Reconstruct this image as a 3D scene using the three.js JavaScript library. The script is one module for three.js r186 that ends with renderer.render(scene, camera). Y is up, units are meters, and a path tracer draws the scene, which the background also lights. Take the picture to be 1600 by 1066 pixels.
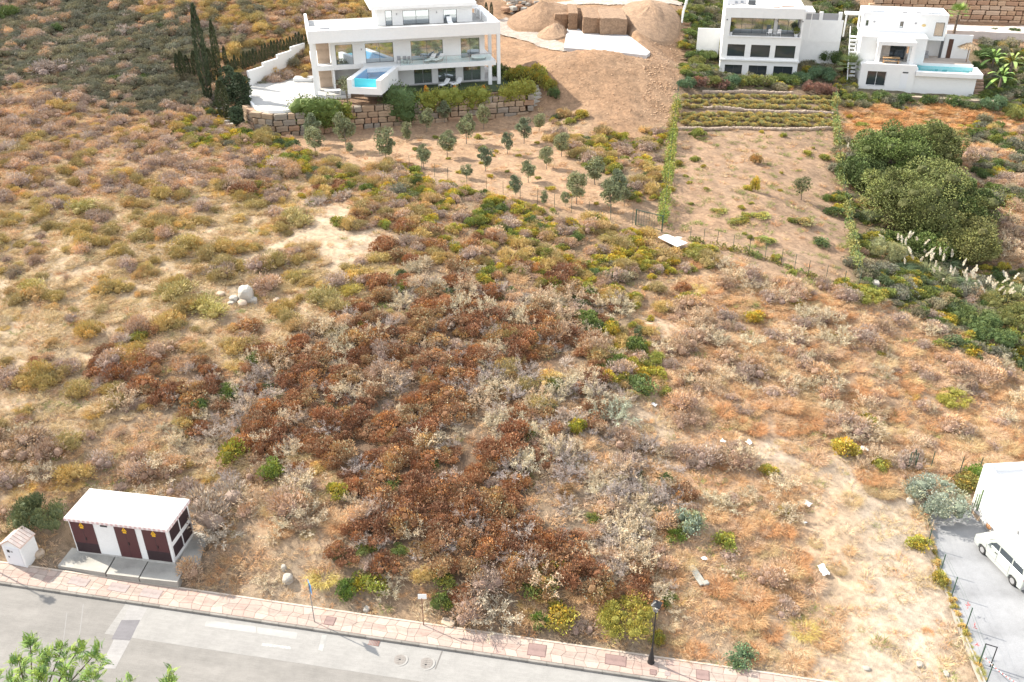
import * as THREE from 'three';
import { mergeGeometries } from 'three/addons/utils/BufferGeometryUtils.js';
import { RoundedBoxGeometry } from 'three/addons/geometries/RoundedBoxGeometry.js';

// ---------------------------------------------------------------- camera, sky, sun, exposure
const scene = new THREE.Scene();
const camera = new THREE.PerspectiveCamera(41.15, 1024 / 682, 0.5, 2000);
const CAM = new THREE.Vector3(0, 38.1, 0);
camera.position.copy(CAM);
camera.rotation.order = 'YXZ';
camera.rotation.set(THREE.MathUtils.degToRad(-29.7), 0, THREE.MathUtils.degToRad(-0.35));
camera.updateMatrixWorld(true);
camera.updateProjectionMatrix();
const renderer = new THREE.WebGLRenderer({ antialias: true });
renderer.toneMapping = THREE.LinearToneMapping;
renderer.toneMappingExposure = 2.12;
renderer.shadowMap.enabled = true;
const SUN = new THREE.Vector3(-0.70, 0.616, -0.364).normalize();
{ // a thin summer haze: pale blue above, whiter low down and around the sun
  const W = 256, H = 128, d = new Float32Array(W * H * 4), v = new THREE.Vector3();
  for (let j = 0; j < H; j++) for (let i = 0; i < W; i++) {
    const up = ((j + 0.5) / H - 0.5) * Math.PI, az = ((i + 0.5) / W - 0.5) * 2 * Math.PI; v.set(Math.cos(az) * Math.cos(up), Math.sin(up), Math.sin(az) * Math.cos(up));
    const k = Math.pow(1 - Math.max(0, v.y), 2.2), glow = Math.pow(Math.max(0, v.dot(SUN)), 10) * 0.55, o = (j * W + i) * 4;
    d[o] = 0.6 + 0.24 * k + glow; d[o + 1] = 0.65 + 0.21 * k + glow * 0.95; d[o + 2] = 0.74 + 0.12 * k + glow * 0.85; d[o + 3] = 1;
  }
  const t = new THREE.DataTexture(d, W, H, THREE.RGBAFormat, THREE.FloatType); t.mapping = THREE.EquirectangularReflectionMapping; t.magFilter = THREE.LinearFilter; t.needsUpdate = true;
  scene.background = t; scene.environment = t;
}
const sun = new THREE.DirectionalLight(new THREE.Color(1, 0.925, 0.8), 4.7);
sun.position.copy(SUN).multiplyScalar(200).add(new THREE.Vector3(0, 0, -80));
sun.target.position.set(0, 0, -80);
sun.castShadow = true;
sun.shadow.radius = 1.6;
sun.shadow.mapSize.set(4096, 4096);
Object.assign(sun.shadow.camera, { left: -130, right: 130, top: 130, bottom: -130, near: 1, far: 500 });
scene.add(sun, sun.target);


// ---------------------------------------------------------------- helpers
const R2 = THREE.MathUtils.degToRad, lerp = THREE.MathUtils.lerp, clamp = THREE.MathUtils.clamp, sstep = THREE.MathUtils.smoothstep;
const rngOf = (s) => () => { s = (s + 0x6d2b79f5) | 0; let t = Math.imul(s ^ (s >>> 15), 1 | s); t = (t + Math.imul(t ^ (t >>> 7), 61 | t)) ^ t; return ((t ^ (t >>> 14)) >>> 0) / 4294967296; };
const rnd = rngOf(12345);
const V = (x, y, z) => new THREE.Vector3(x, y, z);
const hash2 = (x, y) => { let h = Math.imul(x | 0, 374761393) + Math.imul(y | 0, 668265263); h = Math.imul(h ^ (h >>> 13), 1274126177); return ((h ^ (h >>> 16)) >>> 0) / 4294967296; };
function vnoise(x, y) {
  const ix = Math.floor(x), iy = Math.floor(y), fx = x - ix, fy = y - iy, u = fx * fx * (3 - 2 * fx), v = fy * fy * (3 - 2 * fy);
  return lerp(lerp(hash2(ix, iy), hash2(ix + 1, iy), u), lerp(hash2(ix, iy + 1), hash2(ix + 1, iy + 1), u), v);
}
function fbm(x, y, o = 4) { let s = 0, a = 0.5, n = 0; for (let i = 0; i < o; i++) { s += a * vnoise(x, y); n += a; a *= 0.5; x = x * 2.03 + 17.1; y = y * 2.03 + 9.7; } return s / n; }
const counts = {};
function numbered(n) { counts[n] = (counts[n] ?? -1) + 1; return counts[n] ? n + '_' + String(counts[n]).padStart(3, '0') : n; }
function tag(o, label, category, group) { o.userData = { ...o.userData, label, category }; if (group) o.userData.group = group; return o; }
function shade(o) { o.castShadow = true; o.receiveShadow = true; return o; }
function thing(name, label, category, pos = [0, 0, 0], turn = 0, group) {
  const o = new THREE.Group(); o.name = numbered(name); o.position.set(...pos); o.rotation.y = turn; scene.add(o);
  return tag(o, label, category, group);
}
function part(parent, name, g, m, label) {
  const o = shade(new THREE.Mesh(Array.isArray(g) ? merge(g) : g, m)); o.name = name; parent.add(o);
  if (label) o.userData.label = label;
  return o;
}
function single(name, g, m, label, category, pos = [0, 0, 0], turn = 0, group) {
  const o = shade(new THREE.Mesh(Array.isArray(g) ? merge(g) : g, m)); o.name = numbered(name); o.position.set(...pos); o.rotation.y = turn; scene.add(o);
  return tag(o, label, category, group);
}
function struct(name, g, m, kind = 'structure') {
  const o = shade(new THREE.Mesh(Array.isArray(g) ? merge(g) : g, m)); o.name = numbered(name); o.userData.kind = kind; scene.add(o); return o;
}
function copyOf(src, name, label, pos, turn = 0, s = 1, group) {
  const c = src.clone(); c.name = numbered(name); c.position.set(...pos); c.rotation.y = turn;
  if (Array.isArray(s)) c.scale.set(...s); else c.scale.setScalar(s);
  c.userData = { ...src.userData, label }; delete c.userData.group; if (group) c.userData.group = group;
  scene.add(c); return c;
}
const merge = (gs) => gs.length === 1 ? gs[0] : mergeGeometries(gs.map((g) => { if (g.index) g = g.toNonIndexed(); for (const k of Object.keys(g.attributes)) if (!['position', 'normal', 'uv', 'color'].includes(k)) g.deleteAttribute(k); return g; }));
// uv in metres by the way a face points
function metreUV(g) {
  const p = g.attributes.position, n = g.attributes.normal, uv = new Float32Array(p.count * 2);
  for (let i = 0; i < p.count; i++) {
    const ax = Math.abs(n.getX(i)), ay = Math.abs(n.getY(i)), az = Math.abs(n.getZ(i));
    if (ay >= ax && ay >= az) { uv[2 * i] = p.getX(i); uv[2 * i + 1] = p.getZ(i); } else if (ax > az) { uv[2 * i] = p.getZ(i); uv[2 * i + 1] = p.getY(i); } else { uv[2 * i] = p.getX(i); uv[2 * i + 1] = p.getY(i); }
  }
  g.setAttribute('uv', new THREE.BufferAttribute(uv, 2)); return g;
}
// box from corner ranges
const bx = (x0, x1, y0, y1, z0, z1) => metreUV(new THREE.BoxGeometry(x1 - x0, y1 - y0, z1 - z0).translate((x0 + x1) / 2, (y0 + y1) / 2, (z0 + z1) / 2));
const rbx = (x0, x1, y0, y1, z0, z1, r = 0.03) => metreUV(new RoundedBoxGeometry(x1 - x0, y1 - y0, z1 - z0, 2, r).translate((x0 + x1) / 2, (y0 + y1) / 2, (z0 + z1) / 2));
const cyl = (r0, r1, h, x = 0, y = 0, z = 0, seg = 8) => new THREE.CylinderGeometry(r1, r0, h, seg).translate(x, y + h / 2, z);
function bar(a, b, r0, r1 = r0, seg = 5) {
  const d = b.clone().sub(a), L = d.length(), g = new THREE.CylinderGeometry(r1, r0, L, seg, 1).translate(0, L / 2, 0);
  g.applyQuaternion(new THREE.Quaternion().setFromUnitVectors(V(0, 1, 0), d.normalize())); return g.translate(a.x, a.y, a.z);
}
function prism(pts, y0, y1) { // pts [x,z] outline, counter-clockwise from above not required
  const s = new THREE.Shape(pts.map(([x, z]) => new THREE.Vector2(x, -z)));
  const g = new THREE.ExtrudeGeometry(s, { depth: y1 - y0, bevelEnabled: false }).rotateX(-Math.PI / 2).translate(0, y0, 0);
  return metreUV(g);
}
// rays of the photograph's pixels (1600 x 1066), used only to find where things stand on the ground
const INV = camera.matrixWorld.clone().multiply(camera.projectionMatrixInverse.clone());
function ray(px, py) { return V(px / 800 - 1, 1 - py / 533, 0.5).applyMatrix4(INV).sub(CAM).normalize(); }
function aty(px, py, y) { const r = ray(px, py); return CAM.clone().addScaledVector(r, (y - CAM.y) / r.y); }
function toPx(p) { const q = p.clone().project(camera); return [(q.x + 1) * 800, (1 - q.y) * 533]; }

// ---------------------------------------------------------------- textures
function dataTex(n, fn, srgb = false) {
  const d = new Uint8Array(n * n * 4);
  for (let y = 0; y < n; y++) for (let x = 0; x < n; x++) { const c = fn(x / n, y / n, x, y); const o = (y * n + x) * 4; d[o] = clamp(c[0], 0, 1) * 255; d[o + 1] = clamp(c[1] ?? c[0], 0, 1) * 255; d[o + 2] = clamp(c[2] ?? c[0], 0, 1) * 255; d[o + 3] = 255; }
  const t = new THREE.DataTexture(d, n, n); t.magFilter = THREE.LinearFilter; t.minFilter = THREE.LinearMipmapLinearFilter; t.generateMipmaps = true; t.wrapS = t.wrapT = THREE.RepeatWrapping; if (srgb) t.colorSpace = THREE.SRGBColorSpace; t.needsUpdate = true; return t;
}
const rep = (t, m) => { const c = t.clone(); c.repeat.set(1 / m, 1 / m); c.needsUpdate = true; return c; };
// periodic value noise
function pnoise(x, y, per) { const ix = Math.floor(x), iy = Math.floor(y), fx = x - ix, fy = y - iy, u = fx * fx * (3 - 2 * fx), v = fy * fy * (3 - 2 * fy), w = (a) => ((a % per) + per) % per; return lerp(lerp(hash2(w(ix), w(iy)), hash2(w(ix + 1), w(iy)), u), lerp(hash2(w(ix), w(iy + 1)), hash2(w(ix + 1), w(iy + 1)), u), v); }
function pf(u, v, base, o = 4) { let s = 0, a = 0.5, n = 0, f = base; for (let i = 0; i < o; i++) { s += a * pnoise(u * f, v * f, f); n += a; a *= 0.55; f *= 2; } return s / n; }
const tGrain = dataTex(512, (u, v) => { const a = pf(u, v, 10, 5), b = pnoise(u * 128, v * 128, 128), c = pnoise(u * 256 + 3, v * 256, 256); return [0.62 + 0.5 * (a - 0.5) + 0.28 * (b - 0.5) + 0.25 * (c - 0.5) + (b > 0.9 ? 0.16 : 0)]; });
const tAsphalt = dataTex(512, (u, v) => { const a = pf(u, v, 6, 4), b = pnoise(u * 256, v * 256, 256), c = pnoise(u * 170, v * 170, 170), st = pf(u * 0.999, v * 8, 8, 3); return [0.8 + 0.2 * (a - 0.5) + 0.2 * (b - 0.5) + 0.12 * (c - 0.5) + 0.12 * (st - 0.5)]; });
const tPlaster = dataTex(256, (u, v) => { const a = pf(u, v, 4, 5), b = pnoise(u * 64, v * 64, 64); return [0.92 + 0.1 * (a - 0.5) + 0.05 * (b - 0.5)]; });
const tStain = dataTex(512, (u, v) => { const a = pf(u, v, 5, 6), b = pf(u + 0.3, v, 12, 5), c = pnoise(u * 180, v * 180, 180), st = a > 0.56 ? (a - 0.56) * 2.2 : 0; return [0.95 - st - (b > 0.62 ? 0.12 : 0) + 0.05 * (c - 0.5), 0.94 - st * 1.05 - (b > 0.62 ? 0.13 : 0) + 0.05 * (c - 0.5), 0.92 - st * 1.2 - (b > 0.62 ? 0.15 : 0) + 0.05 * (c - 0.5)]; });
const tConc = dataTex(256, (u, v) => { const a = pf(u, v, 3, 6), b = pnoise(u * 128, v * 128, 128); return [0.78 + 0.4 * (a - 0.5) + 0.16 * (b - 0.5)]; });
const std = (r, g, b, o = {}) => new THREE.MeshStandardMaterial({ color: new THREE.Color().setRGB(r, g, b), roughness: 0.9, ...o });
const M = {
  white: std(0.8, 0.8, 0.79, { map: rep(tPlaster, 3), roughness: 0.75 }),
  whiteClean: std(0.82, 0.82, 0.82, { roughness: 0.55 }),
  roofStain: std(0.7, 0.66, 0.64, { map: rep(tStain, 5), roughness: 0.7 }),
  roofWhite: std(0.78, 0.77, 0.76, { map: rep(tPlaster, 2), roughness: 0.7 }),
  conc: std(0.42, 0.4, 0.36, { map: rep(tConc, 2.2), bumpMap: rep(tConc, 2.2), bumpScale: 0.01 }),
  concPale: std(0.5, 0.49, 0.47, { map: rep(tConc, 4) }),
  asphalt: std(0.28, 0.268, 0.252, { map: rep(tAsphalt, 3), bumpMap: rep(tAsphalt, 3), bumpScale: 0.006 }),
  asphaltDark: std(0.2, 0.19, 0.19, { map: rep(tAsphalt, 2) }),
  paint: std(0.4, 0.39, 0.37, { map: rep(tConc, 1.4) }),
  kerb: std(0.3, 0.27, 0.23, { map: rep(tConc, 1) }),
  glass: std(0.5, 0.55, 0.58, { metalness: 0.9, roughness: 0.04 }),
  glassDark: std(0.07, 0.085, 0.1, { metalness: 0.5, roughness: 0.06 }),
  frameDark: std(0.06, 0.065, 0.07, { roughness: 0.5 }),
  frameGrey: std(0.3, 0.3, 0.31, { roughness: 0.5 }),
  maroon: std(0.085, 0.026, 0.028, { roughness: 0.6, map: rep(tPlaster, 1) }),
  maroonDark: std(0.045, 0.025, 0.028, { roughness: 0.6 }),
  black: std(0.012, 0.012, 0.014, { roughness: 0.45 }),
  steel: std(0.3, 0.3, 0.3, { metalness: 0.6, roughness: 0.45 }),
  postGreen: std(0.03, 0.075, 0.05, { roughness: 0.6 }),
  wood: std(0.2, 0.12, 0.07),
  brownDoor: std(0.09, 0.045, 0.03),
  bark: std(0.13, 0.1, 0.075),
  barkGrey: std(0.2, 0.17, 0.14),
  stonePale: std(0.6, 0.55, 0.48, { map: rep(tConc, 0.9) }),
  soilOrange: std(0.44, 0.275, 0.17, { map: rep(tGrain, 3), bumpMap: rep(tGrain, 3), bumpScale: 0.12, vertexColors: false }),
  yellow: std(0.75, 0.42, 0.02),
  water: new THREE.MeshPhysicalMaterial({ color: 0xffffff, roughness: 0.03, transmission: 1, thickness: 0, ior: 1.33 }),
  tilePool: std(0.1, 0.42, 0.62, { roughness: 0.4 }),
  tileTurq: std(0.16, 0.55, 0.58, { roughness: 0.4 }),
};
// ---------------------------------------------------------------- the lie of the land
const roadY = (x) => -0.3 - 0.045 * (clamp(x, -90, 90) + 20);
const zKerb = (x) => -38.65 + 0.153 * (x + 30), zInner = (x) => -40.1 + 0.1537 * (x + 30);
const CTRL = []; // x, z, y
for (const [px, py, y] of [
  [60, 790, 1.6], [200, 770, 1.0], [330, 790, 1.0], [480, 850, 0.9], [640, 880, 0.6], [800, 900, 0.3], [960, 920, -0.3], [1120, 960, -1.0], [1320, 960, -1.6], [1480, 1000, -1.75], [1450, 830, -1.0],
  [0, 640, 3.6], [150, 650, 3.0], [330, 650, 2.6], [500, 700, 2.2], [700, 700, 1.9], [900, 720, 1.2], [1040, 740, 0.6], [1200, 760, 0.1], [1340, 740, -0.3], [1590, 690, -1.2],
  [0, 480, 5.0], [200, 480, 4.6], [380, 462, 4.2], [560, 500, 3.7], [760, 500, 3.4], [930, 540, 2.6], [1100, 540, 2.2], [1280, 560, 1.4], [1450, 600, 0.2], [1590, 620, -0.8],
  [0, 330, 6.0], [200, 330, 5.6], [400, 320, 5.2], [520, 345, 5.0], [700, 360, 4.6], [900, 380, 4.1], [1060, 375, 3.7], [1200, 420, 3.1], [1330, 445, 2.5], [1480, 500, 0.2], [1590, 540, -1.0],
  [0, 200, 7.6], [180, 190, 7.0], [330, 210, 6.2], [430, 200, 5.0], [560, 196, 5.0], [700, 185, 5.1], [840, 172, 5.5], [650, 260, 4.9], [850, 250, 5.0], [960, 320, 4.3],
  [960, 190, 5.8], [1040, 190, 5.6], [1060, 205, 5.2], [1300, 203, 5.0], [1180, 300, 4.3], [1180, 118, 6.9], [1300, 130, 6.5], [1340, 140, 5.9], [1518, 149, 5.9], [1420, 200, 4.3], [1590, 180, 4.5], [1430, 330, 1.6], [1500, 400, 0.6], [1590, 350, 2.5], [1590, 250, 4.0],
  [0, 0, 14.5], [150, 60, 11.5], [300, 100, 9.8], [300, 0, 15], [450, 60, 11.5], [420, 110, 8.6], [560, 0, 14.5],
  [840, 110, 8.5], [1060, 100, 8.0], [870, 93, 10.3], [960, 97, 10.3], [1030, 90, 10.6], [900, 66, 10.8], [1000, 66, 10.8], [1050, 30, 12.4], [960, 5, 13.4], [800, 40, 10.6], [1100, 60, 9.8], [1300, 20, 11], [1560, 60, 9.6], [1560, 42, 10.6], [1590, 28, 11.2], [1100, 0, 13],
]) { const p = aty(px, py, y); CTRL.push([p.x, p.z, y]); }
CTRL.push([-75, -45, 2.5], [-80, -75, 6], [-100, -110, 10], [-120, -160, 16], [60, -35, -3], [70, -60, -3], [85, -90, 1], [100, -130, 7], [-60, -38, 1.2], [0, -200, 17], [-80, -210, 22], [90, -190, 15], [0, -260, 20], [130, -250, 20], [-130, -250, 26]);
const tps = (() => {
  const n = CTRL.length, N = n + 3, A = Array.from({ length: N }, () => new Float64Array(N + 1)), U = (r2) => r2 < 1e-9 ? 0 : r2 * Math.log(r2) * 0.5, S = 0.02;
  for (let i = 0; i < n; i++) {
    const [xi, zi, yi] = CTRL[i];
    for (let j = 0; j < n; j++) A[i][j] = U(((xi - CTRL[j][0]) ** 2 + (zi - CTRL[j][1]) ** 2) * S * S);
    A[i][i] += 0.004;
    A[i][n] = A[n][i] = 1; A[i][n + 1] = A[n + 1][i] = xi * S; A[i][n + 2] = A[n + 2][i] = zi * S; A[i][N] = yi;
  }
  for (let c = 0; c < N; c++) {
    let p = c; for (let r = c + 1; r < N; r++) if (Math.abs(A[r][c]) > Math.abs(A[p][c])) p = r;
    const t = A[c]; A[c] = A[p]; A[p] = t;
    for (let r = c + 1; r < N; r++) { const f = A[r][c] / A[c][c]; if (f) for (let k = c; k <= N; k++) A[r][k] -= f * A[c][k]; }
  }
  const w = new Float64Array(N);
  for (let r = N - 1; r >= 0; r--) { let s = A[r][N]; for (let k = r + 1; k < N; k++) s -= A[r][k] * w[k]; w[r] = s / A[r][r]; }
  return (x, z) => { let s = w[n] + w[n + 1] * x * S + w[n + 2] * z * S; for (let i = 0; i < n; i++) s += w[i] * U(((x - CTRL[i][0]) ** 2 + (z - CTRL[i][1]) ** 2) * S * S); return s; };
})();
const GX0 = -140, GZ0 = -270, GS = 0.5, GNX = 561, GNZ = 521, GRID = new Float32Array(GNX * GNZ);
const DRIVE = [[1447, 800], [1516, 796], [1560, 842], [1625, 905], [1700, 1066], [1545, 1075], [1500, 970], [1462, 880]].map(([a, b]) => aty(a, b, -1.5)).map((p) => [p.x, p.z]);
const PADZ = [[500, 378], [520, 215], [630, 212], [660, 235], [1000, 250], [1040, 285], [1195, 405], [1155, 440], [870, 410]].map(([a, b]) => aty(780 + a / 5, b / 5, 10.9)).map((p) => [p.x, p.z]);
const KPAD = [[85, 905], [118, 800], [305, 800], [325, 850], [290, 915]].map(([a, b]) => aty(a, b, 0.3)).map((p) => [p.x, p.z]);
function inside(poly, x, z) { let c = false; for (let i = 0, j = poly.length - 1; i < poly.length; j = i++) { const [xi, zi] = poly[i], [xj, zj] = poly[j]; if ((zi > z) !== (zj > z) && x < ((xj - xi) * (z - zi)) / (zj - zi) + xi) c = !c; } return c; }
function landRaw(x, z) {
  let y = tps(x, z);
  y += (fbm(x * 0.16, z * 0.16, 3) - 0.5) * 0.9 * sstep(zInner(x) - z, 2, 12);
  const d = zInner(x) - z; // metres uphill of the pavement
  y = lerp(roadY(x) + 0.05, y, sstep(d, 0.0, 4));
  if (d < 0.02) y = roadY(x) - 0.25 * sstep(-d, 0, 0.4) + 0.3 * sstep(-d, 10.6, 12);
  if (inside(DRIVE, x, z)) y = Math.min(y, -1.5) - 0.3;
  if (inside(PADZ, x, z)) y = Math.min(y, 10.4);
  if (inside(KPAD, x, z)) y = Math.min(y, 0.05);
  return y;
}
for (let j = 0; j < GNZ; j++) for (let i = 0; i < GNX; i++) GRID[j * GNX + i] = landRaw(GX0 + i * GS, GZ0 + j * GS);
function land(x, z) {
  const u = clamp((x - GX0) / GS, 0, GNX - 1.001), v = clamp((z - GZ0) / GS, 0, GNZ - 1.001), i = u | 0, j = v | 0, a = u - i, b = v - j, o = j * GNX + i;
  return lerp(lerp(GRID[o], GRID[o + 1], a), lerp(GRID[o + GNX], GRID[o + GNX + 1], a), b);
}
function G(px, py) { // where a pixel's ray first meets the land
  const r = ray(px, py); let t = 20, p = CAM.clone(), prev = t;
  for (; t < 320; t += 0.5) { p = CAM.clone().addScaledVector(r, t); if (p.y < land(p.x, p.z)) break; prev = t; }
  let lo = prev, hi = t; for (let k = 0; k < 20; k++) { const m = (lo + hi) / 2; p = CAM.clone().addScaledVector(r, m); if (p.y < land(p.x, p.z)) hi = m; else lo = m; }
  return CAM.clone().addScaledVector(r, hi);
}
const GP = (px, py) => { const p = G(px, py); return [p.x, p.y, p.z]; };

// ---------------------------------------------------------------- what grows where: [photo x, photo y, cover]
const ANCH = [];
const put = (mix, ...pts) => { for (const [a, b, w = 1] of pts) { const p = G(a, b); ANCH.push({ x: p.x, z: p.z, mix, w }); } };
const MIX = {
  rust: { n: 1.2, k: { rust: 62, grey: 12, pale: 9, purple: 7, green: 4, cush: 7, lime: 1 }, t: 1.2, g: [0.2, 0.125, 0.075] },
  greymix: { n: 1.0, k: { grey: 26, pale: 34, rust: 17, green: 8, cush: 7, purple: 8 }, t: 1.4, g: [0.26, 0.19, 0.125] },
  paleR: { n: 0.95, k: { pale: 36, grey: 32, purple: 10, rust: 6, green: 6, straw: 10 }, t: 2.2, g: [0.32, 0.23, 0.15] },
  cush: { n: 0.46, k: { cush: 44, hay: 28, purple: 12, gold: 6, straw: 10 }, t: 3.6, g: [0.52, 0.385, 0.245], h: 1 },
  cushrust: { n: 0.8, k: { cush: 34, rust: 15, hay: 10, straw: 14, purple: 12, grey: 8, gold: 6 }, t: 2.4, g: [0.4, 0.27, 0.16] },
  mauve: { n: 0.7, k: { purple: 38, hay: 20, straw: 14, cush: 18, grey: 8 }, t: 3.4, g: [0.42, 0.285, 0.185] },
  roadgreen: { n: 0.9, k: { lime: 26, rust: 20, straw: 20, pale: 16, green: 8, gold: 8 }, t: 2, g: [0.3, 0.21, 0.135] },
  dark: { n: 1.1, k: { dark: 90, purple: 22, grey: 14, green: 4 }, t: 0.8, g: [0.22, 0.16, 0.1] },
  hill: { n: 0.85, k: { straw: 38, cush: 26, purple: 14, dark: 6, gold: 14, lime: 4 }, t: 3, g: [0.42, 0.265, 0.15] },
  belt: { n: 1.0, k: { lime: 56, purple: 14, cush: 22, green: 10, straw: 10, dark: 6 }, t: 1.4, g: [0.3, 0.215, 0.13] },
  beltrust: { n: 0.9, k: { purple: 24, cush: 22, rust: 9, lime: 26, straw: 10, grey: 8 }, t: 1.6, g: [0.34, 0.225, 0.135] },
  field: { n: 0.5, k: { straw: 46, hay: 22, purple: 8, pale: 14, lime: 3, gold: 6 }, t: 4.6, g: [0.5, 0.33, 0.2] },
  fieldpink: { n: 0.55, k: { straw: 44, purple: 22, pale: 24, gold: 5, lime: 2 }, t: 4.4, g: [0.46, 0.32, 0.21] },
  bare: { n: 0.13, k: { straw: 40, hay: 40, lime: 6, pale: 10 }, t: 1.7, g: [0.55, 0.41, 0.285], h: 1 },
  chalk: { n: 0.06, k: { hay: 60, straw: 30, lime: 4 }, t: 0.5, g: [0.61, 0.49, 0.375], h: 1 },
  barestraw: { n: 0.3, k: { cush: 40, hay: 40, gold: 12, purple: 8 }, t: 2.6, g: [0.56, 0.42, 0.28], h: 1 },
  sand: { n: 0, k: {}, t: 0.5, g: [0.6, 0.45, 0.31] },
  bank: { n: 0.55, k: { straw: 20, hay: 24, purple: 20, pale: 14, cush: 8, gold: 12 }, t: 3.4, g: [0.42, 0.29, 0.18] },
  verge: { n: 0.18, k: { straw: 60, pale: 20, lime: 10 }, t: 2.4, g: [0.44, 0.33, 0.225] },
  vergedark: { n: 0.3, k: { pale: 40, purple: 40 }, t: 1.6, g: [0.3, 0.22, 0.15] },
  orchard: { n: 0.03, k: { lime: 60, straw: 40 }, t: 0.25, g: [0.47, 0.3, 0.18] },
  earth: { n: 0, k: {}, t: 0.0, g: [0.37, 0.225, 0.13] },
  plot: { n: 0.02, k: { lime: 70, straw: 30 }, t: 0.5, g: [0.39, 0.255, 0.16] },
  ravine: { n: 1.0, k: { lime: 34, green: 26, dark: 22, purple: 12, cush: 8 }, t: 1.4, g: [0.25, 0.19, 0.11] },
  orange: { n: 0.85, k: { orange: 66, straw: 22, lime: 8, cush: 8 }, t: 3, g: [0.42, 0.24, 0.12] },
  garden: { n: 1.0, k: { green: 50, dark: 22, lime: 24, purple: 5 }, t: 0.6, g: [0.18, 0.15, 0.09] },
  terrace: { n: 0, k: {}, t: 0.6, g: [0.26, 0.18, 0.115] },
  none: { n: 0, k: {}, t: 0, g: [0.42, 0.32, 0.22] },
};
put('rust', [420, 560], [480, 610], [560, 590], [640, 560], [720, 520], [800, 500], [640, 640], [720, 620], [560, 680], [480, 680], [640, 720], [720, 720], [800, 700], [560, 750], [680, 800], [620, 790], [780, 780], [820, 720], [800, 860], [720, 880], [450, 640], [400, 690], [850, 880], [690, 480], [860, 560], [700, 850], [620, 850], [780, 830], [300, 600], [760, 910], [700, 915], [640, 900], [830, 915], [720, 480], [640, 480], [560, 500], [780, 470], [860, 850]);
put('greymix', [500, 530], [600, 500], [860, 640], [800, 610], [900, 580], [760, 650], [680, 690], [560, 640], [840, 480], [920, 640], [920, 500], [740, 440], [660, 440], [400, 600], [300, 640], [560, 860], [740, 940]);
put('paleR', [960, 620], [990, 700], [900, 700], [900, 780], [960, 780], [1000, 850], [930, 850], [1010, 760], [900, 900], [1010, 920], [860, 820], [340, 800], [350, 850]);
put('cush', [60, 400], [180, 400], [280, 400], [100, 470], [220, 460], [320, 430], [300, 500], [460, 420], [500, 470], [420, 500], [560, 440], [200, 350], [320, 340], [60, 330], [420, 330], [40, 530], [130, 560], [460, 340], [100, 290], [240, 300], [370, 470], [600, 420]);
put('cushrust', [200, 560], [300, 560], [160, 620], [380, 520], [620, 400], [640, 330], [700, 400], [560, 320], [80, 600]);
put('mauve', [60, 230], [160, 250], [260, 250], [200, 200], [340, 260], [300, 290], [40, 280], [420, 290], [120, 300], [20, 160], [100, 170]);
put('dark', [100, 100], [180, 70], [250, 90], [220, 130], [140, 30], [60, 60], [280, 150], [20, 110], [160, 140], [310, 60], [250, 40]);
put('hill', [380, 40], [440, 30], [500, 10], [340, 20], [420, 80], [360, 110], [250, 10], [460, 60], [560, 0], [380, 100]);
put('belt', [350, 200], [430, 250], [500, 260], [580, 290], [660, 290], [740, 310], [820, 330], [900, 370], [980, 380], [860, 360], [1060, 400], [940, 410], [860, 400], [980, 440], [760, 350], [1000, 560], [980, 520], [990, 590], [600, 270], [700, 300]);
put('belt', [880, 190], [900, 230], [930, 260], [1000, 230], [1020, 290], [980, 290], [1030, 210], [960, 220], [960, 360]);
put('beltrust', [500, 300], [580, 340], [660, 350], [740, 390], [820, 410], [900, 440], [780, 440], [860, 450], [1040, 470], [420, 300], [700, 340]);
put('field', [1100, 450], [1200, 470], [1300, 480], [1180, 520], [1280, 540], [1380, 560], [1460, 620], [1240, 600], [1340, 620], [1120, 600], [1160, 660], [1260, 680], [1060, 640], [1400, 660], [1540, 680], [1080, 700], [1200, 720], [1360, 700], [1150, 800], [1220, 820], [1250, 760], [1180, 900], [1240, 880], [1100, 950], [1160, 980], [1260, 950], [1380, 740], [1070, 900], [1060, 1000], [1480, 690], [1440, 690]);
put('fieldpink', [1080, 500], [1140, 560], [1240, 530], [1340, 520], [1080, 600], [1180, 610], [1400, 600], [1060, 560], [1320, 660], [1480, 650], [1100, 660], [1560, 640], [1080, 760], [1100, 860], [1140, 720], [1590, 670], [1460, 560]);
put('bare', [1400, 790], [1420, 840], [1360, 840], [1440, 900], [1290, 840], [1280, 910], [1380, 1000], [1480, 1040], [1500, 1000], [1300, 1000], [1240, 720], [1180, 715], [1040, 520], [1020, 660], [1350, 880]);
put('chalk', [1400, 890], [1440, 960], [1400, 940], [1360, 930], [1470, 980], [1400, 860], [1380, 780], [1340, 750], [1350, 1040], [1220, 700], [1390, 1030], [1420, 1010], [1420, 870], [1385, 905], [1350, 800], [1365, 820], [1450, 940], [1400, 970], [1430, 920], [1200, 708], [1245, 712], [1300, 1040], [1280, 1060]);
put('sand', [1318, 790], [1317, 830], [1320, 875], [1324, 925], [1328, 970], [1332, 1010], [1321, 755]);
put('sand', [1320, 770], [1316, 810], [1318, 850], [1322, 900], [1326, 950], [1330, 990], [520, 345], [570, 370], [500, 365], [540, 330], [550, 385]);
put('barestraw', [430, 380], [480, 400], [360, 380], [350, 540], [330, 330], [230, 500], [20, 440], [20, 500], [60, 630], [100, 660], [140, 640], [60, 440], [460, 300]);
put('bank', [40, 680], [120, 700], [200, 690], [60, 740], [150, 740], [260, 720], [300, 760], [400, 760], [460, 790], [500, 830], [440, 830], [500, 760], [560, 830], [580, 900], [20, 780], [420, 880], [360, 720], [660, 930], [620, 930]);
put('vergedark', [340, 890], [380, 900], [320, 860], [400, 910], [100, 850], [60, 860], [700, 960], [800, 970], [900, 970], [860, 960], [780, 960]);
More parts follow.
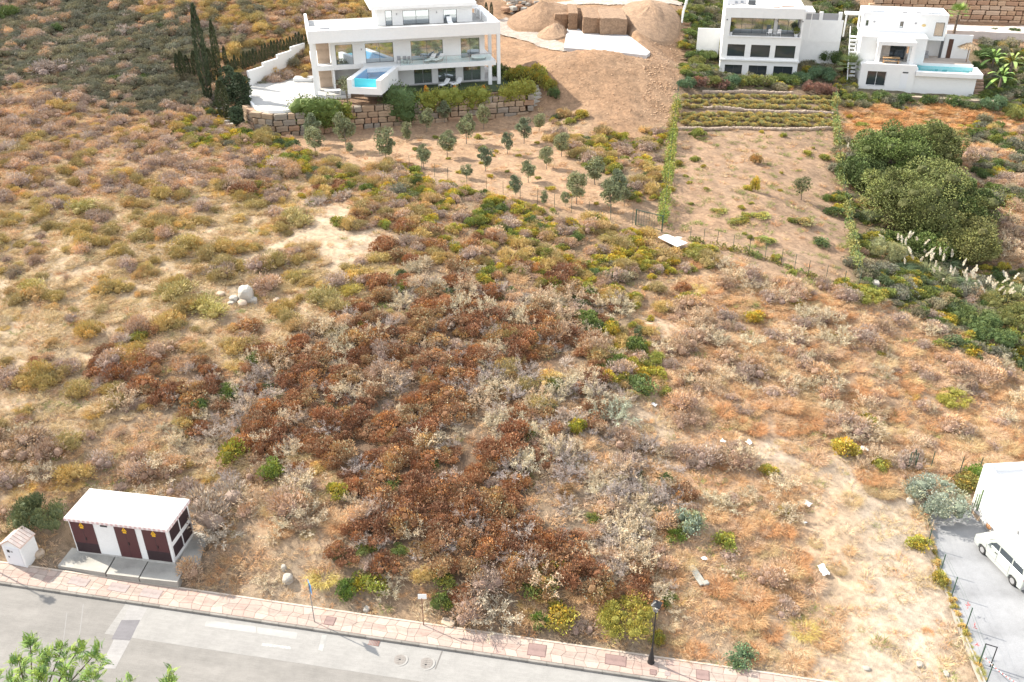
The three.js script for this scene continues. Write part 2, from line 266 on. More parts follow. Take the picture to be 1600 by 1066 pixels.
put('verge', [450, 920], [520, 930], [600, 960], [660, 965], [560, 950], [950, 990], [1040, 1010], [1100, 1030], [1200, 1050], [1300, 1060], [380, 920], [480, 930], [1150, 1030], [1000, 1000]);
put('orchard', [540, 230], [600, 220], [680, 230], [760, 220], [840, 210], [700, 260], [780, 270], [860, 290], [940, 320], [800, 240], [860, 240], [740, 250], [900, 300], [620, 240], [560, 210], [680, 200], [780, 195], [470, 205]);
put('earth', [900, 110], [960, 120], [1020, 110], [940, 150], [980, 170], [1040, 80], [1040, 40], [880, 90], [860, 60], [1000, 30], [920, 20], [1020, 140], [840, 100], [820, 70], [960, 100], [840, 130], [900, 5], [1040, 10], [860, 140]);
put('earth', [900, 135], [940, 180], [965, 195], [1000, 170], [920, 160], [1020, 165], [985, 185], [880, 120], [1035, 110], [1045, 150], [890, 150]);
put('orchard', [520, 235], [580, 245], [640, 256], [700, 278], [760, 292], [820, 312], [880, 328], [940, 340], [975, 345], [500, 222], [820, 280], [900, 270], [870, 205], [880, 240], [660, 200], [740, 190], [600, 200], [540, 205], [830, 190]);
put('plot', [1295, 215], [1300, 260], [1308, 300], [1318, 350], [1328, 400], [1330, 435], [1270, 420], [1240, 400], [1150, 390], [1060, 350], [1060, 300], [1065, 250], [1065, 215], [1180, 210]);
put('plot', [1080, 240], [1180, 240], [1280, 240], [1080, 320], [1180, 320], [1280, 320], [1080, 380], [1200, 390], [1300, 400], [1120, 280], [1240, 280], [1310, 420]);
put('terrace', [1080, 150], [1180, 150], [1270, 150], [1080, 175], [1180, 178], [1280, 180], [1120, 190], [1240, 190]);
put('garden', [1100, 100], [1100, 60], [1110, 130], [1180, 128], [1280, 110], [1290, 60], [1270, 130], [1090, 125], [1320, 110], [1340, 150], [1400, 155], [1480, 160], [1545, 150], [1570, 100], [1560, 130], [1100, 30]);
put('roadgreen', [600, 905], [680, 930], [850, 945], [910, 955], [880, 905], [760, 935], [950, 935], [1000, 950], [820, 960], [560, 890]);
put('dark', [120, 60], [180, 110], [240, 60], [290, 110], [300, 140], [200, 40], [80, 70], [250, 150], [330, 140]);
put('belt', [400, 220], [460, 240], [540, 275], [620, 300], [700, 315], [780, 335], [850, 350], [930, 385], [1020, 395], [960, 400], [900, 390], [820, 360]);
put('orange', [1360, 190], [1440, 190], [1500, 180], [1340, 220], [1380, 170], [1500, 220], [1560, 190], [1470, 200]);
put('ravine', [1330, 250], [1340, 330], [1370, 380], [1360, 430], [1400, 440], [1560, 260], [1590, 320], [1560, 90], [1590, 90], [1440, 480], [1500, 510], [1560, 530], [1530, 480], [1590, 540], [1340, 440], [1400, 470], [1580, 210], [1480, 540], [1540, 210], [1350, 300]);
put('fieldpink', [1400, 500], [1460, 530], [1520, 590], [1590, 280], [1580, 340], [1590, 610], [1540, 250]);
put('earth', [1590, 60], [1540, 62], [1500, 60]);
const WARP = (x, z) => [x + (fbm(x * 0.35 + 5, z * 0.35, 3) - 0.5) * 5, z + (fbm(x * 0.35, z * 0.35 + 40, 3) - 0.5) * 6.5];
function coverAt(x, z) {
  const [a, b] = WARP(x, z); let best = null, bd = 1e9;
  for (const q of ANCH) { const dx = q.x - a, dz = (q.z - b) * 0.8, d = dx * dx + dz * dz; if (d < bd) { bd = d; best = q; } }
  return best.mix;
}
function groundColor(x, z, out) {
  const a = x + (fbm(x * 0.5 + 5, z * 0.5, 3) - 0.5) * 3.5, b = z + (fbm(x * 0.5, z * 0.5 + 40, 3) - 0.5) * 4.5;
  let d1 = 1e9; const near = [];
  for (const q of ANCH) { const dx = q.x - a, dz = (q.z - b) * 0.8, d = Math.sqrt(dx * dx + dz * dz); if (d < d1 + 2.5) { near.push([d, q]); if (d < d1) d1 = d; } }
  let s = 0; out[0] = out[1] = out[2] = 0;
  for (const [d, q] of near) { const w = Math.exp((d1 - d) * 1.8), g = MIX[q.mix].g; s += w; out[0] += w * g[0]; out[1] += w * g[1]; out[2] += w * g[2]; }
  out[0] /= s; out[1] /= s; out[2] /= s; return out;
}
// ground: one sheet, finer near the camera
{
  const xs = [], zs = [];
  for (const z of [900, 300, 100, 40, 0, -14, -20, -24, -27]) zs.push(z);
  for (let z = -29; z > -72; z -= 0.3) zs.push(z);
  for (let z = -72; z > -140; z -= 0.42) zs.push(z);
  for (let z = -140; z > -268; z -= 3) zs.push(z);
  zs.push(-420, -900);
  for (let x = -138; x < -75; x += 2) xs.push(x);
  for (let x = -75; x <= 75; x += 0.36) xs.push(x);
  for (let x = 76; x < 139; x += 2) xs.push(x);
  xs.unshift(-900, -300); xs.push(300, 900);
  const nx = xs.length, nz = zs.length, pos = new Float32Array(nx * nz * 3), col = new Float32Array(nx * nz * 3), uv = new Float32Array(nx * nz * 2), c = [0, 0, 0];
  for (let j = 0; j < nz; j++) for (let i = 0; i < nx; i++) {
    const x = xs[i], z = zs[j], o = j * nx + i, d = zInner(x) - z;
    let y = land(x, z);
    if (d > 0.3 && Math.abs(x) < 80 && z > -150) y += (fbm(x * 1.3, z * 1.3, 3) - 0.5) * 0.22 + (hash2(i, j) - 0.5) * 0.05;
    pos[o * 3] = x; pos[o * 3 + 1] = y; pos[o * 3 + 2] = z;
    groundColor(clamp(x, -100, 100), Math.max(z, -180), c);
    const m = (0.86 + 0.5 * (fbm(x * 0.7 + 3, z * 0.7, 4) - 0.5) + 0.14 * (hash2(i * 3 + 1, j) - 0.5)) * 1.45, w = 0.1 * (fbm(x * 0.3, z * 0.3 + 9, 3) - 0.5);
    col[o * 3] = c[0] * m * (1 + w); col[o * 3 + 1] = c[1] * m; col[o * 3 + 2] = c[2] * m * (1 - w);
    uv[o * 2] = x / 2.6; uv[o * 2 + 1] = z / 2.6;
  }
  const idx = new Uint32Array((nx - 1) * (nz - 1) * 6); let k = 0;
  for (let j = 0; j < nz - 1; j++) for (let i = 0; i < nx - 1; i++) { const a = j * nx + i, b = a + 1, e = a + nx, f = e + 1; idx[k++] = a; idx[k++] = b; idx[k++] = e; idx[k++] = b; idx[k++] = f; idx[k++] = e; }
  const g = new THREE.BufferGeometry();
  g.setAttribute('position', new THREE.BufferAttribute(pos, 3)); g.setAttribute('color', new THREE.BufferAttribute(col, 3)); g.setAttribute('uv', new THREE.BufferAttribute(uv, 2)); g.setIndex(new THREE.BufferAttribute(idx, 1)); g.computeVertexNormals();
  struct('ground', g, new THREE.MeshStandardMaterial({ vertexColors: true, map: tGrain, bumpMap: tGrain, bumpScale: 0.08, roughness: 1 }));
}
// ---------------------------------------------------------------- leaves, twigs and blades
class Foliage {
  constructor() { this.p = []; this.c = []; }
  tri(a, b, c, s) { this.p.push(a.x, a.y, a.z, b.x, b.y, b.z, c.x, c.y, c.z); for (let i = 0; i < 3; i++) this.c.push(s[0], s[1], s[2]); }
  quad(a, b, c, d, s) { this.tri(a, b, c, s); this.tri(a, c, d, s); }
  leaf(p, dir, side, len, wid, s) { const t = p.clone().addScaledVector(dir, len), m = p.clone().addScaledVector(dir, len * 0.45); this.quad(p, m.clone().addScaledVector(side, wid / 2), t, m.addScaledVector(side, -wid / 2), s); }
  blade(p, dir, side, len, wid, bend, s) { const m = p.clone().addScaledVector(dir, len * 0.55), e = p.clone().addScaledVector(dir, len).addScaledVector(bend, len * 0.5), w = side.clone().multiplyScalar(wid / 2); this.tri(p.clone().sub(w), p.clone().add(w), m.clone().add(w), s); this.tri(p.clone().sub(w), m.clone().add(w), m.clone().sub(w), s); this.tri(m.clone().sub(w), m.clone().add(w), e, s); }
  stick(a, b, wid, s, r) { const d = b.clone().sub(a), k = rdir(r).cross(d).normalize().multiplyScalar(wid / 2); this.tri(a.clone().sub(k), a.clone().add(k), b, s); const k2 = k.clone().cross(d).normalize().multiplyScalar(wid / 2); this.tri(a.clone().sub(k2), a.clone().add(k2), b, s); }
  geo() {
    const g = new THREE.BufferGeometry(); g.setAttribute('position', new THREE.Float32BufferAttribute(this.p, 3)); g.setAttribute('color', new THREE.Float32BufferAttribute(this.c, 3)); g.computeVertexNormals();
    g.setAttribute('uv', new THREE.BufferAttribute(new Float32Array(this.p.length / 3 * 2), 2)); return g;
  }
}
function rdir(r) { const z = r() * 2 - 1, a = r() * Math.PI * 2, s = Math.sqrt(1 - z * z); return V(s * Math.cos(a), z, s * Math.sin(a)); }
function perp(d, r) { return rdir(r).cross(d).normalize(); }
const tone = (r, lo, hi, tint = [1, 1, 1]) => { const k = lerp(lo, hi, r()), j = 1 + (r() - 0.5) * 0.2; return [k * tint[0] * j, k * tint[1], k * tint[2] * (2 - j)]; };
// a mound of lobes covered with small leaves; unit radius about 1
function mound(seed, { lobes = 9, n = 900, len = 0.1, wid = 0.05, h = 0.8, lobe = 0.42, out = 0.7, core = [0.35, 0.3, 0.25], lo = 0.78, hi = 1.18, spike = 0.5, stems = 0, second = null, fleck = [1, 1, 1, 0] }) {
  const r = rngOf(seed), f = new Foliage(), L = [];
  for (let i = 0; i < lobes; i++) { const a = r() * 6.283, q = i ? 0.3 + 0.45 * Math.sqrt(r()) : 0.1, rad = lobe * (0.7 + 0.6 * r()), e = [0.8 + 0.45 * r()]; L.push([V(Math.cos(a) * q, (1 - q * q * 0.75) * h * (0.42 + 0.35 * r()), Math.sin(a) * q), rad, e[0], second && r() < second[3] ? second : null]); }
  for (const [c, rad] of L) { // twiggy body of each lobe
    const g = new THREE.IcosahedronGeometry(rad * 0.5, 1), p = g.attributes.position, vs = [];
    for (let i = 0; i < p.count; i++) { const v = V(p.getX(i), p.getY(i), p.getZ(i)); v.multiplyScalar(0.85 + 0.3 * hash2(Math.round(v.x * 97 + seed), Math.round(v.y * 83 + v.z * 71))); vs.push(v.add(c)); }
    for (let i = 0; i < vs.length; i += 3) f.tri(vs[i], vs[i + 1], vs[i + 2], core);
  }
  for (let i = 0; i < n; i++) {
    const [c, rad, k, sec] = L[Math.floor(r() * L.length)], d = rdir(r); if (d.y < -0.35) d.y *= -1;
    const p = c.clone().addScaledVector(d, rad * (0.5 + 0.6 * Math.sqrt(r()))); if (p.y < 0.01) { p.y = 0.02 + r() * 0.1; }
    const dir = d.clone().multiplyScalar(out).add(rdir(r).multiplyScalar(1 - out)).add(V(0, spike * 0.6, 0)).normalize(), t = tone(r, lo * k, hi * k);
    if (r() < fleck[3]) { t[0] *= fleck[0]; t[1] *= fleck[1]; t[2] *= fleck[2]; } else if (sec) { t[0] *= sec[0]; t[1] *= sec[1]; t[2] *= sec[2]; }
    f.leaf(p, dir, perp(dir, r), len * (0.6 + 0.8 * r()), wid * (0.6 + 0.8 * r()), t);
  }
  for (let i = 0; i < stems; i++) { const a = r() * 6.283, q = 0.5 + 0.6 * r(), e = V(Math.cos(a) * q, h * (0.5 + 0.7 * r()), Math.sin(a) * q); f.stick(e.clone().multiplyScalar(0.3), e, 0.022, tone(r, 0.8, 1.3), r); }
  return f.geo();
}
// a dry bush: branches fanning out from the base, each splitting into twigs
function twigs(seed, { main = 16, sub = 7, tw = 5, len = 0.2, wid = 0.018, h = 0.95, leaf = 0.0, lo = 0.72, hi = 1.18, up = 0.55 }) {
  const r = rngOf(seed), f = new Foliage(), clumps = [];
  for (let i = 0; i < main; i++) {
    const a = (i / main) * 6.283 + r() * 0.5, el = up + (r() - 0.35) * 1.0, d = V(Math.cos(a), Math.tan(clamp(el, 0.15, 1.4)), Math.sin(a)).normalize(), L = (0.75 + 0.4 * r()) * (d.y > 0.8 ? h : 1), k = 0.75 + 0.5 * r();
    const b0 = V((r() - 0.5) * 0.2, 0, (r() - 0.5) * 0.2), tip = b0.clone().addScaledVector(d, L);
    f.stick(b0, tip, wid * 2, tone(r, lo * 0.8 * k, hi * 0.8 * k), r);
    for (let j = 0; j < sub; j++) {
      const p = b0.clone().lerp(tip, 0.4 + 0.6 * r()), e = d.clone().addScaledVector(rdir(r), 0.75).add(V(0, 0.2, 0)).normalize(), q = p.clone().addScaledVector(e, len * (0.8 + 0.8 * r()));
      f.stick(p, q, wid * 1.3, tone(r, lo * k, hi * k), r);
      for (let m = 0; m < tw; m++) {
        const s = p.clone().lerp(q, 0.2 + 0.8 * r()), g = e.clone().addScaledVector(rdir(r), 0.95).normalize(), u = s.clone().addScaledVector(g, len * (0.4 + 0.6 * r()));
        f.stick(s, u, wid, tone(r, lo * k, hi * k), r);
        if (leaf > 0 && r() < leaf) { const dd = rdir(r); f.leaf(u, dd, perp(dd, r), 0.08, 0.034, tone(r, lo * 1.1, hi * 1.12)); f.leaf(s, dd.negate(), perp(dd, r), 0.06, 0.024, tone(r, lo, hi)); f.leaf(q, rdir(r), perp(dd, r), 0.06, 0.024, tone(r, lo, hi)); }
      }
    }
  }
  return f.geo();
}
// arching grass
function grass(seed, { n = 300, len = 0.7, wid = 0.02, spread = 0.6, lean = 0.8, lo = 0.65, hi = 1.25 }) {
  const r = rngOf(seed), f = new Foliage();
  for (let i = 0; i < n; i++) {
    const a = r() * 6.283, q = Math.sqrt(r()) * spread, p = V(Math.cos(a) * q, 0, Math.sin(a) * q), b = a + (r() - 0.5) * 2.4, l = lean * (0.25 + r()), d = V(Math.cos(b) * l, 1, Math.sin(b) * l).normalize();
    f.blade(p, d, perp(d, r), len * (0.5 + 0.8 * r()), wid, V(Math.cos(b) * 0.8, -0.4 - r() * 0.4, Math.sin(b) * 0.8), tone(r, lo, hi));
  }
  return f.geo();
}
const SH = {
  rust: [1, 2, 3, 4, 5, 6].map((s) => mound(s * 11, { fleck: [1.5, 2.4, 3, 0.1], lobes: 11, n: 1500, len: 0.105, wid: 0.065, h: 0.85, lobe: 0.36, core: [0.6, 0.55, 0.5], stems: 14, second: [1.3, 1.25, 0.9, 0.25] })),
  grey: [1, 2, 3, 4, 5].map((s) => twigs(s * 23, { main: 22, sub: 8, tw: 5, leaf: 0.15 })),
  pale: [1, 2, 3, 4, 5].map((s) => twigs(s * 37, { main: 20, sub: 8, tw: 4, leaf: 0.75, wid: 0.022 })),
  cush: [1, 2, 3, 4, 5].map((s) => mound(s * 41, { fleck: [1.4, 1.3, 1.6, 0.14], lobes: 7, n: 1300, len: 0.2, wid: 0.042, h: 0.9, lobe: 0.5, out: 0.8, spike: 0.7, core: [0.62, 0.55, 0.5], second: [1.12, 0.98, 0.8, 0.3] })),
  purple: [1, 2, 3, 4].map((s) => mound(s * 53, { fleck: [1.3, 1.35, 1.3, 0.2], lobes: 7, n: 1300, len: 0.17, wid: 0.04, h: 0.75, lobe: 0.45, core: [0.6, 0.55, 0.55], stems: 50, second: [1.3, 1.15, 0.9, 0.3] })),
  lime: [1, 2, 3, 4].map((s) => mound(s * 61, { fleck: [1.5, 1.1, 1.2, 0.1], lobes: 8, n: 1000, len: 0.14, wid: 0.09, h: 0.85, lobe: 0.4, core: [0.42, 0.36, 0.3], lo: 0.68, hi: 1.22, stems: 8, second: [1.35, 1.0, 0.7, 0.35] })),
  green: [1, 2, 3].map((s) => mound(s * 71, { lobes: 9, n: 1100, len: 0.13, wid: 0.085, h: 0.95, lobe: 0.38, core: [0.4, 0.42, 0.4], lo: 0.66, hi: 1.25, second: [1.3, 1.1, 0.8, 0.3] })),
  dark: [1, 2, 3].map((s) => mound(s * 79, { lobes: 9, n: 1300, len: 0.13, wid: 0.055, h: 0.8, lobe: 0.42, core: [0.55, 0.5, 0.5], lo: 0.7, hi: 1.2, stems: 30, second: [1.2, 1.15, 1.2, 0.35] })),
  straw: [1, 2, 3, 4].map((s) => grass(s * 83, { n: 760, len: 0.72, wid: 0.014, spread: 0.75, lean: 0.85 })),
};
SH.fine = [1, 2, 3].map((s) => mound(s * 131, { fleck: [1.4, 1.2, 1.3, 0.12], lobes: 34, n: 6500, len: 0.055, wid: 0.028, h: 0.95, lobe: 0.24, core: [0.6, 0.6, 0.55], lo: 0.66, hi: 1.25, second: [1.2, 1.06, 0.9, 0.35] }));
SH.gold = SH.straw; SH.hay = SH.straw; SH.orange = SH.straw;
const TUFT = [1, 2, 3].map((s) => grass(s * 97, { n: 60, len: 0.32, wid: 0.012, spread: 0.24, lean: 1.0 }));
const PAL = { // base colours of the kinds
  rust: [[0.29, 0.135, 0.066], [0.25, 0.12, 0.064], [0.33, 0.16, 0.075], [0.31, 0.17, 0.09], [0.33, 0.205, 0.105]],
  grey: [[0.55, 0.465, 0.4], [0.5, 0.43, 0.39], [0.58, 0.49, 0.41], [0.46, 0.38, 0.325]],
  pale: [[0.64, 0.53, 0.37], [0.58, 0.485, 0.345], [0.6, 0.52, 0.365], [0.62, 0.475, 0.325]],
  cush: [[0.43, 0.335, 0.12], [0.38, 0.31, 0.125], [0.49, 0.365, 0.135], [0.35, 0.28, 0.12], [0.46, 0.33, 0.15]],
  purple: [[0.45, 0.32, 0.23], [0.39, 0.295, 0.235], [0.48, 0.345, 0.235], [0.42, 0.325, 0.265]],
  lime: [[0.34, 0.33, 0.055], [0.28, 0.29, 0.06], [0.39, 0.35, 0.055], [0.22, 0.26, 0.055]],
  green: [[0.13, 0.175, 0.04], [0.11, 0.16, 0.05], [0.17, 0.2, 0.045], [0.12, 0.16, 0.07]],
  dark: [[0.22, 0.205, 0.12], [0.19, 0.185, 0.12], [0.25, 0.225, 0.135], [0.2, 0.2, 0.14]],
  straw: [[0.6, 0.385, 0.2], [0.57, 0.345, 0.175], [0.63, 0.43, 0.25], [0.54, 0.285, 0.13], [0.6, 0.41, 0.265]],
  hay: [[0.6, 0.45, 0.26], [0.56, 0.42, 0.22], [0.63, 0.49, 0.31], [0.52, 0.38, 0.2]],
  gold: [[0.58, 0.37, 0.1], [0.52, 0.345, 0.11], [0.6, 0.42, 0.14]],
  orange: [[0.56, 0.29, 0.11], [0.52, 0.26, 0.1], [0.6, 0.36, 0.16]],
};
const leafMat = new THREE.MeshStandardMaterial({ vertexColors: true, roughness: 0.95 });
const matOf = {};
for (const k in PAL) matOf[k] = PAL[k].map(([r, g, b]) => new THREE.MeshStandardMaterial({ vertexColors: true, roughness: 0.95, color: new THREE.Color().setRGB(r, g, b) }));
const SIZE = { rust: [0.65, 1.2], grey: [0.55, 1.2], pale: [0.55, 1.25], cush: [0.45, 1.0], purple: [0.5, 1.2], lime: [0.4, 0.85], green: [0.5, 0.95], dark: [0.6, 1.15], straw: [0.45, 0.95], hay: [0.4, 0.9], gold: [0.4, 0.8], orange: [0.5, 0.95] };
// what stands on the land and keeps shrubs off it (photo outlines, height)
const KEEP = [];
function keep(y, ...pts) { KEEP.push(pts.map(([a, b]) => { const p = y == null ? G(a, b) : aty(a, b, y); return [p.x, p.z]; })); }
keep(null, [80, 905], [120, 775], [310, 780], [330, 850], [285, 920]);
keep(8, [392, 162], [470, 118], [560, 95], [790, 85], [800, 150], [770, 165], [640, 172], [520, 178], [420, 180]);
keep(5, [410, 205], [410, 185], [520, 178], [840, 150], [835, 172], [700, 190], [560, 202]);
keep(7, [1118, 122], [1128, 40], [1265, 40], [1250, 132]);
keep(6, [1335, 146], [1345, 60], [1480, 60], [1535, 120], [1525, 152]);
keep(null, [872, 92], [880, 40], [1020, 40], [1030, 92]);
keep(null, [-10, 840], [62, 850], [62, 890], [-10, 885]);
keep(null, [1315, 752], [1325, 752], [1325, 850], [1331, 920], [1340, 1005], [1329, 1008], [1320, 920], [1311, 850], [1307, 800]);
const TERR = [[1058, 203], [1062, 138], [1300, 140], [1302, 203]].map(([a, b]) => G(a, b)).map((p) => [p.x, p.z]); KEEP.push(TERR);
const kept = (x, z, m = 0) => KEEP.some((k) => inside(k, x, z));
const MINE = []; // shrubs placed by hand: x, z, radius; the scatter leaves room for them
const shrubs = [], tufts = [];
const inView = (p, m = 240) => { const [a, b] = toPx(p); return a > -m && a < 1600 + m && b > -m && b < 1066 + m; };
function scatter() {
  const r = rngOf(777);
  for (let z = -34; z > -200; z -= 0.8) for (let x = -104; x < 104; x += 0.8) {
    const px = x + r() * 0.9, pz = z - r() * 0.9, q = [r(), r(), r(), r(), r()];
    if (zInner(px) - pz < 0.7 || inside(DRIVE, px, pz)) continue;
    const p = V(px, land(px, pz), pz); if (!inView(p) || kept(px, pz)) continue;
    const mix = MIX[coverAt(px, pz)], cl = fbm(px * 0.45, pz * 0.45 + 70, 2);
    if (q[0] > mix.n * (0.2 + 1.55 * sstep(cl, 0.28, 0.62))) continue;
    if (MINE.some(([a, b, c]) => (a - px) ** 2 + (b - pz) ** 2 < c * c)) continue;
    let tot = 0; for (const k in mix.k) tot += mix.k[k]; if (!tot) continue;
    // kinds grow in drifts: the draw is bent by a noise of about three metres
    let u = clamp(q[1] * 0.7 + 0.3 * ((fbm(px * 0.42 + 200, pz * 0.42, 2) - 0.5) * 2.2 + 0.5), 0, 0.9999) * tot, kind;
    for (const k in mix.k) { u -= mix.k[k]; if (u <= 0) { kind = k; break; } }
    if (!kind || !SH[kind]) continue;
    const [a, b] = SIZE[kind], s = lerp(a, b, q[2] ** 1.8) * (0.85 + 0.4 * cl) * (mix.n < 0.3 ? 0.7 : 1) * (1 + 0.25 * sstep(-pz, 120, 170));
    shrubs.push({ kind, x: px, y: p.y - 0.06, z: pz, s, rot: q[3] * 6.283, v: Math.floor(q[4] * 977), app: s / p.distanceTo(CAM) });
  }
  for (let z = -33; z > -180; z -= 0.4) for (let x = -80; x < 80; x += 0.4) {
    const px = x + r() * 0.4, pz = z - r() * 0.4, q = r(), v = r(), w = r();
    if (zInner(px) - pz < 0.25 || inside(DRIVE, px, pz)) continue;
    const p = V(px, land(px, pz), pz); if (!inView(p, 150) || kept(px, pz)) continue;
    const name = coverAt(px, pz), mix = MIX[name]; if (q > mix.t * 0.25 * (0.3 + 1.4 * sstep(fbm(px * 0.6, pz * 0.6 + 30, 2), 0.3, 0.6))) continue;
    tufts.push({ hay: mix.h ? 0.75 : 0.15, x: px, y: p.y - 0.03, z: pz, s: 0.6 + 0.9 * v, rot: w * 6.283, v: Math.floor(v * 991), hue: w, green: name === 'plot' || name === 'terrace' ? 0.5 : name === 'garden' || name === 'ravine' ? 0.45 : 0.04 });
  }
}
const WIDE = [];
// ---------------------------------------------------------------- road, kerb, pavement
const PHI = Math.atan(0.153), CP = Math.cos(PHI), SP = Math.sin(PHI), ZK0 = zKerb(-20);
const RP = (s, t, h) => { const x = -20 + s * CP + t * SP; return V(x, roadY(x) + h, ZK0 + s * SP - t * CP); }; // along the kerb, uphill of it, above the road
function warp(g, fn) { const p = g.attributes.position; for (let i = 0; i < p.count; i++) { const q = fn(p.getX(i), -p.getZ(i), p.getY(i)); p.setXYZ(i, q.x, q.y, q.z); } g.computeVertexNormals(); return g; }
const rb = (s0, s1, t0, t1, h0, h1) => warp(bx(s0, s1, h0, h1, -t1, -t0), RP);
function onRoad(px, py, h = 0) { let y = -0.5, p; for (let i = 0; i < 12; i++) { p = aty(px, py, y); y = roadY(p.x) + h; } p.y = y; return p; }
function sheet(pxs, h) { // a thin sheet on the road from photo corners
  const P = pxs.map(([a, b]) => onRoad(a, b, h)), pos = [], uv = [];
  for (let i = 1; i < P.length - 1; i++) for (const q of [P[0], P[i], P[i + 1]]) { pos.push(q.x, q.y, q.z); uv.push(q.x, q.z); }
  const g = new THREE.BufferGeometry(); g.setAttribute('position', new THREE.Float32BufferAttribute(pos, 3)); g.setAttribute('uv', new THREE.Float32BufferAttribute(uv, 2)); g.computeVertexNormals(); return g;
}
{
  const g = new THREE.PlaneGeometry(200, 9, 200, 24).rotateX(-Math.PI / 2).translate(0, 0, 4.5); metreUV(g);
  const col = new Float32Array(g.attributes.position.count * 3);
  warp(g, RP);
  for (let i = 0; i < col.length / 3; i++) { const x = g.attributes.position.getX(i), z = g.attributes.position.getZ(i), k = 0.92 + 0.22 * (fbm(x * 0.25, z * 1.1, 3) - 0.5) + 0.08 * (hash2(i, 3) - 0.5); col[3 * i] = k * 1.02; col[3 * i + 1] = k; col[3 * i + 2] = k * 0.98; }
  g.setAttribute('color', new THREE.BufferAttribute(col, 3));
  const m = M.asphalt.clone(); m.vertexColors = true; struct('road', g, m);
  const kerb = new THREE.Group(); kerb.name = 'kerb'; kerb.userData.kind = 'structure'; scene.add(kerb);
  const kms = [0.3, 0.26, 0.34].map((k) => std(k, k * 0.92, k * 0.82, { map: rep(tConc, 1) }));
  for (let i = 0; i < 52; i++) part(kerb, 'kerb_stone', warp(rbx(-14 + i, -13.006 + i, -0.2, 0.135 + 0.006 * hash2(i, 1), -0.14, 0, 0.015), RP), kms[i % 3]);
  const pav = new THREE.Group(); pav.name = 'pavement'; pav.userData.kind = 'structure'; scene.add(pav);
  part(pav, 'mortar_bed', rb(-60, 70, 0.145, 1.5, -0.1, 0.115), std(0.5, 0.42, 0.35, { map: rep(tGrain, 1.2) }));
  const pms = [[0.46, 0.35, 0.295], [0.49, 0.375, 0.315], [0.44, 0.35, 0.3], [0.51, 0.41, 0.345], [0.45, 0.325, 0.275], [0.43, 0.34, 0.29]].map(([a, b, c]) => std(a, b, c, { map: rep(tConc, 0.8), bumpMap: rep(tConc, 0.8), bumpScale: 0.012 }));
  const jit = (i, j) => [-12.5 + i * 0.62 + (j > 0 && j < 3 ? (hash2(i, j) - 0.5) * 0.36 : (hash2(i, j + 50) - 0.5) * 0.2), 0.16 + j * 0.44 + (j > 0 && j < 3 ? (hash2(i + 9, j) - 0.5) * 0.26 : 0)];
  for (let i = 0; i < 78; i++) for (let j = 0; j < 3; j++) {
    const q = [jit(i, j), jit(i + 1, j), jit(i + 1, j + 1), jit(i, j + 1)], c = [0, 1].map((k) => q.reduce((a, b) => a + b[k], 0) / 4), h = 0.133 + 0.007 * hash2(i, j + 77);
    const o = q.map(([a, b]) => { const d = Math.hypot(a - c[0], b - c[1]); return [a + (c[0] - a) * 0.014 / d, b + (c[1] - b) * 0.014 / d]; });
    part(pav, 'paver', warp(prism(o.map(([a, b]) => [a, -b]), 0.1, h), RP), pms[hash2(i * 7, j * 3) * 6 | 0]);
  }
  struct('pavement_edge', rb(-60, 70, 1.5, 1.62, -0.1, 0.15), std(0.55, 0.46, 0.38, { map: rep(tConc, 1) }));
}
// painted lines, patches, covers
struct('parking_line', [sheet([[322, 969], [400, 979.5], [400, 989.5], [320, 979]], 0.008), sheet([[402, 980], [465, 989], [463, 999.5], [402, 990]], 0.008)], M.paint);
struct('parking_line', sheet([[503, 992], [511, 993], [504, 1018], [497, 1016]], 0.008), M.paint);
struct('parking_line', sheet([[410, 1005], [455, 1011], [454, 1015], [408, 1009]], 0.008), std(0.6, 0.58, 0.55, { map: tGrain }));
struct('trench_patch', sheet([[203, 946], [230, 951], [180, 1045], [156, 1045]], 0.004), std(0.36, 0.345, 0.335, { map: rep(tAsphalt, 2) }));
struct('asphalt_patch', sheet([[190, 969], [219, 969], [203, 1001], [174, 999]], 0.008), std(0.2, 0.19, 0.2, { map: rep(tAsphalt, 2) }));
struct('parking_lane', rb(-2, 62, -2.25, -0.02, -0.02, 0.003), std(0.33, 0.317, 0.3, { map: rep(tAsphalt, 2.5) }));
struct('road_joint', [sheet([[129.5, 944], [131, 944], [124, 1000], [122.5, 1000]], 0.003), sheet([[104, 957], [105.2, 957], [100, 1000], [98.8, 1000]], 0.003)], std(0.24, 0.23, 0.22));
struct('joint_strip', sheet([[690, 1017], [692, 1018], [681, 1046], [679, 1046]], 0.007), std(0.15, 0.14, 0.13));
for (const [px, py, r, label] of [[624.5, 1031, 0.33, 'pale round manhole cover with a dark hole in its middle'], [666, 1036.5, 0.36, 'grey round manhole cover nearest the thin joint in the road']]) {
  const p = onRoad(px, py, 0.004), t = thing('manhole_cover', label, 'manhole cover', [p.x, p.y, p.z], -PHI);
  part(t, 'collar', new THREE.RingGeometry(r, r + 0.12, 28).rotateX(-Math.PI / 2).translate(0, 0.004, 0), std(0.36, 0.345, 0.325, { map: rep(tConc, 1) }));
  part(t, 'lid', [cyl(r, r, 0.012, 0, 0, 0, 28), ...[-0.18, -0.06, 0.06, 0.18].map((z) => bx(-0.2, 0.2, 0.012, 0.02, z - 0.02, z + 0.02))], std(0.27, 0.245, 0.225, { map: rep(tConc, 0.5) }));
  part(t, 'lifting_hole', cyl(0.06, 0.06, 0.004, 0, 0.013, 0.1 * (px < 650 ? 0 : 1), 10), M.black);
}
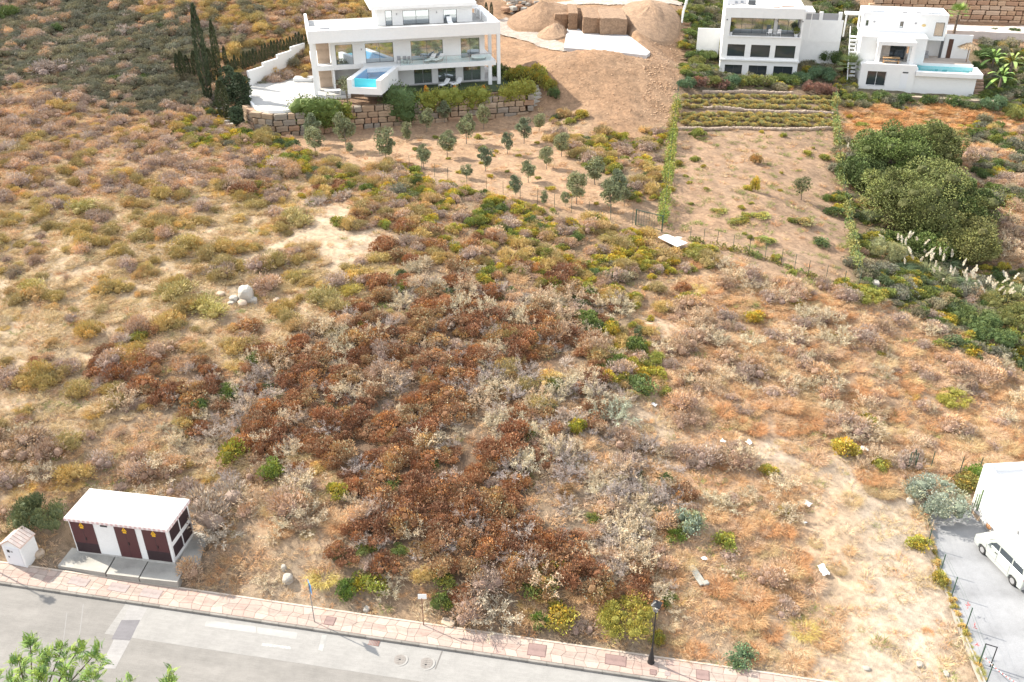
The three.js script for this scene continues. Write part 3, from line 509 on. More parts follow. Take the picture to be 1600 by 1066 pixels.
{
  const p = onRoad(583, 1004, 0.004), t = thing('road_gully', 'rust brown gully grate in the gutter below the blue sign', 'drain grate', [p.x, p.y, p.z], -PHI);
  part(t, 'frame', [bx(-0.36, 0.36, 0, 0.012, -0.22, -0.18), bx(-0.36, 0.36, 0, 0.012, 0.18, 0.22), bx(-0.36, -0.32, 0, 0.012, -0.18, 0.18), bx(0.32, 0.36, 0, 0.012, -0.18, 0.18)], std(0.2, 0.12, 0.1));
  part(t, 'grate', Array.from({ length: 8 }, (_, i) => bx(-0.3 + i * 0.08, -0.26 + i * 0.08, 0, 0.01, -0.18, 0.18)), std(0.22, 0.12, 0.1));
}
const coverMat = std(0.3, 0.205, 0.185, { map: rep(tConc, 0.6) }), coverPale = std(0.4, 0.33, 0.31, { map: rep(tConc, 0.6) });
for (const [px, py, w, d, label, pale] of [
  [116.5, 907, 0.62, 0.62, 'grey paired cover plate, left one of the pair below the left slab', 1], [130, 910.5, 0.62, 0.62, 'grey paired cover plate, right one of the pair below the left slab', 1],
  [178.5, 917, 0.62, 0.62, 'grey cover plate below the middle slab, left of its pair', 1], [192, 919.5, 0.62, 0.62, 'grey cover plate below the middle slab, right of its pair', 1],
  [228.5, 926, 0.62, 0.66, 'grey cover plate below the right slab, left of its pair', 1], [243.5, 928.5, 0.62, 0.66, 'grey cover plate below the right slab, right of its pair', 1],
  [515.5, 970.5, 0.58, 0.6, 'single reddish cover plate beside the blue sign pole'], [839, 1016, 1.0, 0.85, 'large brown cover plate in the pavement left of the lamp'],
  [962, 1032, 1.15, 0.7, 'wide brown cover plate in the pavement just left of the lamp'], [1020.5, 1050.5, 0.36, 0.36, 'smallest brown cover plate directly below the lamp'], [1043, 1053, 0.3, 0.3, 'small pale cover plate under the lamp shadow', 1], [1098, 1055, 0.7, 0.65, 'brown cover plate in the pavement right of the lamp'],
]) {
  const p = onRoad(px, py, 0.141), t = thing('cover_plate', label, 'cover plate', [p.x, p.y, p.z], -PHI); t.rotation.z = -0.045; t.rotation.order = 'YXZ';
  part(t, 'plate', rbx(-w / 2 + 0.03, w / 2 - 0.03, 0, 0.014, -d / 2 + 0.03, d / 2 - 0.03, 0.004), pale ? coverPale : coverMat);
  part(t, 'frame', [bx(-w / 2, w / 2, 0, 0.01, -d / 2, -d / 2 + 0.025), bx(-w / 2, w / 2, 0, 0.01, d / 2 - 0.025, d / 2), bx(-w / 2, -w / 2 + 0.025, 0, 0.01, -d / 2 + 0.025, d / 2 - 0.025), bx(w / 2 - 0.025, w / 2, 0, 0.01, -d / 2 + 0.025, d / 2 - 0.025)], pale ? std(0.3, 0.24, 0.22) : std(0.16, 0.1, 0.09));
}
// ---------------------------------------------------------------- transformer kiosk and its slabs
{
  const W = 6.25, D = 2.5, H = 2.62, y0 = 0.34, p = aty(121.5, 862.6, y0);
  const t = thing('transformer_kiosk', 'white electricity transformer kiosk with three maroon doors beside the road', 'transformer kiosk', [p.x, y0, p.z], -R2(9.6));
  part(t, 'wall', rbx(0, W, 0, H, -D, 0, 0.03), M.white);
  part(t, 'plinth', bx(-0.012, W + 0.012, -0.3, 0.1, -D - 0.012, 0.012), std(0.62, 0.6, 0.56, { map: rep(tConc, 1) }));
  const roof = part(t, 'roof', rbx(-0.13, W + 0.13, H + 0.001, H + 0.12, -D - 0.13, 0.13, 0.05), M.roofStain);
  const fr = [], pk = [];
  for (let i = 0; i < 44; i++) (i % 2 ? fr : pk).push(bx(-0.12 + i * 0.1477, -0.12 + (i + 1) * 0.1477 - 0.012, H - 0.1, H + 0.07, 0.1, 0.145));
  for (let i = 0; i < 18; i++) (i % 2 ? fr : pk).push(bx(W + 0.1, W + 0.145, H - 0.1, H + 0.07, -D - 0.12 + i * 0.15, -D - 0.12 + (i + 1) * 0.15 - 0.012));
  for (const o of [part(roof, 'edge_ribs', fr, std(0.74, 0.66, 0.64)), part(roof, 'pink_ribs', pk, std(0.62, 0.44, 0.43))]) o.userData.kind = 'stuff';
  for (const [a, b, low] of [[0.015, 0.25, 1], [0.462, 0.672, 0], [0.74, 0.978, 1]]) {
    const x0 = a * W, x1 = b * W, d = part(t, 'door', rbx(x0, x1, low ? 0.85 : 0.1, H - 0.14, -0.01, 0.035, 0.012), M.maroon);
    part(d, 'door_seam', bx((x0 + x1) / 2 - 0.012, (x0 + x1) / 2 + 0.012, low ? 0.86 : 0.11, H - 0.15, 0.035, 0.039), M.maroonDark);
    part(d, 'handle', bx((x0 + x1) / 2 + 0.06, (x0 + x1) / 2 + 0.1, 1.1, 1.3, 0.035, 0.065), M.black);
    if (low) { const l = []; for (let k = 0; k < 11; k++) l.push(bx(x0 + 0.04, x1 - 0.04, 0.14 + k * 0.062, 0.14 + k * 0.062 + 0.04, 0.012, 0.042)); part(d, 'louvre', l, M.maroonDark); part(d, 'louvre_frame', [bx(x0, x1, 0.1, 0.84, -0.01, 0.02)], std(0.07, 0.035, 0.04)); }
    // yellow warning triangle with a dark bolt
    const cx = (x0 + x1) / 2 - 0.02, cy = H - 0.38, s = new THREE.Shape([[-0.165, -0.11], [0.165, -0.11], [0, 0.175]].map(([u, v]) => new THREE.Vector2(u, v)));
    const sg = part(d, 'warning_sign', metreUV(new THREE.ExtrudeGeometry(s, { depth: 0.008, bevelEnabled: false }).translate(cx, cy, 0.036)), M.yellow);
    const bolt = new THREE.Shape([[0.01, 0.11], [-0.045, -0.01], [0, 0], [-0.02, -0.1], [0.045, 0.02], [0, 0.015]].map(([u, v]) => new THREE.Vector2(u, v)));
    part(sg, 'bolt', metreUV(new THREE.ExtrudeGeometry(bolt, { depth: 0.004, bevelEnabled: false }).translate(cx, cy, 0.044)), M.black);
    part(d, 'notice', bx(cx - 0.11, cx + 0.11, cy - 0.26, cy - 0.15, 0.036, 0.041), M.yellow);
  }
  part(t, 'vent', [bx(0.325 * W, 0.395 * W, H - 0.36, H - 0.2, -0.01, 0.02), ...[0, 1, 2].map((k) => bx(0.33 * W, 0.39 * W, H - 0.34 + k * 0.045, H - 0.32 + k * 0.045, 0.02, 0.03))], std(0.06, 0.06, 0.06));
  for (const [z0, z1] of [[-2.32, -1.32], [-1.18, -0.18]]) for (const [h0, h1] of [[0.35, 1.15], [1.5, 2.4]]) {
    const l = []; for (let k = 0; k < (h1 - h0) / 0.075 - 1; k++) l.push(bx(W, W + 0.04, h0 + 0.04 + k * 0.075, h0 + 0.085 + k * 0.075, z0 + 0.03, z1 - 0.03));
    const f = part(t, 'side_louvre', bx(W - 0.01, W + 0.02, h0, h1, z0, z1), std(0.06, 0.032, 0.036)); part(f, 'slats', l, M.maroonDark);
  }
  const slab = (y, th, label, ...pts) => { const P = pts.map(([a, b]) => aty(a / 4.444, 740 + b / 4.444, y)), cx = P.reduce((s, q) => s + q.x, 0) / P.length, cz = P.reduce((s, q) => s + q.z, 0) / P.length; single('concrete_slab', prism(P.map((q) => [q.x - cx, q.z - cz]), -th, 0), M.conc, label, 'concrete slab', [cx, y, cz]); };
  slab(0.33, 0.6, 'left concrete slab in front of the transformer kiosk, with a bush shadow on it', [500, 515], [800, 572], [727, 690], [400, 640]);
  slab(0.29, 0.6, 'middle concrete slab in front of the transformer kiosk', [808, 574], [1030, 600], [960, 723], [737, 697]);
  slab(0.25, 0.8, 'right concrete slab with a broken corner in front of the transformer kiosk', [1038, 600], [1300, 628], [1230, 755], [968, 728]);
  slab(0.32, 0.6, 'narrow concrete slab along the right side of the kiosk', [1340, 400], [1450, 425], [1375, 640], [1245, 615]);
}
{ // small meter cabinet with a tiled gable roof
  const p = aty(42, 884.5, 0.35), t = thing('meter_cabinet', 'small white meter cabinet with tiled gable roof at the left frame edge', 'meter cabinet', [p.x, 0.3, p.z], -R2(13));
  const W = 1.3, D = 1.15, H = 1.45, s = new THREE.Shape([[-W, -0.4], [0, -0.4], [0, H], [-W / 2, H + 0.42], [-W, H]].map(([a, b]) => new THREE.Vector2(a, b)));
  part(t, 'body', metreUV(new THREE.ExtrudeGeometry(s, { depth: D, bevelEnabled: false }).translate(0, 0, -D)), M.white);
  const roof = part(t, 'roof', [0, 1].map((k) => metreUV(new THREE.BoxGeometry(0.84, 0.06, D + 0.16).rotateZ(k ? 0.573 : -0.573).translate(k ? -W / 2 - 0.36 : -W / 2 + 0.36, H + 0.22, -D / 2))), std(0.62, 0.46, 0.38));
  const tm = [[0.58, 0.46, 0.4], [0.62, 0.52, 0.46], [0.54, 0.45, 0.4]].map(([a, b, c]) => std(a, b, c));
  for (let k = 0; k < 2; k++) for (let i = 0; i < 6; i++) for (let j = 0; j < 3; j++) {
    const g = new THREE.CylinderGeometry(0.085, 0.095, 0.28, 6, 1, false, 0, Math.PI).rotateZ(Math.PI / 2).rotateX(-Math.PI / 2).rotateZ(0).translate(0, 0, 0);
    const q = metreUV(new THREE.BoxGeometry(0.27, 0.035, 0.185)); g.dispose(); q.rotateZ(k ? 0.573 : -0.573); q.translate(-W / 2 + (k ? -1 : 1) * (0.12 + j * 0.225), H + 0.455 - j * 0.145 - 0.03 + 0.012 * (i % 2), -D + 0.02 + i * 0.225); part(roof, 'roof_tile', q, tm[(i * 2 + j + k) % 3]);
  }
  const d = part(t, 'door', rbx(-W + 0.16, -0.16, 0, H - 0.12, -0.01, 0.03, 0.01), std(0.66, 0.66, 0.68)); part(d, 'meter_window', bx(-1.0, -0.82, H - 0.5, H - 0.3, 0.03, 0.036), M.black); part(d, 'meter_window', bx(-0.76, -0.62, H - 0.48, H - 0.34, 0.03, 0.036), M.frameGrey); part(d, 'lock', bx(-1.02, -0.96, 0.55, 0.66, 0.03, 0.05), M.black);
}
// ---------------------------------------------------------------- street lamps, signs
function lampPost(label, p) {
  const t = thing('street_lamp', label, 'street lamp', [p.x, p.y, p.z], 0.3);
  part(t, 'base', [new THREE.LatheGeometry([[0.0, 0], [0.2, 0], [0.2, 0.06], [0.15, 0.12], [0.17, 0.3], [0.13, 0.5], [0.09, 0.62], [0.1, 0.7], [0.075, 0.78], [0.06, 1.05], [0.072, 1.08], [0.05, 1.14], [0.0, 1.14]].map(([a, b]) => new THREE.Vector2(a, b)), 14)], M.black);
  part(t, 'pole', [cyl(0.045, 0.034, 2.6, 0, 1.14, 0, 10), cyl(0.055, 0.055, 0.05, 0, 2.4, 0, 10), cyl(0.06, 0.06, 0.06, 0, 3.7, 0, 10)], M.black);
  const L = part(t, 'lantern', [cyl(0.05, 0.14, 0.1, 0, 3.74, 0, 6), ...[0, 1, 2, 3].map((k) => { const a = k * Math.PI / 2 + Math.PI / 4; return bar(V(Math.cos(a) * 0.17, 3.84, Math.sin(a) * 0.17), V(Math.cos(a) * 0.29, 4.3, Math.sin(a) * 0.29), 0.014); }), new THREE.CylinderGeometry(0.2, 0.34, 0.05, 4).rotateY(0).translate(0, 4.32, 0), new THREE.CylinderGeometry(0.07, 0.33, 0.16, 4).translate(0, 4.42, 0), cyl(0.03, 0.05, 0.1, 0, 4.48, 0, 8)], M.black);
  part(L, 'glass', new THREE.CylinderGeometry(0.265, 0.155, 0.44, 4, 1, true).translate(0, 4.07, 0), new THREE.MeshPhysicalMaterial({ color: 0xffffff, transmission: 1, thickness: 0, roughness: 0.35 }));
  part(L, 'bulb', new THREE.SphereGeometry(0.09, 10, 8).translate(0, 4.05, 0), std(0.85, 0.85, 0.8, { roughness: 0.4 }));
}
lampPost('black iron street lamp with a square lantern on the pavement', onRoad(1017, 1035, 0.14));
{ const s = onRoad(67, 933), k = 4.25 / SUN.y; const p = V(s.x + SUN.x * k, 0, s.z + SUN.z * k); p.y = roadY(p.x) + 0.14; lampPost('black street lamp just outside the left frame edge, casting its shadow on the road', p); }
{
  const p = onRoad(491.5, 972, 0.14), t = thing('sign_post', 'blue square traffic sign seen nearly edge on', 'traffic sign', [p.x, p.y, p.z], -0.15);
  part(t, 'post', cyl(0.03, 0.03, 2.95, 0, 0, 0, 8), M.steel);
  const pl = part(t, 'plate', rbx(0.032, 0.05, 2.3, 2.95, -0.31, 0.31, 0.006).rotateY(0.62), std(0.05, 0.22, 0.5, { roughness: 0.4 })); part(t, 'clamp', [bx(-0.04, 0.045, 2.42, 2.47, -0.05, 0.05), bx(-0.04, 0.045, 2.75, 2.8, -0.05, 0.05)], M.steel);
}
{
  const p = onRoad(662, 977, 0.14), t = thing('notice_board', 'small white board on a thin brown post beside the pavement', 'sign', [p.x, p.y, p.z], 0);
  part(t, 'post', bx(-0.025, 0.025, 0, 2.05, -0.02, 0.02), std(0.22, 0.12, 0.08)); part(t, 'board', rbx(-0.24, 0.24, 1.78, 2.1, 0.022, 0.04, 0.005).rotateX(-0.15), std(0.78, 0.77, 0.74));
}
// ---------------------------------------------------------------- stones, litter and lost things on the land
function rockGeo(seed, sx, sy, sz, d = 1) {
  const g = new THREE.IcosahedronGeometry(1, d + 1), p = g.attributes.position;
  for (let i = 0; i < p.count; i++) { const v = V(p.getX(i), p.getY(i), p.getZ(i)), k = 0.72 + 0.5 * fbm(v.x * 1.3 + seed, v.y * 1.3 + v.z * 1.7 + seed * 2, 2); v.multiplyScalar(k); const f = 0.8; v.x = clamp(v.x, -f, f); v.y = clamp(v.y, -f, f); v.z = clamp(v.z, -f, f); p.setXYZ(i, v.x * sx / f, v.y * sy / f, v.z * sz / f); }
  g.computeVertexNormals(); return metreUV(g);
}
const rockMat = std(0.5, 0.46, 0.4, { map: rep(tConc, 0.9), bumpMap: rep(tConc, 0.9), bumpScale: 0.03 }), rockWarm = std(0.52, 0.41, 0.31, { map: rep(tConc, 0.9), bumpMap: rep(tConc, 0.9), bumpScale: 0.03 });
for (const [px, py, sx, sy, sz, m, label] of [
  [385, 466, 0.85, 0.72, 0.6, 0, 'largest white boulder of the rock pile on the dry slope'], [366, 470, 0.4, 0.3, 0.35, 0, 'pale rock leaning on the left of the largest boulder'], [345, 461, 0.36, 0.2, 0.3, 1, 'flat tan rock at the left end of the rock pile'],
  [379, 476, 0.5, 0.28, 0.35, 1, 'brown flat rock in front of the largest boulder'], [396, 472, 0.32, 0.25, 0.3, 0, 'small grey rock at the right foot of the largest boulder'], [361, 475, 0.28, 0.15, 0.25, 0, 'low pale rock at the front left of the rock pile'], [432, 470, 0.3, 0.14, 0.25, 1, 'small tan rock lying apart right of the rock pile'],
  [573, 954, 0.2, 0.16, 0.17, 0, 'grey rock at the back edge of the pavement'], [450, 908, 0.32, 0.3, 0.26, 0, 'pale limestone outcrop in the bank left of the blue sign'], [444, 890, 0.16, 0.22, 0.14, 0, 'pale rock sliver above the limestone outcrop'], [700, 975, 0.4, 0.15, 0.25, 1, 'dark flat rock at the pavement edge right of the notice board'],
  [1368, 445, 0.42, 0.25, 0.3, 0, 'white boulder below the corner of the cleared plot'], [1422, 786, 0.28, 0.22, 0.2, 0, 'white block beside the grey green bush by the driveway'], [1437, 1040, 0.2, 0.12, 0.18, 0, 'white rock low on the sandy ground near the frame bottom'], [1478, 1053, 0.22, 0.06, 0.15, 0, 'flat white stones by the driveway corner'], [1354, 1046, 0.2, 0.1, 0.15, 0, 'pale rock beside the end of the sandy path'],
  [62, 868, 0.3, 0.25, 0.3, 1, 'tan rock beside the small meter cabinet'],
]) { const p = G(px, py); WIDE.push([p.x, p.z, 0.9], [p.x, p.z + 1.1, 0.8]); single('rock', rockGeo(px, sx, sy, sz), m ? rockWarm : rockMat, label, 'rock', [p.x, p.y + sy * 0.45, p.z], px); }
const ragGeo = (seed, w, d) => { const g = new THREE.PlaneGeometry(w, d, 12, 10).rotateX(-Math.PI / 2), p = g.attributes.position; for (let i = 0; i < p.count; i++) { const x = p.getX(i), z = p.getZ(i), e = 1 - 0.35 * fbm(Math.atan2(z, x) * 1.3 + seed, seed, 2); p.setXYZ(i, x * e, 0.05 + 0.22 * fbm(x * 5 + seed, z * 5, 3), z * e); } g.computeVertexNormals(); return metreUV(g); };
for (const [px, py, w, d, c, label] of [
  [1286, 894, 1.1, 0.6, 0.8, 'crumpled white plastic sheet left of the sandy path'], [1260, 789, 0.7, 0.5, 0.76, 'white plastic scrap on the slope above the plastic sheet'], [1257, 819, 0.3, 0.3, 0.76, 'small round white scrap between the two larger plastic scraps'], [1130, 692, 0.45, 0.35, 0.78, 'white paper scrap in the dry grass, left of two'], [1170, 694, 0.5, 0.4, 0.75, 'white paper scrap in the dry grass, right of two'], [1022, 635, 0.5, 0.35, 0.6, 'bluish grey plastic scrap at the edge of the grey scrub'], [1350, 704, 0.7, 0.4, 0.72, 'pale cloth scrap at the top of the sandy path'], [1100, 876, 0.35, 0.3, 0.72, 'small pale scrap above the grey slab'],
]) { const p = G(px, py); WIDE.push([p.x, p.z, 0.8], [p.x, p.z + 0.9, 0.7]); single('litter', ragGeo(px, w, d), std(c, c, c * 0.99, { roughness: 0.6 }), label, 'litter', [p.x, p.y + 0.02, p.z], px * 0.7); }
{ const p = G(1089, 902); WIDE.push([p.x, p.z, 1.0], [p.x, p.z + 1.0, 0.8]); const t = single('broken_slab', [rbx(-0.22, 0.22, 0, 0.12, -0.75, 0.75, 0.04), rbx(0.0, 0.34, 0.0, 0.2, 0.55, 0.85, 0.05)], std(0.36, 0.36, 0.32, { map: rep(tConc, 1.2) }), 'grey broken slab lying in the dry grass above the lamp', 'slab', [p.x, p.y + 0.08, p.z], 0.35); t.rotation.x = 0.1; }
{
  const P = [[1028, 373], [1043, 369], [1074, 382], [1058, 388]].map(([a, b]) => aty(a, b, 4.0)), c = G(1050, 379), g = prism(P.map((q) => [q.x - c.x, q.z - c.z]), 0, 0.06), t = thing('white_board', 'white flat board lying in the scrub below the green gate', 'board', [c.x, c.y + 0.55, c.z]); WIDE.push([c.x, c.z, 1.9]); WIDE.push([c.x - 0.8, c.z + 1.2, 1.6]);
  part(t, 'sheet', g, std(0.8, 0.8, 0.8, { roughness: 0.5 })); for (const x of [-0.55, 0.5]) part(t, 'oval_patch', new THREE.CylinderGeometry(0.3, 0.3, 0.004, 16).scale(1.2, 1, 0.7).translate(x, 0.062, x * 0.5), std(0.5, 0.53, 0.55));
}
// ---------------------------------------------------------------- driveway, white house, car
const YD = -1.5;
{
  struct('driveway', prism(DRIVE, YD - 1.2, YD), std(0.31, 0.315, 0.33, { map: rep(tConc, 3), bumpMap: rep(tConc, 3), bumpScale: 0.01, roughness: 0.8 }));
  const D = [[1447, 800], [1462, 880], [1500, 970], [1545, 1075]].map(([a, b]) => aty(a, b, YD)), gs = [];
  for (let i = 0; i < 3; i++) { const a = D[i], b = D[i + 1], L = a.distanceTo(b), g = bx(-0.05, 0.05, -0.5, 0.06, 0, L); g.rotateY(Math.atan2(b.x - a.x, b.z - a.z)).translate(a.x - 0.09, YD, a.z); gs.push(g); }
  struct('driveway_edge', gs, std(0.4, 0.37, 0.33, { map: rep(tConc, 1) }));
  const a = aty(1515.7, 795, YD), b = aty(1552, 841, YD), ang = Math.atan2(b.x - a.x, b.z - a.z), L = 13, W = 12, H = 3.7;
  const t = thing('white_house', 'white flat roofed house at the right frame edge above the driveway', 'house', [a.x, YD, a.z], ang); // local +z runs along the sunlit wall towards the camera, +x into the house
  part(t, 'wall', [bx(0, 0.3, -0.5, H, 0, L), bx(0.3, W, -0.5, H, 0, 0.3), bx(W - 0.3, W, -0.5, H, 0.3, L), bx(0.3, W - 0.3, -0.5, H, L - 0.3, L)], M.white);
  part(t, 'roof', [bx(0.3, W - 0.3, H - 0.6, H - 0.45, 0.3, L - 0.3), bx(1.6, 7, H - 0.449, H - 0.2, 1.6, 4.5)], M.roofWhite);
  part(t, 'plinth', bx(-0.03, 0, -0.3, 0.22, 0, L), M.concPale);
  part(t, 'wall_lamp', [bx(-0.1, 0, 2.0, 2.25, 4.6, 4.75)], M.frameGrey);
  const px2 = (x, y) => { const q = aty(1380 + x / 2.764, 680 + y / 2.764, YD + 0.6); return q; };
  const o = px2(455, 396); single('round_ornament', new THREE.SphereGeometry(0.22, 14, 10).scale(0.5, 0.7, 1.2), std(0.25, 0.12, 0.05, { roughness: 0.5 }), 'brown oval ornament hanging on the white house wall', 'ornament', [o.x, YD + 0.6, o.z], ang);
  const cact = (x, y, label, seed) => { const q = aty(1380 + x / 2.764, 680 + y / 2.764, YD), r = rngOf(seed), c = thing('cactus', label, 'cactus', [q.x - 0.1, YD, q.z], ang), m = std(0.16, 0.22, 0.12); for (let k = 0; k < 4; k++) part(c, 'stem', [new THREE.CapsuleGeometry(0.06, 1.0 + r() * 0.9, 4, 8).translate((r() - 0.5) * 0.2, 0.7 + 0.2 * k, (k - 1.5) * 0.2)], m); };
  cact(395, 335, 'tall columnar cactus against the white wall, nearer the house corner', 5); cact(533, 466, 'tall columnar cactus against the white wall behind the car', 9);
}
{ // small white family van, seen from its left side
  const F = aty(1536, 867, YD), Rr = aty(1578, 911, YD), dir = F.clone().sub(Rr); const ang = Math.atan2(-dir.z, dir.x), mid = F.clone().add(Rr).multiplyScalar(0.5); // local +x forward
  const right = V(Math.sin(ang), 0, Math.cos(ang)); const side = 0.8; // wheels seen are on the local +z or -z side
  const toCam = CAM.clone().sub(mid); const sgn = right.dot(toCam) > 0 ? 1 : -1, c = mid.clone().addScaledVector(right, -sgn * side);
  const t = thing('parked_van', 'white compact van with roof rails parked on the grey driveway', 'van', [c.x, YD, c.z], ang);
  const paint = new THREE.MeshPhysicalMaterial({ color: new THREE.Color().setRGB(0.36, 0.385, 0.365), roughness: 0.35, clearcoat: 0.8, clearcoatRoughness: 0.08 }), gl = M.glassDark;
  const prof = (pts, w, b) => metreUV(new THREE.ExtrudeGeometry(new THREE.Shape(pts.map(([x, y]) => new THREE.Vector2(x, y))), { depth: w - 2 * b, bevelEnabled: true, bevelSize: b, bevelThickness: b, bevelSegments: 3, steps: 1 }).translate(0, 0, -w / 2 + b));
  part(t, 'body', prof([[-2.05, 0.32], [-1.8, 0.3], [-1.75, 0.55], [-1.55, 0.68], [-1.2, 0.68], [-1.0, 0.55], [-0.95, 0.28], [0.95, 0.28], [1.0, 0.55], [1.2, 0.68], [1.5, 0.68], [1.72, 0.55], [1.76, 0.3], [2.05, 0.34], [2.14, 0.55], [2.1, 0.85], [1.85, 1.0], [1.25, 1.12], [-2.05, 1.12], [-2.1, 0.7]], 1.78, 0.07), paint);
  part(t, 'cabin', prof([[-2.06, 1.1], [1.3, 1.1], [0.62, 1.68], [0.3, 1.76], [-1.7, 1.78], [-1.96, 1.66]], 1.62, 0.06), paint);
  part(t, 'windscreen', [metreUV(new THREE.BoxGeometry(0.86, 0.012, 1.36).rotateZ(-0.707).translate(1.005, 1.42, 0))], gl);
  for (const s of [-1, 1]) part(t, 'door_seam', [-0.93, 0.17, 1.12].map((x) => bx(x - 0.006, x + 0.006, 0.4, 1.1, s * 0.892 - 0.004, s * 0.892 + 0.004)), M.black);
  part(t, 'number_plate', bx(-2.215, -2.2, 0.62, 0.73, -0.26, 0.26), M.whiteClean);
  part(t, 'rear_window', bx(-2.125, -2.1, 1.2, 1.6, -0.6, 0.6), gl);
  for (const s of [-1, 1]) {
    const z = s * 0.812; const win = (pts) => metreUV(new THREE.ExtrudeGeometry(new THREE.Shape(pts.map(([x, y]) => new THREE.Vector2(x, y))), { depth: 0.014, bevelEnabled: false }).translate(0, 0, z - 0.007));
    part(t, 'front_window', win([[0.22, 1.17], [1.0, 1.17], [0.55, 1.58], [0.22, 1.6]]), gl); part(t, 'sliding_door_window', win([[-0.9, 1.17], [0.12, 1.17], [0.12, 1.6], [-0.9, 1.62]]), gl); part(t, 'rear_side_window', win([[-1.85, 1.17], [-1.0, 1.17], [-1.0, 1.62], [-1.78, 1.6]]), gl);
    part(t, 'roof_rail', [rbx(-1.6, 0.2, 1.83, 1.87, s * 0.68 - 0.02, s * 0.68 + 0.02, 0.01), bx(-1.55, -1.5, 1.76, 1.83, s * 0.68 - 0.02, s * 0.68 + 0.02), bx(0.1, 0.15, 1.76, 1.83, s * 0.68 - 0.02, s * 0.68 + 0.02)], M.frameGrey);
    part(t, 'side_moulding', bx(-0.95, 0.95, 0.5, 0.58, s * 0.89 - 0.012, s * 0.89 + 0.012), M.frameGrey);
    part(t, 'tail_light', rbx(-2.13, -1.98, 0.9, 1.35, s * 0.8 - 0.07, s * 0.8 + 0.07, 0.02), std(0.35, 0.02, 0.02, { roughness: 0.3 }));
    part(t, 'headlight', rbx(1.8, 2.08, 0.72, 0.94, s * 0.68 - 0.16, s * 0.68 + 0.16, 0.05), std(0.6, 0.62, 0.64, { roughness: 0.15 }));
    part(t, 'mirror', rbx(0.85, 1.02, 1.12, 1.3, s * 0.98 - 0.09, s * 0.98 + 0.09, 0.04), paint);
    part(t, 'door_handle', bx(0.2, 0.38, 0.98, 1.02, s * 0.89, s * 0.89 + s * 0.02), M.frameGrey);
    for (const x of [-1.37, 1.36]) { const w = part(t, 'wheel', new THREE.TorusGeometry(0.235, 0.085, 10, 22).scale(1, 1, 1.15).translate(x, 0.315, s * 0.8), std(0.03, 0.03, 0.03)); part(w, 'rim', new THREE.CylinderGeometry(0.19, 0.19, 0.1, 14).rotateX(Math.PI / 2).translate(x, 0.315, s * 0.82), std(0.45, 0.45, 0.46, { metalness: 0.6, roughness: 0.4 })); }
  }
  part(t, 'bumper', [rbx(1.95, 2.2, 0.3, 0.52, -0.82, 0.82, 0.06), rbx(-2.2, -1.98, 0.32, 0.55, -0.82, 0.82, 0.06)], M.frameGrey);
  part(t, 'roof_panel', [0, 1, 2].map((k) => rbx(-1.55 + k * 0.6, -1.1 + k * 0.6, 1.79, 1.81, -0.5, 0.5, 0.008)), paint);
}
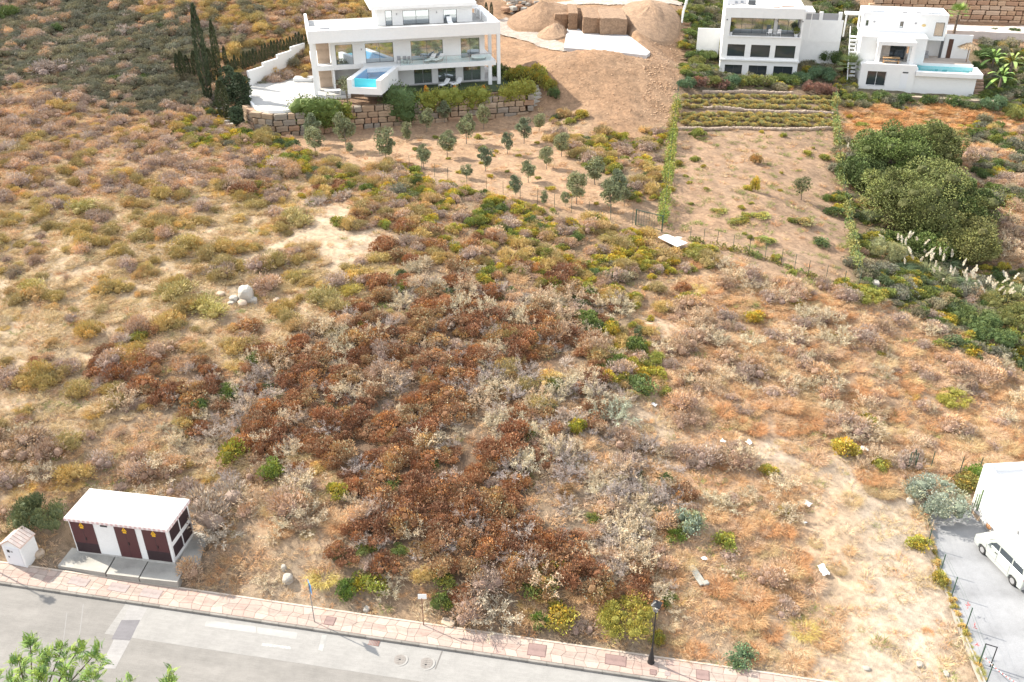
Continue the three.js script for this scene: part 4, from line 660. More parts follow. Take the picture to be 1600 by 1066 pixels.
// posts of the thin fence along the driveway
{
  const t0 = thing('fence', 'thin green wire fence posts along the left edge of the driveway', 'fence', [0, 0, 0]);
  const P = (x, y) => [1380 + x / 2.764, 680 + y / 2.764]; let prev = null;
  for (const [x, y, h] of [[163, 358, 1.5], [190, 480, 1.6], [248, 588, 1.45], [297, 690, 1.5], [358, 830, 1.6], [414, 990, 1.5], [449, 1062, 1.4]]) {
    const q = aty(...P(x, y), YD + 0.1); part(t0, 'post', cyl(0.03, 0.03, h, q.x, q.y - 0.1, q.z, 6), M.postGreen);
    if (prev) for (const k of [0.55, 1.1, 1.4]) part(t0, 'wire', bar(V(prev.x, prev.y + k, prev.z), V(q.x, q.y + k, q.z), 0.005, 0.005, 4), M.postGreen); prev = q;
  }
  const t1 = thing('fence', 'thin dark posts behind the grey green bush beside the white house', 'fence', [0, 0, 0]);
  for (const [x, y, h] of [[105, 150, 1.5], [135, 150, 1.4], [205, 142, 1.4], [328, 170, 1.5], [415, 152, 1.1]]) { const q = G(...P(x, y)); part(t1, 'post', cyl(0.03, 0.03, h, q.x, q.y, q.z, 6), M.postGreen); }
  const a = G(...P(105, 150)), b = G(...P(138, 150)); part(t1, 'brace', [bar(V(a.x, a.y, a.z), V((a.x + b.x) / 2, a.y + 1.7, (a.z + b.z) / 2), 0.025), bar(V(b.x, b.y, b.z), V((a.x + b.x) / 2, a.y + 1.7, (a.z + b.z) / 2), 0.025)], M.postGreen);
  const h = aty(...P(414, 985), YD), e = aty(...P(462, 1000), YD); const hp = thing('metal_hoop', 'dark metal hoop barrier on the driveway near the frame bottom', 'barrier', [0, 0, 0]);
  part(hp, 'frame', [bar(V(h.x, YD, h.z), V(h.x, YD + 1.5, h.z), 0.03), bar(V(h.x, YD + 1.47, h.z), V(e.x, YD + 1.47, e.z), 0.03), bar(V(e.x, YD, e.z), V(e.x, YD + 1.5, e.z), 0.03)], M.black);
  const tp = thing('barrier_tape', 'red and white barrier tape sagging across the driveway', 'barrier tape', [0, 0, 0]), A = aty(...P(435, 955), YD + 0.7), B = aty(...P(620, 1090), YD + 0.9);
  const seg = (k) => { const u = k / 24, p = A.clone().lerp(B, u); p.y -= 0.5 * u * (1 - u) * 4 * 0.5; return p; };
  const rd = [], wh = []; for (let k = 0; k < 24; k++) (k % 2 ? rd : wh).push(bar(seg(k), seg(k + 1), 0.022, 0.022, 4)); part(tp, 'red_bands', rd, std(0.6, 0.12, 0.1)); part(tp, 'white_bands', wh, M.whiteClean);
  for (const [x, y, l] of [[365, 745, 'red ribbon tied near the fifth fence post of the driveway'], [392, 832, 'red ribbon tied at the foot of the fifth fence post'], [402, 915, 'red ribbon tied beside the metal hoop'], [183, 345, 'red ribbon tied at the first fence post by the bush']]) { const q = aty(...P(x, y), YD + 0.5), g = new Foliage(), r = rngOf(x); for (let k = 0; k < 10; k++) { const d = rdir(r); g.leaf(V(0, r() * 0.3, 0), d, perp(d, r), 0.22, 0.05, [1, 1, 1]); } single('red_ribbon', g.geo(), std(0.6, 0.1, 0.1), l, 'ribbon', [q.x, q.y, q.z]); }
}
const CLODS = [];
// ---------------------------------------------------------------- builders for houses
function wallWith(x0, x1, y0, y1, z0, z1, holes) { // a wall with real openings, as boxes butted end to end
  const xs = [...new Set([x0, x1, ...holes.flatMap((h) => [h[0], h[1]])])].filter((x) => x >= x0 && x <= x1).sort((a, b) => a - b), out = [];
  for (let i = 0; i < xs.length - 1; i++) {
    const a = xs[i], b = xs[i + 1], m = (a + b) / 2, hs = holes.filter((h) => h[0] < m && h[1] > m).sort((p, q) => p[2] - q[2]); let y = y0;
    for (const h of hs) { if (h[2] > y + 0.001) out.push(bx(a, b, y, h[2], z0, z1)); y = Math.max(y, h[3]); }
    if (y < y1 - 0.001) out.push(bx(a, b, y, y1, z0, z1));
  }
  return out;
}
function windowIn(t, [x0, x1, y0, y1], z, cols = 2, { frame = M.frameDark, glass = M.glass, sill = false, name = 'window' } = {}) {
  const f = 0.06, bars = [bx(x0, x1, y0, y0 + f, z, z + 0.07), bx(x0, x1, y1 - f, y1, z, z + 0.07), bx(x0, x0 + f, y0 + f, y1 - f, z, z + 0.07), bx(x1 - f, x1, y0 + f, y1 - f, z, z + 0.07)];
  const w = (x1 - x0 - 2 * f) / cols;
  for (let k = 1; k < cols; k++) bars.push(bx(x0 + f + k * w - 0.025, x0 + f + k * w + 0.025, y0 + f, y1 - f, z, z + 0.06));
  const p = part(t, name, bars, frame);
  for (let k = 0; k < cols; k++) part(p, 'pane', bx(x0 + f + k * w + (k ? 0.025 : 0), x0 + f + (k + 1) * w - (k < cols - 1 ? 0.025 : 0), y0 + f, y1 - f, z + 0.02, z + 0.035), glass);
  if (sill) part(p, 'sill', bx(x0 - 0.05, x1 + 0.05, y0 - 0.06, y0, z, z + 0.3), M.whiteClean);
  return p;
}
function lounger(label, pos, turn, m = M.whiteClean) {
  const t = thing('sun_lounger', label, 'sun lounger', pos, turn, null); delete t.userData.group;
  part(t, 'frame', [bx(-0.34, 0.34, 0.26, 0.31, -1.0, 0.45), ...[[-0.3, -0.9], [0.3, -0.9], [-0.3, 0.4], [0.3, 0.4]].map(([x, z]) => bx(x - 0.03, x + 0.03, 0, 0.26, z - 0.03, z + 0.03))], M.frameGrey);
  part(t, 'mattress', rbx(-0.33, 0.33, 0.312, 0.4, -1.0, 0.4, 0.03), m); part(t, 'backrest', rbx(-0.33, 0.33, -0.04, 0.05, 0, 0.75, 0.03).rotateX(-0.7).translate(0, 0.36, 0.4), m);
  return t;
}
const local = (o, yaw) => { const y = R2(yaw), e = V(Math.cos(y), 0, Math.sin(y)), n = V(-Math.sin(y), 0, Math.cos(y)); return (x, h, z) => o.clone().addScaledVector(e, x).addScaledVector(n, z).add(V(0, h, 0)); };
const arr = (v) => [v.x, v.y, v.z];
// drape a photo outline over the land
function drape(poly, h = 0.05, step = 0.6) {
  const P = poly.map(([a, b]) => G(a, b)), xs = P.map((p) => p.x), zs = P.map((p) => p.z), pl = P.map((p) => [p.x, p.z]), pos = [], uv = [];
  const at = (x, z) => [x, land(x, z) + h, z];
  for (let x = Math.min(...xs); x < Math.max(...xs); x += step) for (let z = Math.min(...zs); z < Math.max(...zs); z += step) if (inside(pl, x + step / 2, z + step / 2)) for (const [a, b] of [[0, 0], [0, 1], [1, 0], [1, 0], [0, 1], [1, 1]]) { pos.push(...at(x + a * step, z + b * step)); uv.push(x + a * step, z + b * step); }
  const g = new THREE.BufferGeometry(); g.setAttribute('position', new THREE.Float32BufferAttribute(pos, 3)); g.setAttribute('uv', new THREE.Float32BufferAttribute(uv, 2)); g.computeVertexNormals(); return g;
}
const stoneTones = [[0.4, 0.285, 0.19], [0.45, 0.33, 0.225], [0.36, 0.275, 0.2], [0.48, 0.37, 0.265], [0.42, 0.27, 0.175], [0.33, 0.285, 0.235]].map(([a, b, c]) => std(a, b, c, { map: rep(tConc, 1.1), bumpMap: rep(tConc, 1.1), bumpScale: 0.05 }));
const stoneTonesRed = [[0.5, 0.32, 0.2], [0.56, 0.38, 0.25], [0.46, 0.28, 0.18], [0.58, 0.42, 0.3], [0.52, 0.34, 0.22]].map(([a, b, c]) => std(a, b, c, { map: rep(tConc, 1.1), bumpMap: rep(tConc, 1.1), bumpScale: 0.05 }));
const stoneGeos = [0, 1, 2, 3, 4].map((s) => { const g = new THREE.BoxGeometry(1, 1, 1, 3, 3, 2), p = g.attributes.position; for (let i = 0; i < p.count; i++) { const x = p.getX(i), y = p.getY(i), z = p.getZ(i), e = (Math.abs(x) > 0.45) + (Math.abs(y) > 0.45) + (Math.abs(z) > 0.45), k = e > 1 ? 0.93 : 1, j = (q) => (hash2(Math.round(x * 60 + s * 300), Math.round(y * 60 + z * 140 + q * 900)) - 0.5) * 0.09; p.setXYZ(i, (x + j(1)) * k, (y + j(2)) * k, (z + j(3)) * k); } g.computeVertexNormals(); return metreUV(g); });
function stoneWall(t, path, base, rows, hRow, lMean, depth, tones, seed) { // path of [x, z] in world, base(x, z) -> y
  const r = rngOf(seed), segs = []; let tot = 0;
  for (let i = 0; i < path.length - 1; i++) { const L = Math.hypot(path[i + 1][0] - path[i][0], path[i + 1][1] - path[i][1]); segs.push([tot, L, path[i], path[i + 1]]); tot += L; }
  const at = (s) => { const g = segs.find((q) => s <= q[0] + q[1]) ?? segs[segs.length - 1], u = (s - g[0]) / g[1]; return [lerp(g[2][0], g[3][0], u), lerp(g[2][1], g[3][1], u), Math.atan2(-(g[3][1] - g[2][1]), g[3][0] - g[2][0])]; };
  for (let k = 0; k < rows; k++) for (let s = -r() * lMean * 0.5; s < tot - 0.3;) {
    const l = lMean * (0.6 + 0.8 * r()), c = clamp(s + l / 2, 0, tot), [x, z, a] = at(c), h = hRow * (0.94 + 0.1 * r());
    const m = part(t, 'stone', stoneGeos[r() * 5 | 0], tones[r() * tones.length | 0]); m.position.set(x, base(x, z) + (k + 0.5) * hRow + (r() - 0.5) * 0.05, z); m.rotation.set((r() - 0.5) * 0.06, a + (r() - 0.5) * 0.06, (r() - 0.5) * 0.05); m.scale.set(l - 0.06, h - 0.05, depth * (0.9 + 0.25 * r())); s += l;
  }
}
// ---------------------------------------------------------------- villa with the infinity pool
const V1 = V(-2.42, 8, -121.41), L1 = local(V1, -13);
{
  const t = thing('white_villa', 'large white terraced villa with an infinity pool above a stone wall', 'villa', arr(V1), R2(13));
  const W = [[-19.9, -17.7, 2.75, 5.6], [-16.1, -12.5, 3.12, 5.6], [-10.2, -6.0, 3.12, 5.6], [-3.6, -1.1, 3.12, 5.6]], Wg = [[-10, -7.6, 0.06, 2.05], [-6.8, -4.4, 0.06, 2.05], [-3.4, -1, 0.06, 2.05]], Wt = [[-12.9, -12.0, 7.02, 8.9], [-10.6, -7.1, 7.02, 8.8], [-5.2, -3.4, 7.02, 8.7]];
  part(t, 'wall', [...wallWith(-12.6, -0.5, 0, 2.5, -2.75, -2.5, Wg), ...wallWith(-20.5, -0.4, 3.1, 6.4, -2.75, -2.5, W.slice(1).concat([[-19.9, -17.7, 3.1, 5.6]])), bx(-20.5, -16.5, 0.0, 2.6, -5.2, -5), bx(-20.5, -20.25, 0, 6.4, -12, -2.75), bx(-0.65, -0.4, 3.1, 6.4, -12, -2.75), bx(-0.75, -0.5, 0, 2.5, -12, -2.75), ...wallWith(-14, -1.3, 7.0, 9.2, -6.25, -6, Wt), bx(-14, -13.75, 7, 9.2, -13, -6.25), bx(-1.55, -1.3, 7, 9.2, -13, -6.25), bx(-13.75, -1.55, 7, 9.2, -13, -12.75)], M.white);
  part(t, 'balcony_slab', [bx(-16.6, 0.55, 2.5, 3.1, -12, 0), bx(-23, -16.6, 2.5, 3.1, -12, -2.4)], M.white);
  part(t, 'upper_slab', [bx(-23.2, 1.2, 6.4, 7.0, -12.5, 0), bx(-23.2, 1.2, 7.0, 7.9, -0.35, 0), bx(-23.2, -22.85, 7.0, 7.9, -12.5, -0.35), bx(0.2, 1.2, 7.0, 7.9, -12.5, -0.35), bx(-22.85, -19.2, 7.0, 7.75, -4, -0.35)], M.white);
  part(t, 'terrace_floor', bx(-22.8, 0.15, 7.0, 7.02, -12.4, -0.4), M.concPale);
  part(t, 'roof', [bx(-14.9, -0.9, 9.2, 9.65, -14.2, -5.0), bx(-13, -7, 9.65, 9.95, -13, -8), bx(-6.2, -2.4, 9.65, 9.85, -12.5, -7.5)], M.roofWhite);
  part(t, 'skylight', rbx(-21.6, -20.4, 7.75, 7.9, -2.6, -1.6, 0.02), M.frameGrey);
  for (const [x, z] of [[-23.1, -0.45], [-22.7, -2.9], [0.75, -0.45], [0.75, -6]]) part(t, 'pillar', bx(x, x + 0.42, -0.2, 6.4, z, z + 0.42), M.white);
  part(t, 'pillar', bx(-0.45, 0.0, -0.2, 2.5, -0.45, -0.02), M.white);
  part(t, 'stone_panel', bx(-22.2, -20.6, 0, 6.3, -4.2, -3.9), std(0.55, 0.42, 0.32, { map: rep(tConc, 1.2) }));
  part(t, 'back_block', [bx(-20.25, -0.65, 3.1, 6.39, -12, -11.8), bx(-12.6, -0.75, 0, 2.49, -12, -11.8)], M.white);
  W.forEach((w, i) => windowIn(t, w, -2.66, i ? 2 : 1)); Wg.forEach((w) => windowIn(t, w, -2.66, 2, { frame: M.frameGrey })); Wt.forEach((w, i) => windowIn(t, w, -6.16, i === 1 ? 2 : 1));
  const rl = part(t, 'railing', [bx(-12, 0.45, 4.0, 4.04, -0.08, -0.04), ...[-12, -9, -6, -3, 0.41].map((x) => bx(x, x + 0.04, 3.1, 4.0, -0.08, -0.04))], M.steel);
  for (let k = 0; k < 4; k++) part(rl, 'glass_panel', bx(-11.9 + k * 3, -9.05 + k * 3, 3.18, 3.95, -0.066, -0.054), new THREE.MeshPhysicalMaterial({ color: 0xf4fbfb, transmission: 1, thickness: 0, roughness: 0.02 }));
  part(t, 'pergola', [bx(0.3, 1.1, 7.9, 8.0, -9.5, -6.5), ...[0, 1, 2, 3, 4].map((k) => bx(-1.2, 0.1, 8.5, 8.6, -9.4 + k * 0.6, -9.28 + k * 0.6)), bx(-0.1, 0.02, 7.02, 8.5, -9.4, -9.28), bx(-0.1, 0.02, 7.02, 8.5, -7, -6.88)], M.whiteClean);
  part(t, 'podium', bx(-24, 1.4, -4.2, -0.01, -13, -2.0), M.concPale);
  part(t, 'wall_lamp', [-11.4, -6.1, -14.6, -16.6].map((x, i) => bx(x - 0.06, x + 0.06, i < 2 ? 8.3 : 4.8, i < 2 ? 8.5 : 5.0, i < 2 ? -6 : -2.5, i < 2 ? -5.9 : -2.4)), M.frameGrey);
  // the pool sticks out over the stone wall
  const p0 = L1(-14.35, 0, -0.6), s = thing('infinity_pool', 'blue infinity pool jutting out of the white villa over the stone wall', 'swimming pool', [p0.x, V1.y, p0.z], R2(-10.5));
  part(s, 'shell', [bx(-2.15, -1.55, 1.3, 3.06, 0, 7.2), bx(1.55, 2.15, 1.3, 3.06, 0, 7.2), bx(-1.55, 1.55, 1.3, 1.7, 0, 7.2), bx(-1.55, 1.55, 1.7, 2.1, 6.95, 7.2), bx(-1.55, 1.55, 1.7, 3.06, -0.3, 0)], M.white);
  part(s, 'tiled_basin', [bx(-1.55, 1.55, 1.7, 1.76, 0, 6.1), bx(-1.55, -1.53, 1.76, 2.95, 0, 6.1), bx(1.53, 1.55, 1.76, 2.95, 0, 6.1), bx(-1.53, 1.53, 1.76, 2.95, 0, 0.02)], std(0.07, 0.36, 0.6, { roughness: 0.4 }));
  part(s, 'overflow_wall', bx(-1.55, 1.55, 1.7, 2.93, 6.1, 6.2), std(0.1, 0.62, 0.72, { roughness: 0.25 }));
  part(s, 'water', [new THREE.PlaneGeometry(3.06, 6.08, 24, 48).rotateX(-Math.PI / 2).translate(0, 2.94, 3.06)], M.water);
  part(s, 'underside', bx(-1.2, 1.2, 0.2, 1.29, 0, 4), M.frameGrey);
}
// terrace, lawn, ramp of that villa
{
  const Z = (x, y) => { const p = aty(380 + x / 3.333, y / 3.333, 8); return [p.x, p.z]; };
  const out = [[30, 520], [50, 548], [85, 566], [130, 575], [210, 574], [300, 560], [350, 530], [385, 500], [450, 500], [560, 495], [560, 330], [330, 345], [180, 395], [33, 446]].map(([a, b]) => Z(a, b));
  struct('villa_terrace', prism(out, 3.6, 7.98), M.white);
  const c = out.reduce((a, b) => [a[0] + b[0] / out.length, a[1] + b[1] / out.length], [0, 0]);
  struct('terrace_paving', prism(out.map(([x, z]) => [c[0] + (x - c[0]) * 0.96, c[1] + (z - c[1]) * 0.95]), 7.98, 8.0), M.concPale);
  const A = Z(33, 446), B = Z(330, 345), t = thing('garden_wall', 'white garden wall stepping up the slope beside the villa driveway', 'wall', [A[0], 8, A[1]]);
  const L = Math.hypot(B[0] - A[0], B[1] - A[1]), a = Math.atan2(-(B[1] - A[1]), B[0] - A[0]);
  for (let k = 0; k < 4; k++) { const g = bx(k * L / 4, (k + 1) * L / 4, -2, 1.9 + k * 0.45, -0.15 - 0.001 * k, 0.15); g.rotateY(a); part(t, 'wall_section', g, M.white); }
  const u = L1(-20.5, 0, -15), v = L1(-10, 0, -19), L2 = Math.hypot(v.x - u.x, v.z - u.z), w = thing('garden_wall', 'white wall behind the upper terrace of the pool villa', 'wall', [u.x, 8, u.z]);
  for (let k = 0; k < 3; k++) { const g = bx(k * L2 / 3, (k + 1) * L2 / 3, -1, 2.6 + k * 0.5, -0.15 - 0.001 * k, 0.15); g.rotateY(Math.atan2(-(v.z - u.z), v.x - u.x)); part(w, 'wall_section', g, M.white); }
  const q = (pts) => pts.map(([x, z]) => { const p = L1(x, 0, z); return [p.x, p.z]; });
  struct('garden_fill', prism(q([[-12.5, -2.4], [-12.5, 4.4], [3.6, 4.1], [4.2, -4], [1.4, -4], [1.4, -2.4]]), 3.8, 7.9), M.soilOrange);
  struct('lawn', prism(q([[-12.4, -2.5], [-12.4, 3.6], [2.6, 3.4], [3.4, -4], [1.4, -4], [1.4, -2.5]]), 7.9, 7.99), std(0.055, 0.085, 0.025, { map: rep(tGrain, 1.2), bumpMap: rep(tGrain, 1.2), bumpScale: 0.05 }));
  struct('garden_fill', prism(q([[-12.6, -2], [-12.6, 4.4], [-22, 4.7], [-22, -2]]), 3.8, 7.6), M.soilOrange);
  const path = q([[-31.7, 1.2], [-30.6, 4.3], [-28, 6.1], [-24.6, 6.1], [-21.6, 5.1], [-12, 4.9], [-1.5, 4.6], [4.1, 4.5], [4.5, 2.4]]);
  const sw = thing('stone_wall', 'retaining wall of big tan stone blocks under the pool villa', 'retaining wall', [0, 0, 0]);
  stoneWall(sw, path, () => 4.75, 4, 0.74, 1.25, 0.8, stoneTones, 99);
  const st = thing('garden_steps', 'stone steps climbing beside the right end of the retaining wall', 'steps', [0, 0, 0]); for (let k = 0; k < 7; k++) { const p = L1(5.6 - k * 0.05, 0, 4.2 - k * 0.55); part(st, 'step', rbx(-0.8, 0.8, -0.5, 0, -0.3, 0.3, 0.04).rotateY(R2(13)).translate(p.x, 5.6 + k * 0.36, p.z), M.stonePale); }
  const sl = thing('garden_steps', 'pale stepping stones below the cypress trees left of the villa', 'steps', [0, 0, 0]); for (let k = 0; k < 8; k++) { const p = G(342 + (k % 2) * 4, 160 + k * 5); part(sl, 'step', rbx(-0.6, 0.6, -0.2, 0.12, -0.28, 0.28, 0.04).rotateY(0.4).translate(p.x + k * 0.12, p.y, p.z), M.stonePale); }
  const sl2 = thing('garden_steps', 'pale stone landing at the left foot of the retaining wall', 'steps', [0, 0, 0]); for (let k = 0; k < 3; k++) { const p = G(372 + k * 10, 187 + k * 5); part(sl2, 'step', rbx(-0.9, 0.9, -0.3, 0.2, -0.5, 0.5, 0.05).rotateY(0.3).translate(p.x, p.y, p.z), M.stonePale); }
  const lp = (x, h, z) => arr(L1(x, h, z));
  lounger('white sun lounger on the top terrace of the pool villa', lp(-4.6, 7.02, -4.6), R2(190));
  lounger('white sun lounger on the villa balcony, left of two', lp(-7.9, 3.1, -1.3), R2(150)); lounger('white sun lounger on the villa balcony, right of two', lp(-6.8, 3.1, -1.3), R2(150));
  lounger('white sun lounger on the lawn, left of two', lp(-6.3, 8 - 8 + 0.0, -0.6), R2(150)); lounger('white sun lounger on the lawn, right of two', lp(-4.6, 0.0, -0.6), R2(155));
  { const p = lp(-5.45, 0, -0.4); const s = thing('side_table', 'small white side table between the two lawn loungers', 'table', p); part(s, 'top', cyl(0.28, 0.28, 0.04, 0, 0.42, 0, 14), M.whiteClean); part(s, 'leg', cyl(0.06, 0.06, 0.42, 0, 0, 0, 8), M.whiteClean); }
  { const p = lp(-1.5, 3.1, -1.2); const s = thing('daybed', 'round white daybed at the right end of the villa balcony', 'daybed', p); part(s, 'base', cyl(0.95, 0.95, 0.32, 0, 0, 0, 22), M.frameGrey); part(s, 'cushion', cyl(1.0, 0.98, 0.2, 0, 0.32, 0, 22), M.whiteClean); }
  { const p = lp(-18.9, 0.02, -3.4); const s = thing('outdoor_sofa', 'brown rattan sofa under the raised corner of the pool villa', 'sofa', p, R2(13)); part(s, 'seat', rbx(-1.4, 1.4, 0, 0.42, -0.45, 0.45, 0.05), std(0.2, 0.12, 0.08)); part(s, 'backrest', rbx(-1.4, 1.4, 0.42, 0.85, -0.6, -0.4, 0.05), std(0.2, 0.12, 0.08)); part(s, 'cushion', rbx(-1.3, 1.3, 0.42, 0.52, -0.38, 0.4, 0.04), std(0.45, 0.38, 0.3)); }
  { const p = lp(-20.8, 0.02, 0.2); const s = thing('garden_table', 'low white table on the round villa terrace', 'table', p, R2(13)); part(s, 'top', rbx(-1.0, 1.0, 0.55, 0.62, -0.4, 0.4, 0.02), M.whiteClean); for (const x of [-0.9, 0.9]) part(s, 'leg', bx(x - 0.06, x + 0.06, 0, 0.55, -0.3, 0.3), M.whiteClean); }
  { const p = lp(-25.1, 0.02, 3.0); const s = thing('planter', 'white planter with a small round bush on the villa terrace', 'planter', [aty(475, 125, 8.1).x, 8, aty(475, 125, 8.1).z]); part(s, 'bowl', rbx(-1.3, 1.3, 0, 0.5, -0.7, 0.7, 0.1), M.white); const b = part(s, 'bush', SH.cush[0], matOf.cush[0]); b.position.set(0.3, 0.45, 0); b.scale.setScalar(0.6); }
  for (const [i, x] of [-12.0, -11.2, -10.6].entries()) { const s = thing('garden_chair', ['dark balcony chair nearest the pool', 'dark balcony chair, middle of three beside the pool', 'dark balcony chair, right of three beside the pool'][i], 'chair', lp(x, 3.1, -1.4 + i * 0.2), R2(20 * i)); part(s, 'seat', bx(-0.24, 0.24, 0.42, 0.46, -0.24, 0.24), M.frameGrey); part(s, 'backrest', bx(-0.24, 0.24, 0.46, 0.9, -0.24, -0.2), M.frameGrey); for (const [a, b] of [[-0.22, -0.22], [0.22, -0.22], [-0.22, 0.22], [0.22, 0.22]]) part(s, 'leg', bx(a - 0.02, a + 0.02, 0, 0.42, b - 0.02, b + 0.02), M.frameGrey); }
}
// ---------------------------------------------------------------- tall villa in the middle
const V2 = V(29.63, 7, -130.84), L2 = local(V2, 10.3);
{
  const t = thing('white_villa', 'tall white three storey villa with dark windows behind the hedge', 'villa', arr(V2), -R2(10.3));
  const r2 = [[0.8, 3.2, 2.45, 4.1], [4.0, 6.6, 2.42, 4.1], [7.3, 10.0, 2.4, 4.1]], r3 = [[0.7, 3.1, -0.6, 1.3], [4.0, 6.5, -0.6, 1.3], [7.4, 10.0, -0.6, 1.3]], lg = [0.85, 10.4, 5.25, 7.65];
  part(t, 'wall', [...wallWith(0, 10.6, -2, 9.0, -0.35, 0, [...r2, ...r3, lg]), bx(0, 0.3, -2, 9, -10, -0.35), bx(10.3, 10.6, -2, 9, -10, -0.35), bx(0.3, 10.3, -2, 9, -10, -9.7), ...wallWith(0.3, 10.3, 5.15, 8.3, -2.5, -2.3, [[1.0, 6.9, 5.17, 7.25], [7.4, 10.25, 5.17, 7.25]])], M.white);
  part(t, 'floor_slab', [bx(0.3, 10.3, 5.0, 5.14, -9.7, -0.351), bx(0.3, 10.3, 8.3, 8.5, -9.7, -0.351)], M.concPale);
  part(t, 'roof', [bx(0.3, 10.3, 8.5, 8.7, -9.7, -0.36)], M.roofWhite);
  part(t, 'ledge', [bx(-0.1, 10.7, 1.95, 2.12, 0, 0.28), bx(0.7, 10.5, 5.12, 5.28, 0, 0.12)], M.white);
  r2.forEach((w) => windowIn(t, w, -0.3, 1, { glass: M.glassDark })); r3.forEach((w) => windowIn(t, w, -0.3, 2, { glass: M.glassDark }));
  windowIn(t, [1.0, 6.9, 5.17, 7.25], -2.42, 4, { glass: M.glass }); windowIn(t, [7.4, 10.25, 5.17, 7.25], -2.42, 2, { glass: M.glass });
  const rl = part(t, 'railing', [bx(0.9, 10.35, 5.95, 5.98, -0.2, -0.17), ...[0.9, 3.2, 5.5, 7.8, 10.32].map((x) => bx(x, x + 0.03, 5.15, 5.95, -0.2, -0.17))], M.frameGrey);
  part(t, 'wall_lamp', [[0.35, 7.3], [7.1, 7.3], [10.45, 7.3]].map(([x, y]) => bx(x - 0.07, x + 0.07, y, y + 0.14, 0, 0.1)), M.frameDark);
  part(t, 'canopy', [bx(10.6, 12.0, 8.35, 8.6, -5, -0.6), bx(11.6, 11.7, 5.0, 8.35, -0.9, -0.8)], M.white);
  part(t, 'rooftop_unit', [rbx(3.2, 4.2, 8.7, 9.3, -5, -4, 0.03)], M.frameDark); part(t, 'skylight', [bx(6.5, 7.4, 8.7, 8.82, -2.4, -1.9)], std(0.25, 0.17, 0.13)); part(t, 'skylight', bx(7.7, 9.4, 8.7, 8.82, -3.2, -2.8), std(0.3, 0.22, 0.18));
  part(t, 'solar_rack', [0, 1, 2].map((k) => new THREE.BoxGeometry(0.9, 0.04, 1.2).rotateX(0.5).translate(0.9 + k * 0.8, 9.1, -4 - k * 0.5)).map(metreUV), M.frameGrey);
  for (const [x, l] of [[1.0, 'potted green plant at the left end of the upper balcony'], [9.9, 'potted green plant at the right end of the upper balcony']]) { const p = L2(x, 5.15, -0.75), s = thing('potted_plant', l, 'potted plant', arr(p)); part(s, 'pot', cyl(0.22, 0.3, 0.45, 0, 0, 0, 12), M.whiteClean); const f = part(s, 'foliage', SH.green[1], matOf.green[2]); f.position.y = 0.4; f.scale.set(0.6, 0.9, 0.6); }
  for (const [x, l] of [[6.3, 'white balcony chair left of the pier'], [7.5, 'white balcony chair right of the pier']]) { const s = thing('garden_chair', l, 'chair', arr(L2(x, 5.14, -1.2)), 0.2); part(s, 'seat', bx(-0.28, 0.28, 0.4, 0.45, -0.28, 0.28), M.whiteClean); part(s, 'backrest', bx(-0.28, 0.28, 0.45, 0.95, 0.22, 0.27), M.whiteClean); for (const [a, b] of [[-0.25, -0.25], [0.25, -0.25], [-0.25, 0.25], [0.25, 0.25]]) part(s, 'leg', bx(a - 0.02, a + 0.02, 0, 0.4, b - 0.02, b + 0.02), M.whiteClean); }
  const w = thing('boundary_wall', 'white boundary wall with grey railing panels between the two right villas', 'wall', arr(L2(10.7, 0, -6)), -R2(10.3));
  part(w, 'wall_section', [bx(0, 6, 3.6, 6.6, -0.15, 0.15), ...[0.3, 2.6, 5.2].map((x) => bx(x, x + 0.5, 6.6, 7.7, -0.15, 0.15)), bx(0, 6, -1, 3.6, -0.3, 0.1)], M.white); part(w, 'railing_panel', bx(0.8, 2.6, 6.6, 7.5, -0.03, 0.03), M.frameGrey); part(w, 'railing_panel', bx(3.1, 5.2, 6.6, 7.5, -0.03, 0.03), M.frameGrey);
  const q = thing('boundary_wall', 'low white wall left of the tall villa', 'wall', arr(L2(-3.4, 0, -5)), -R2(10.3)); part(q, 'wall_section', bx(0, 3.2, 1.5, 5.2, -0.15, 0.15), M.white);
}
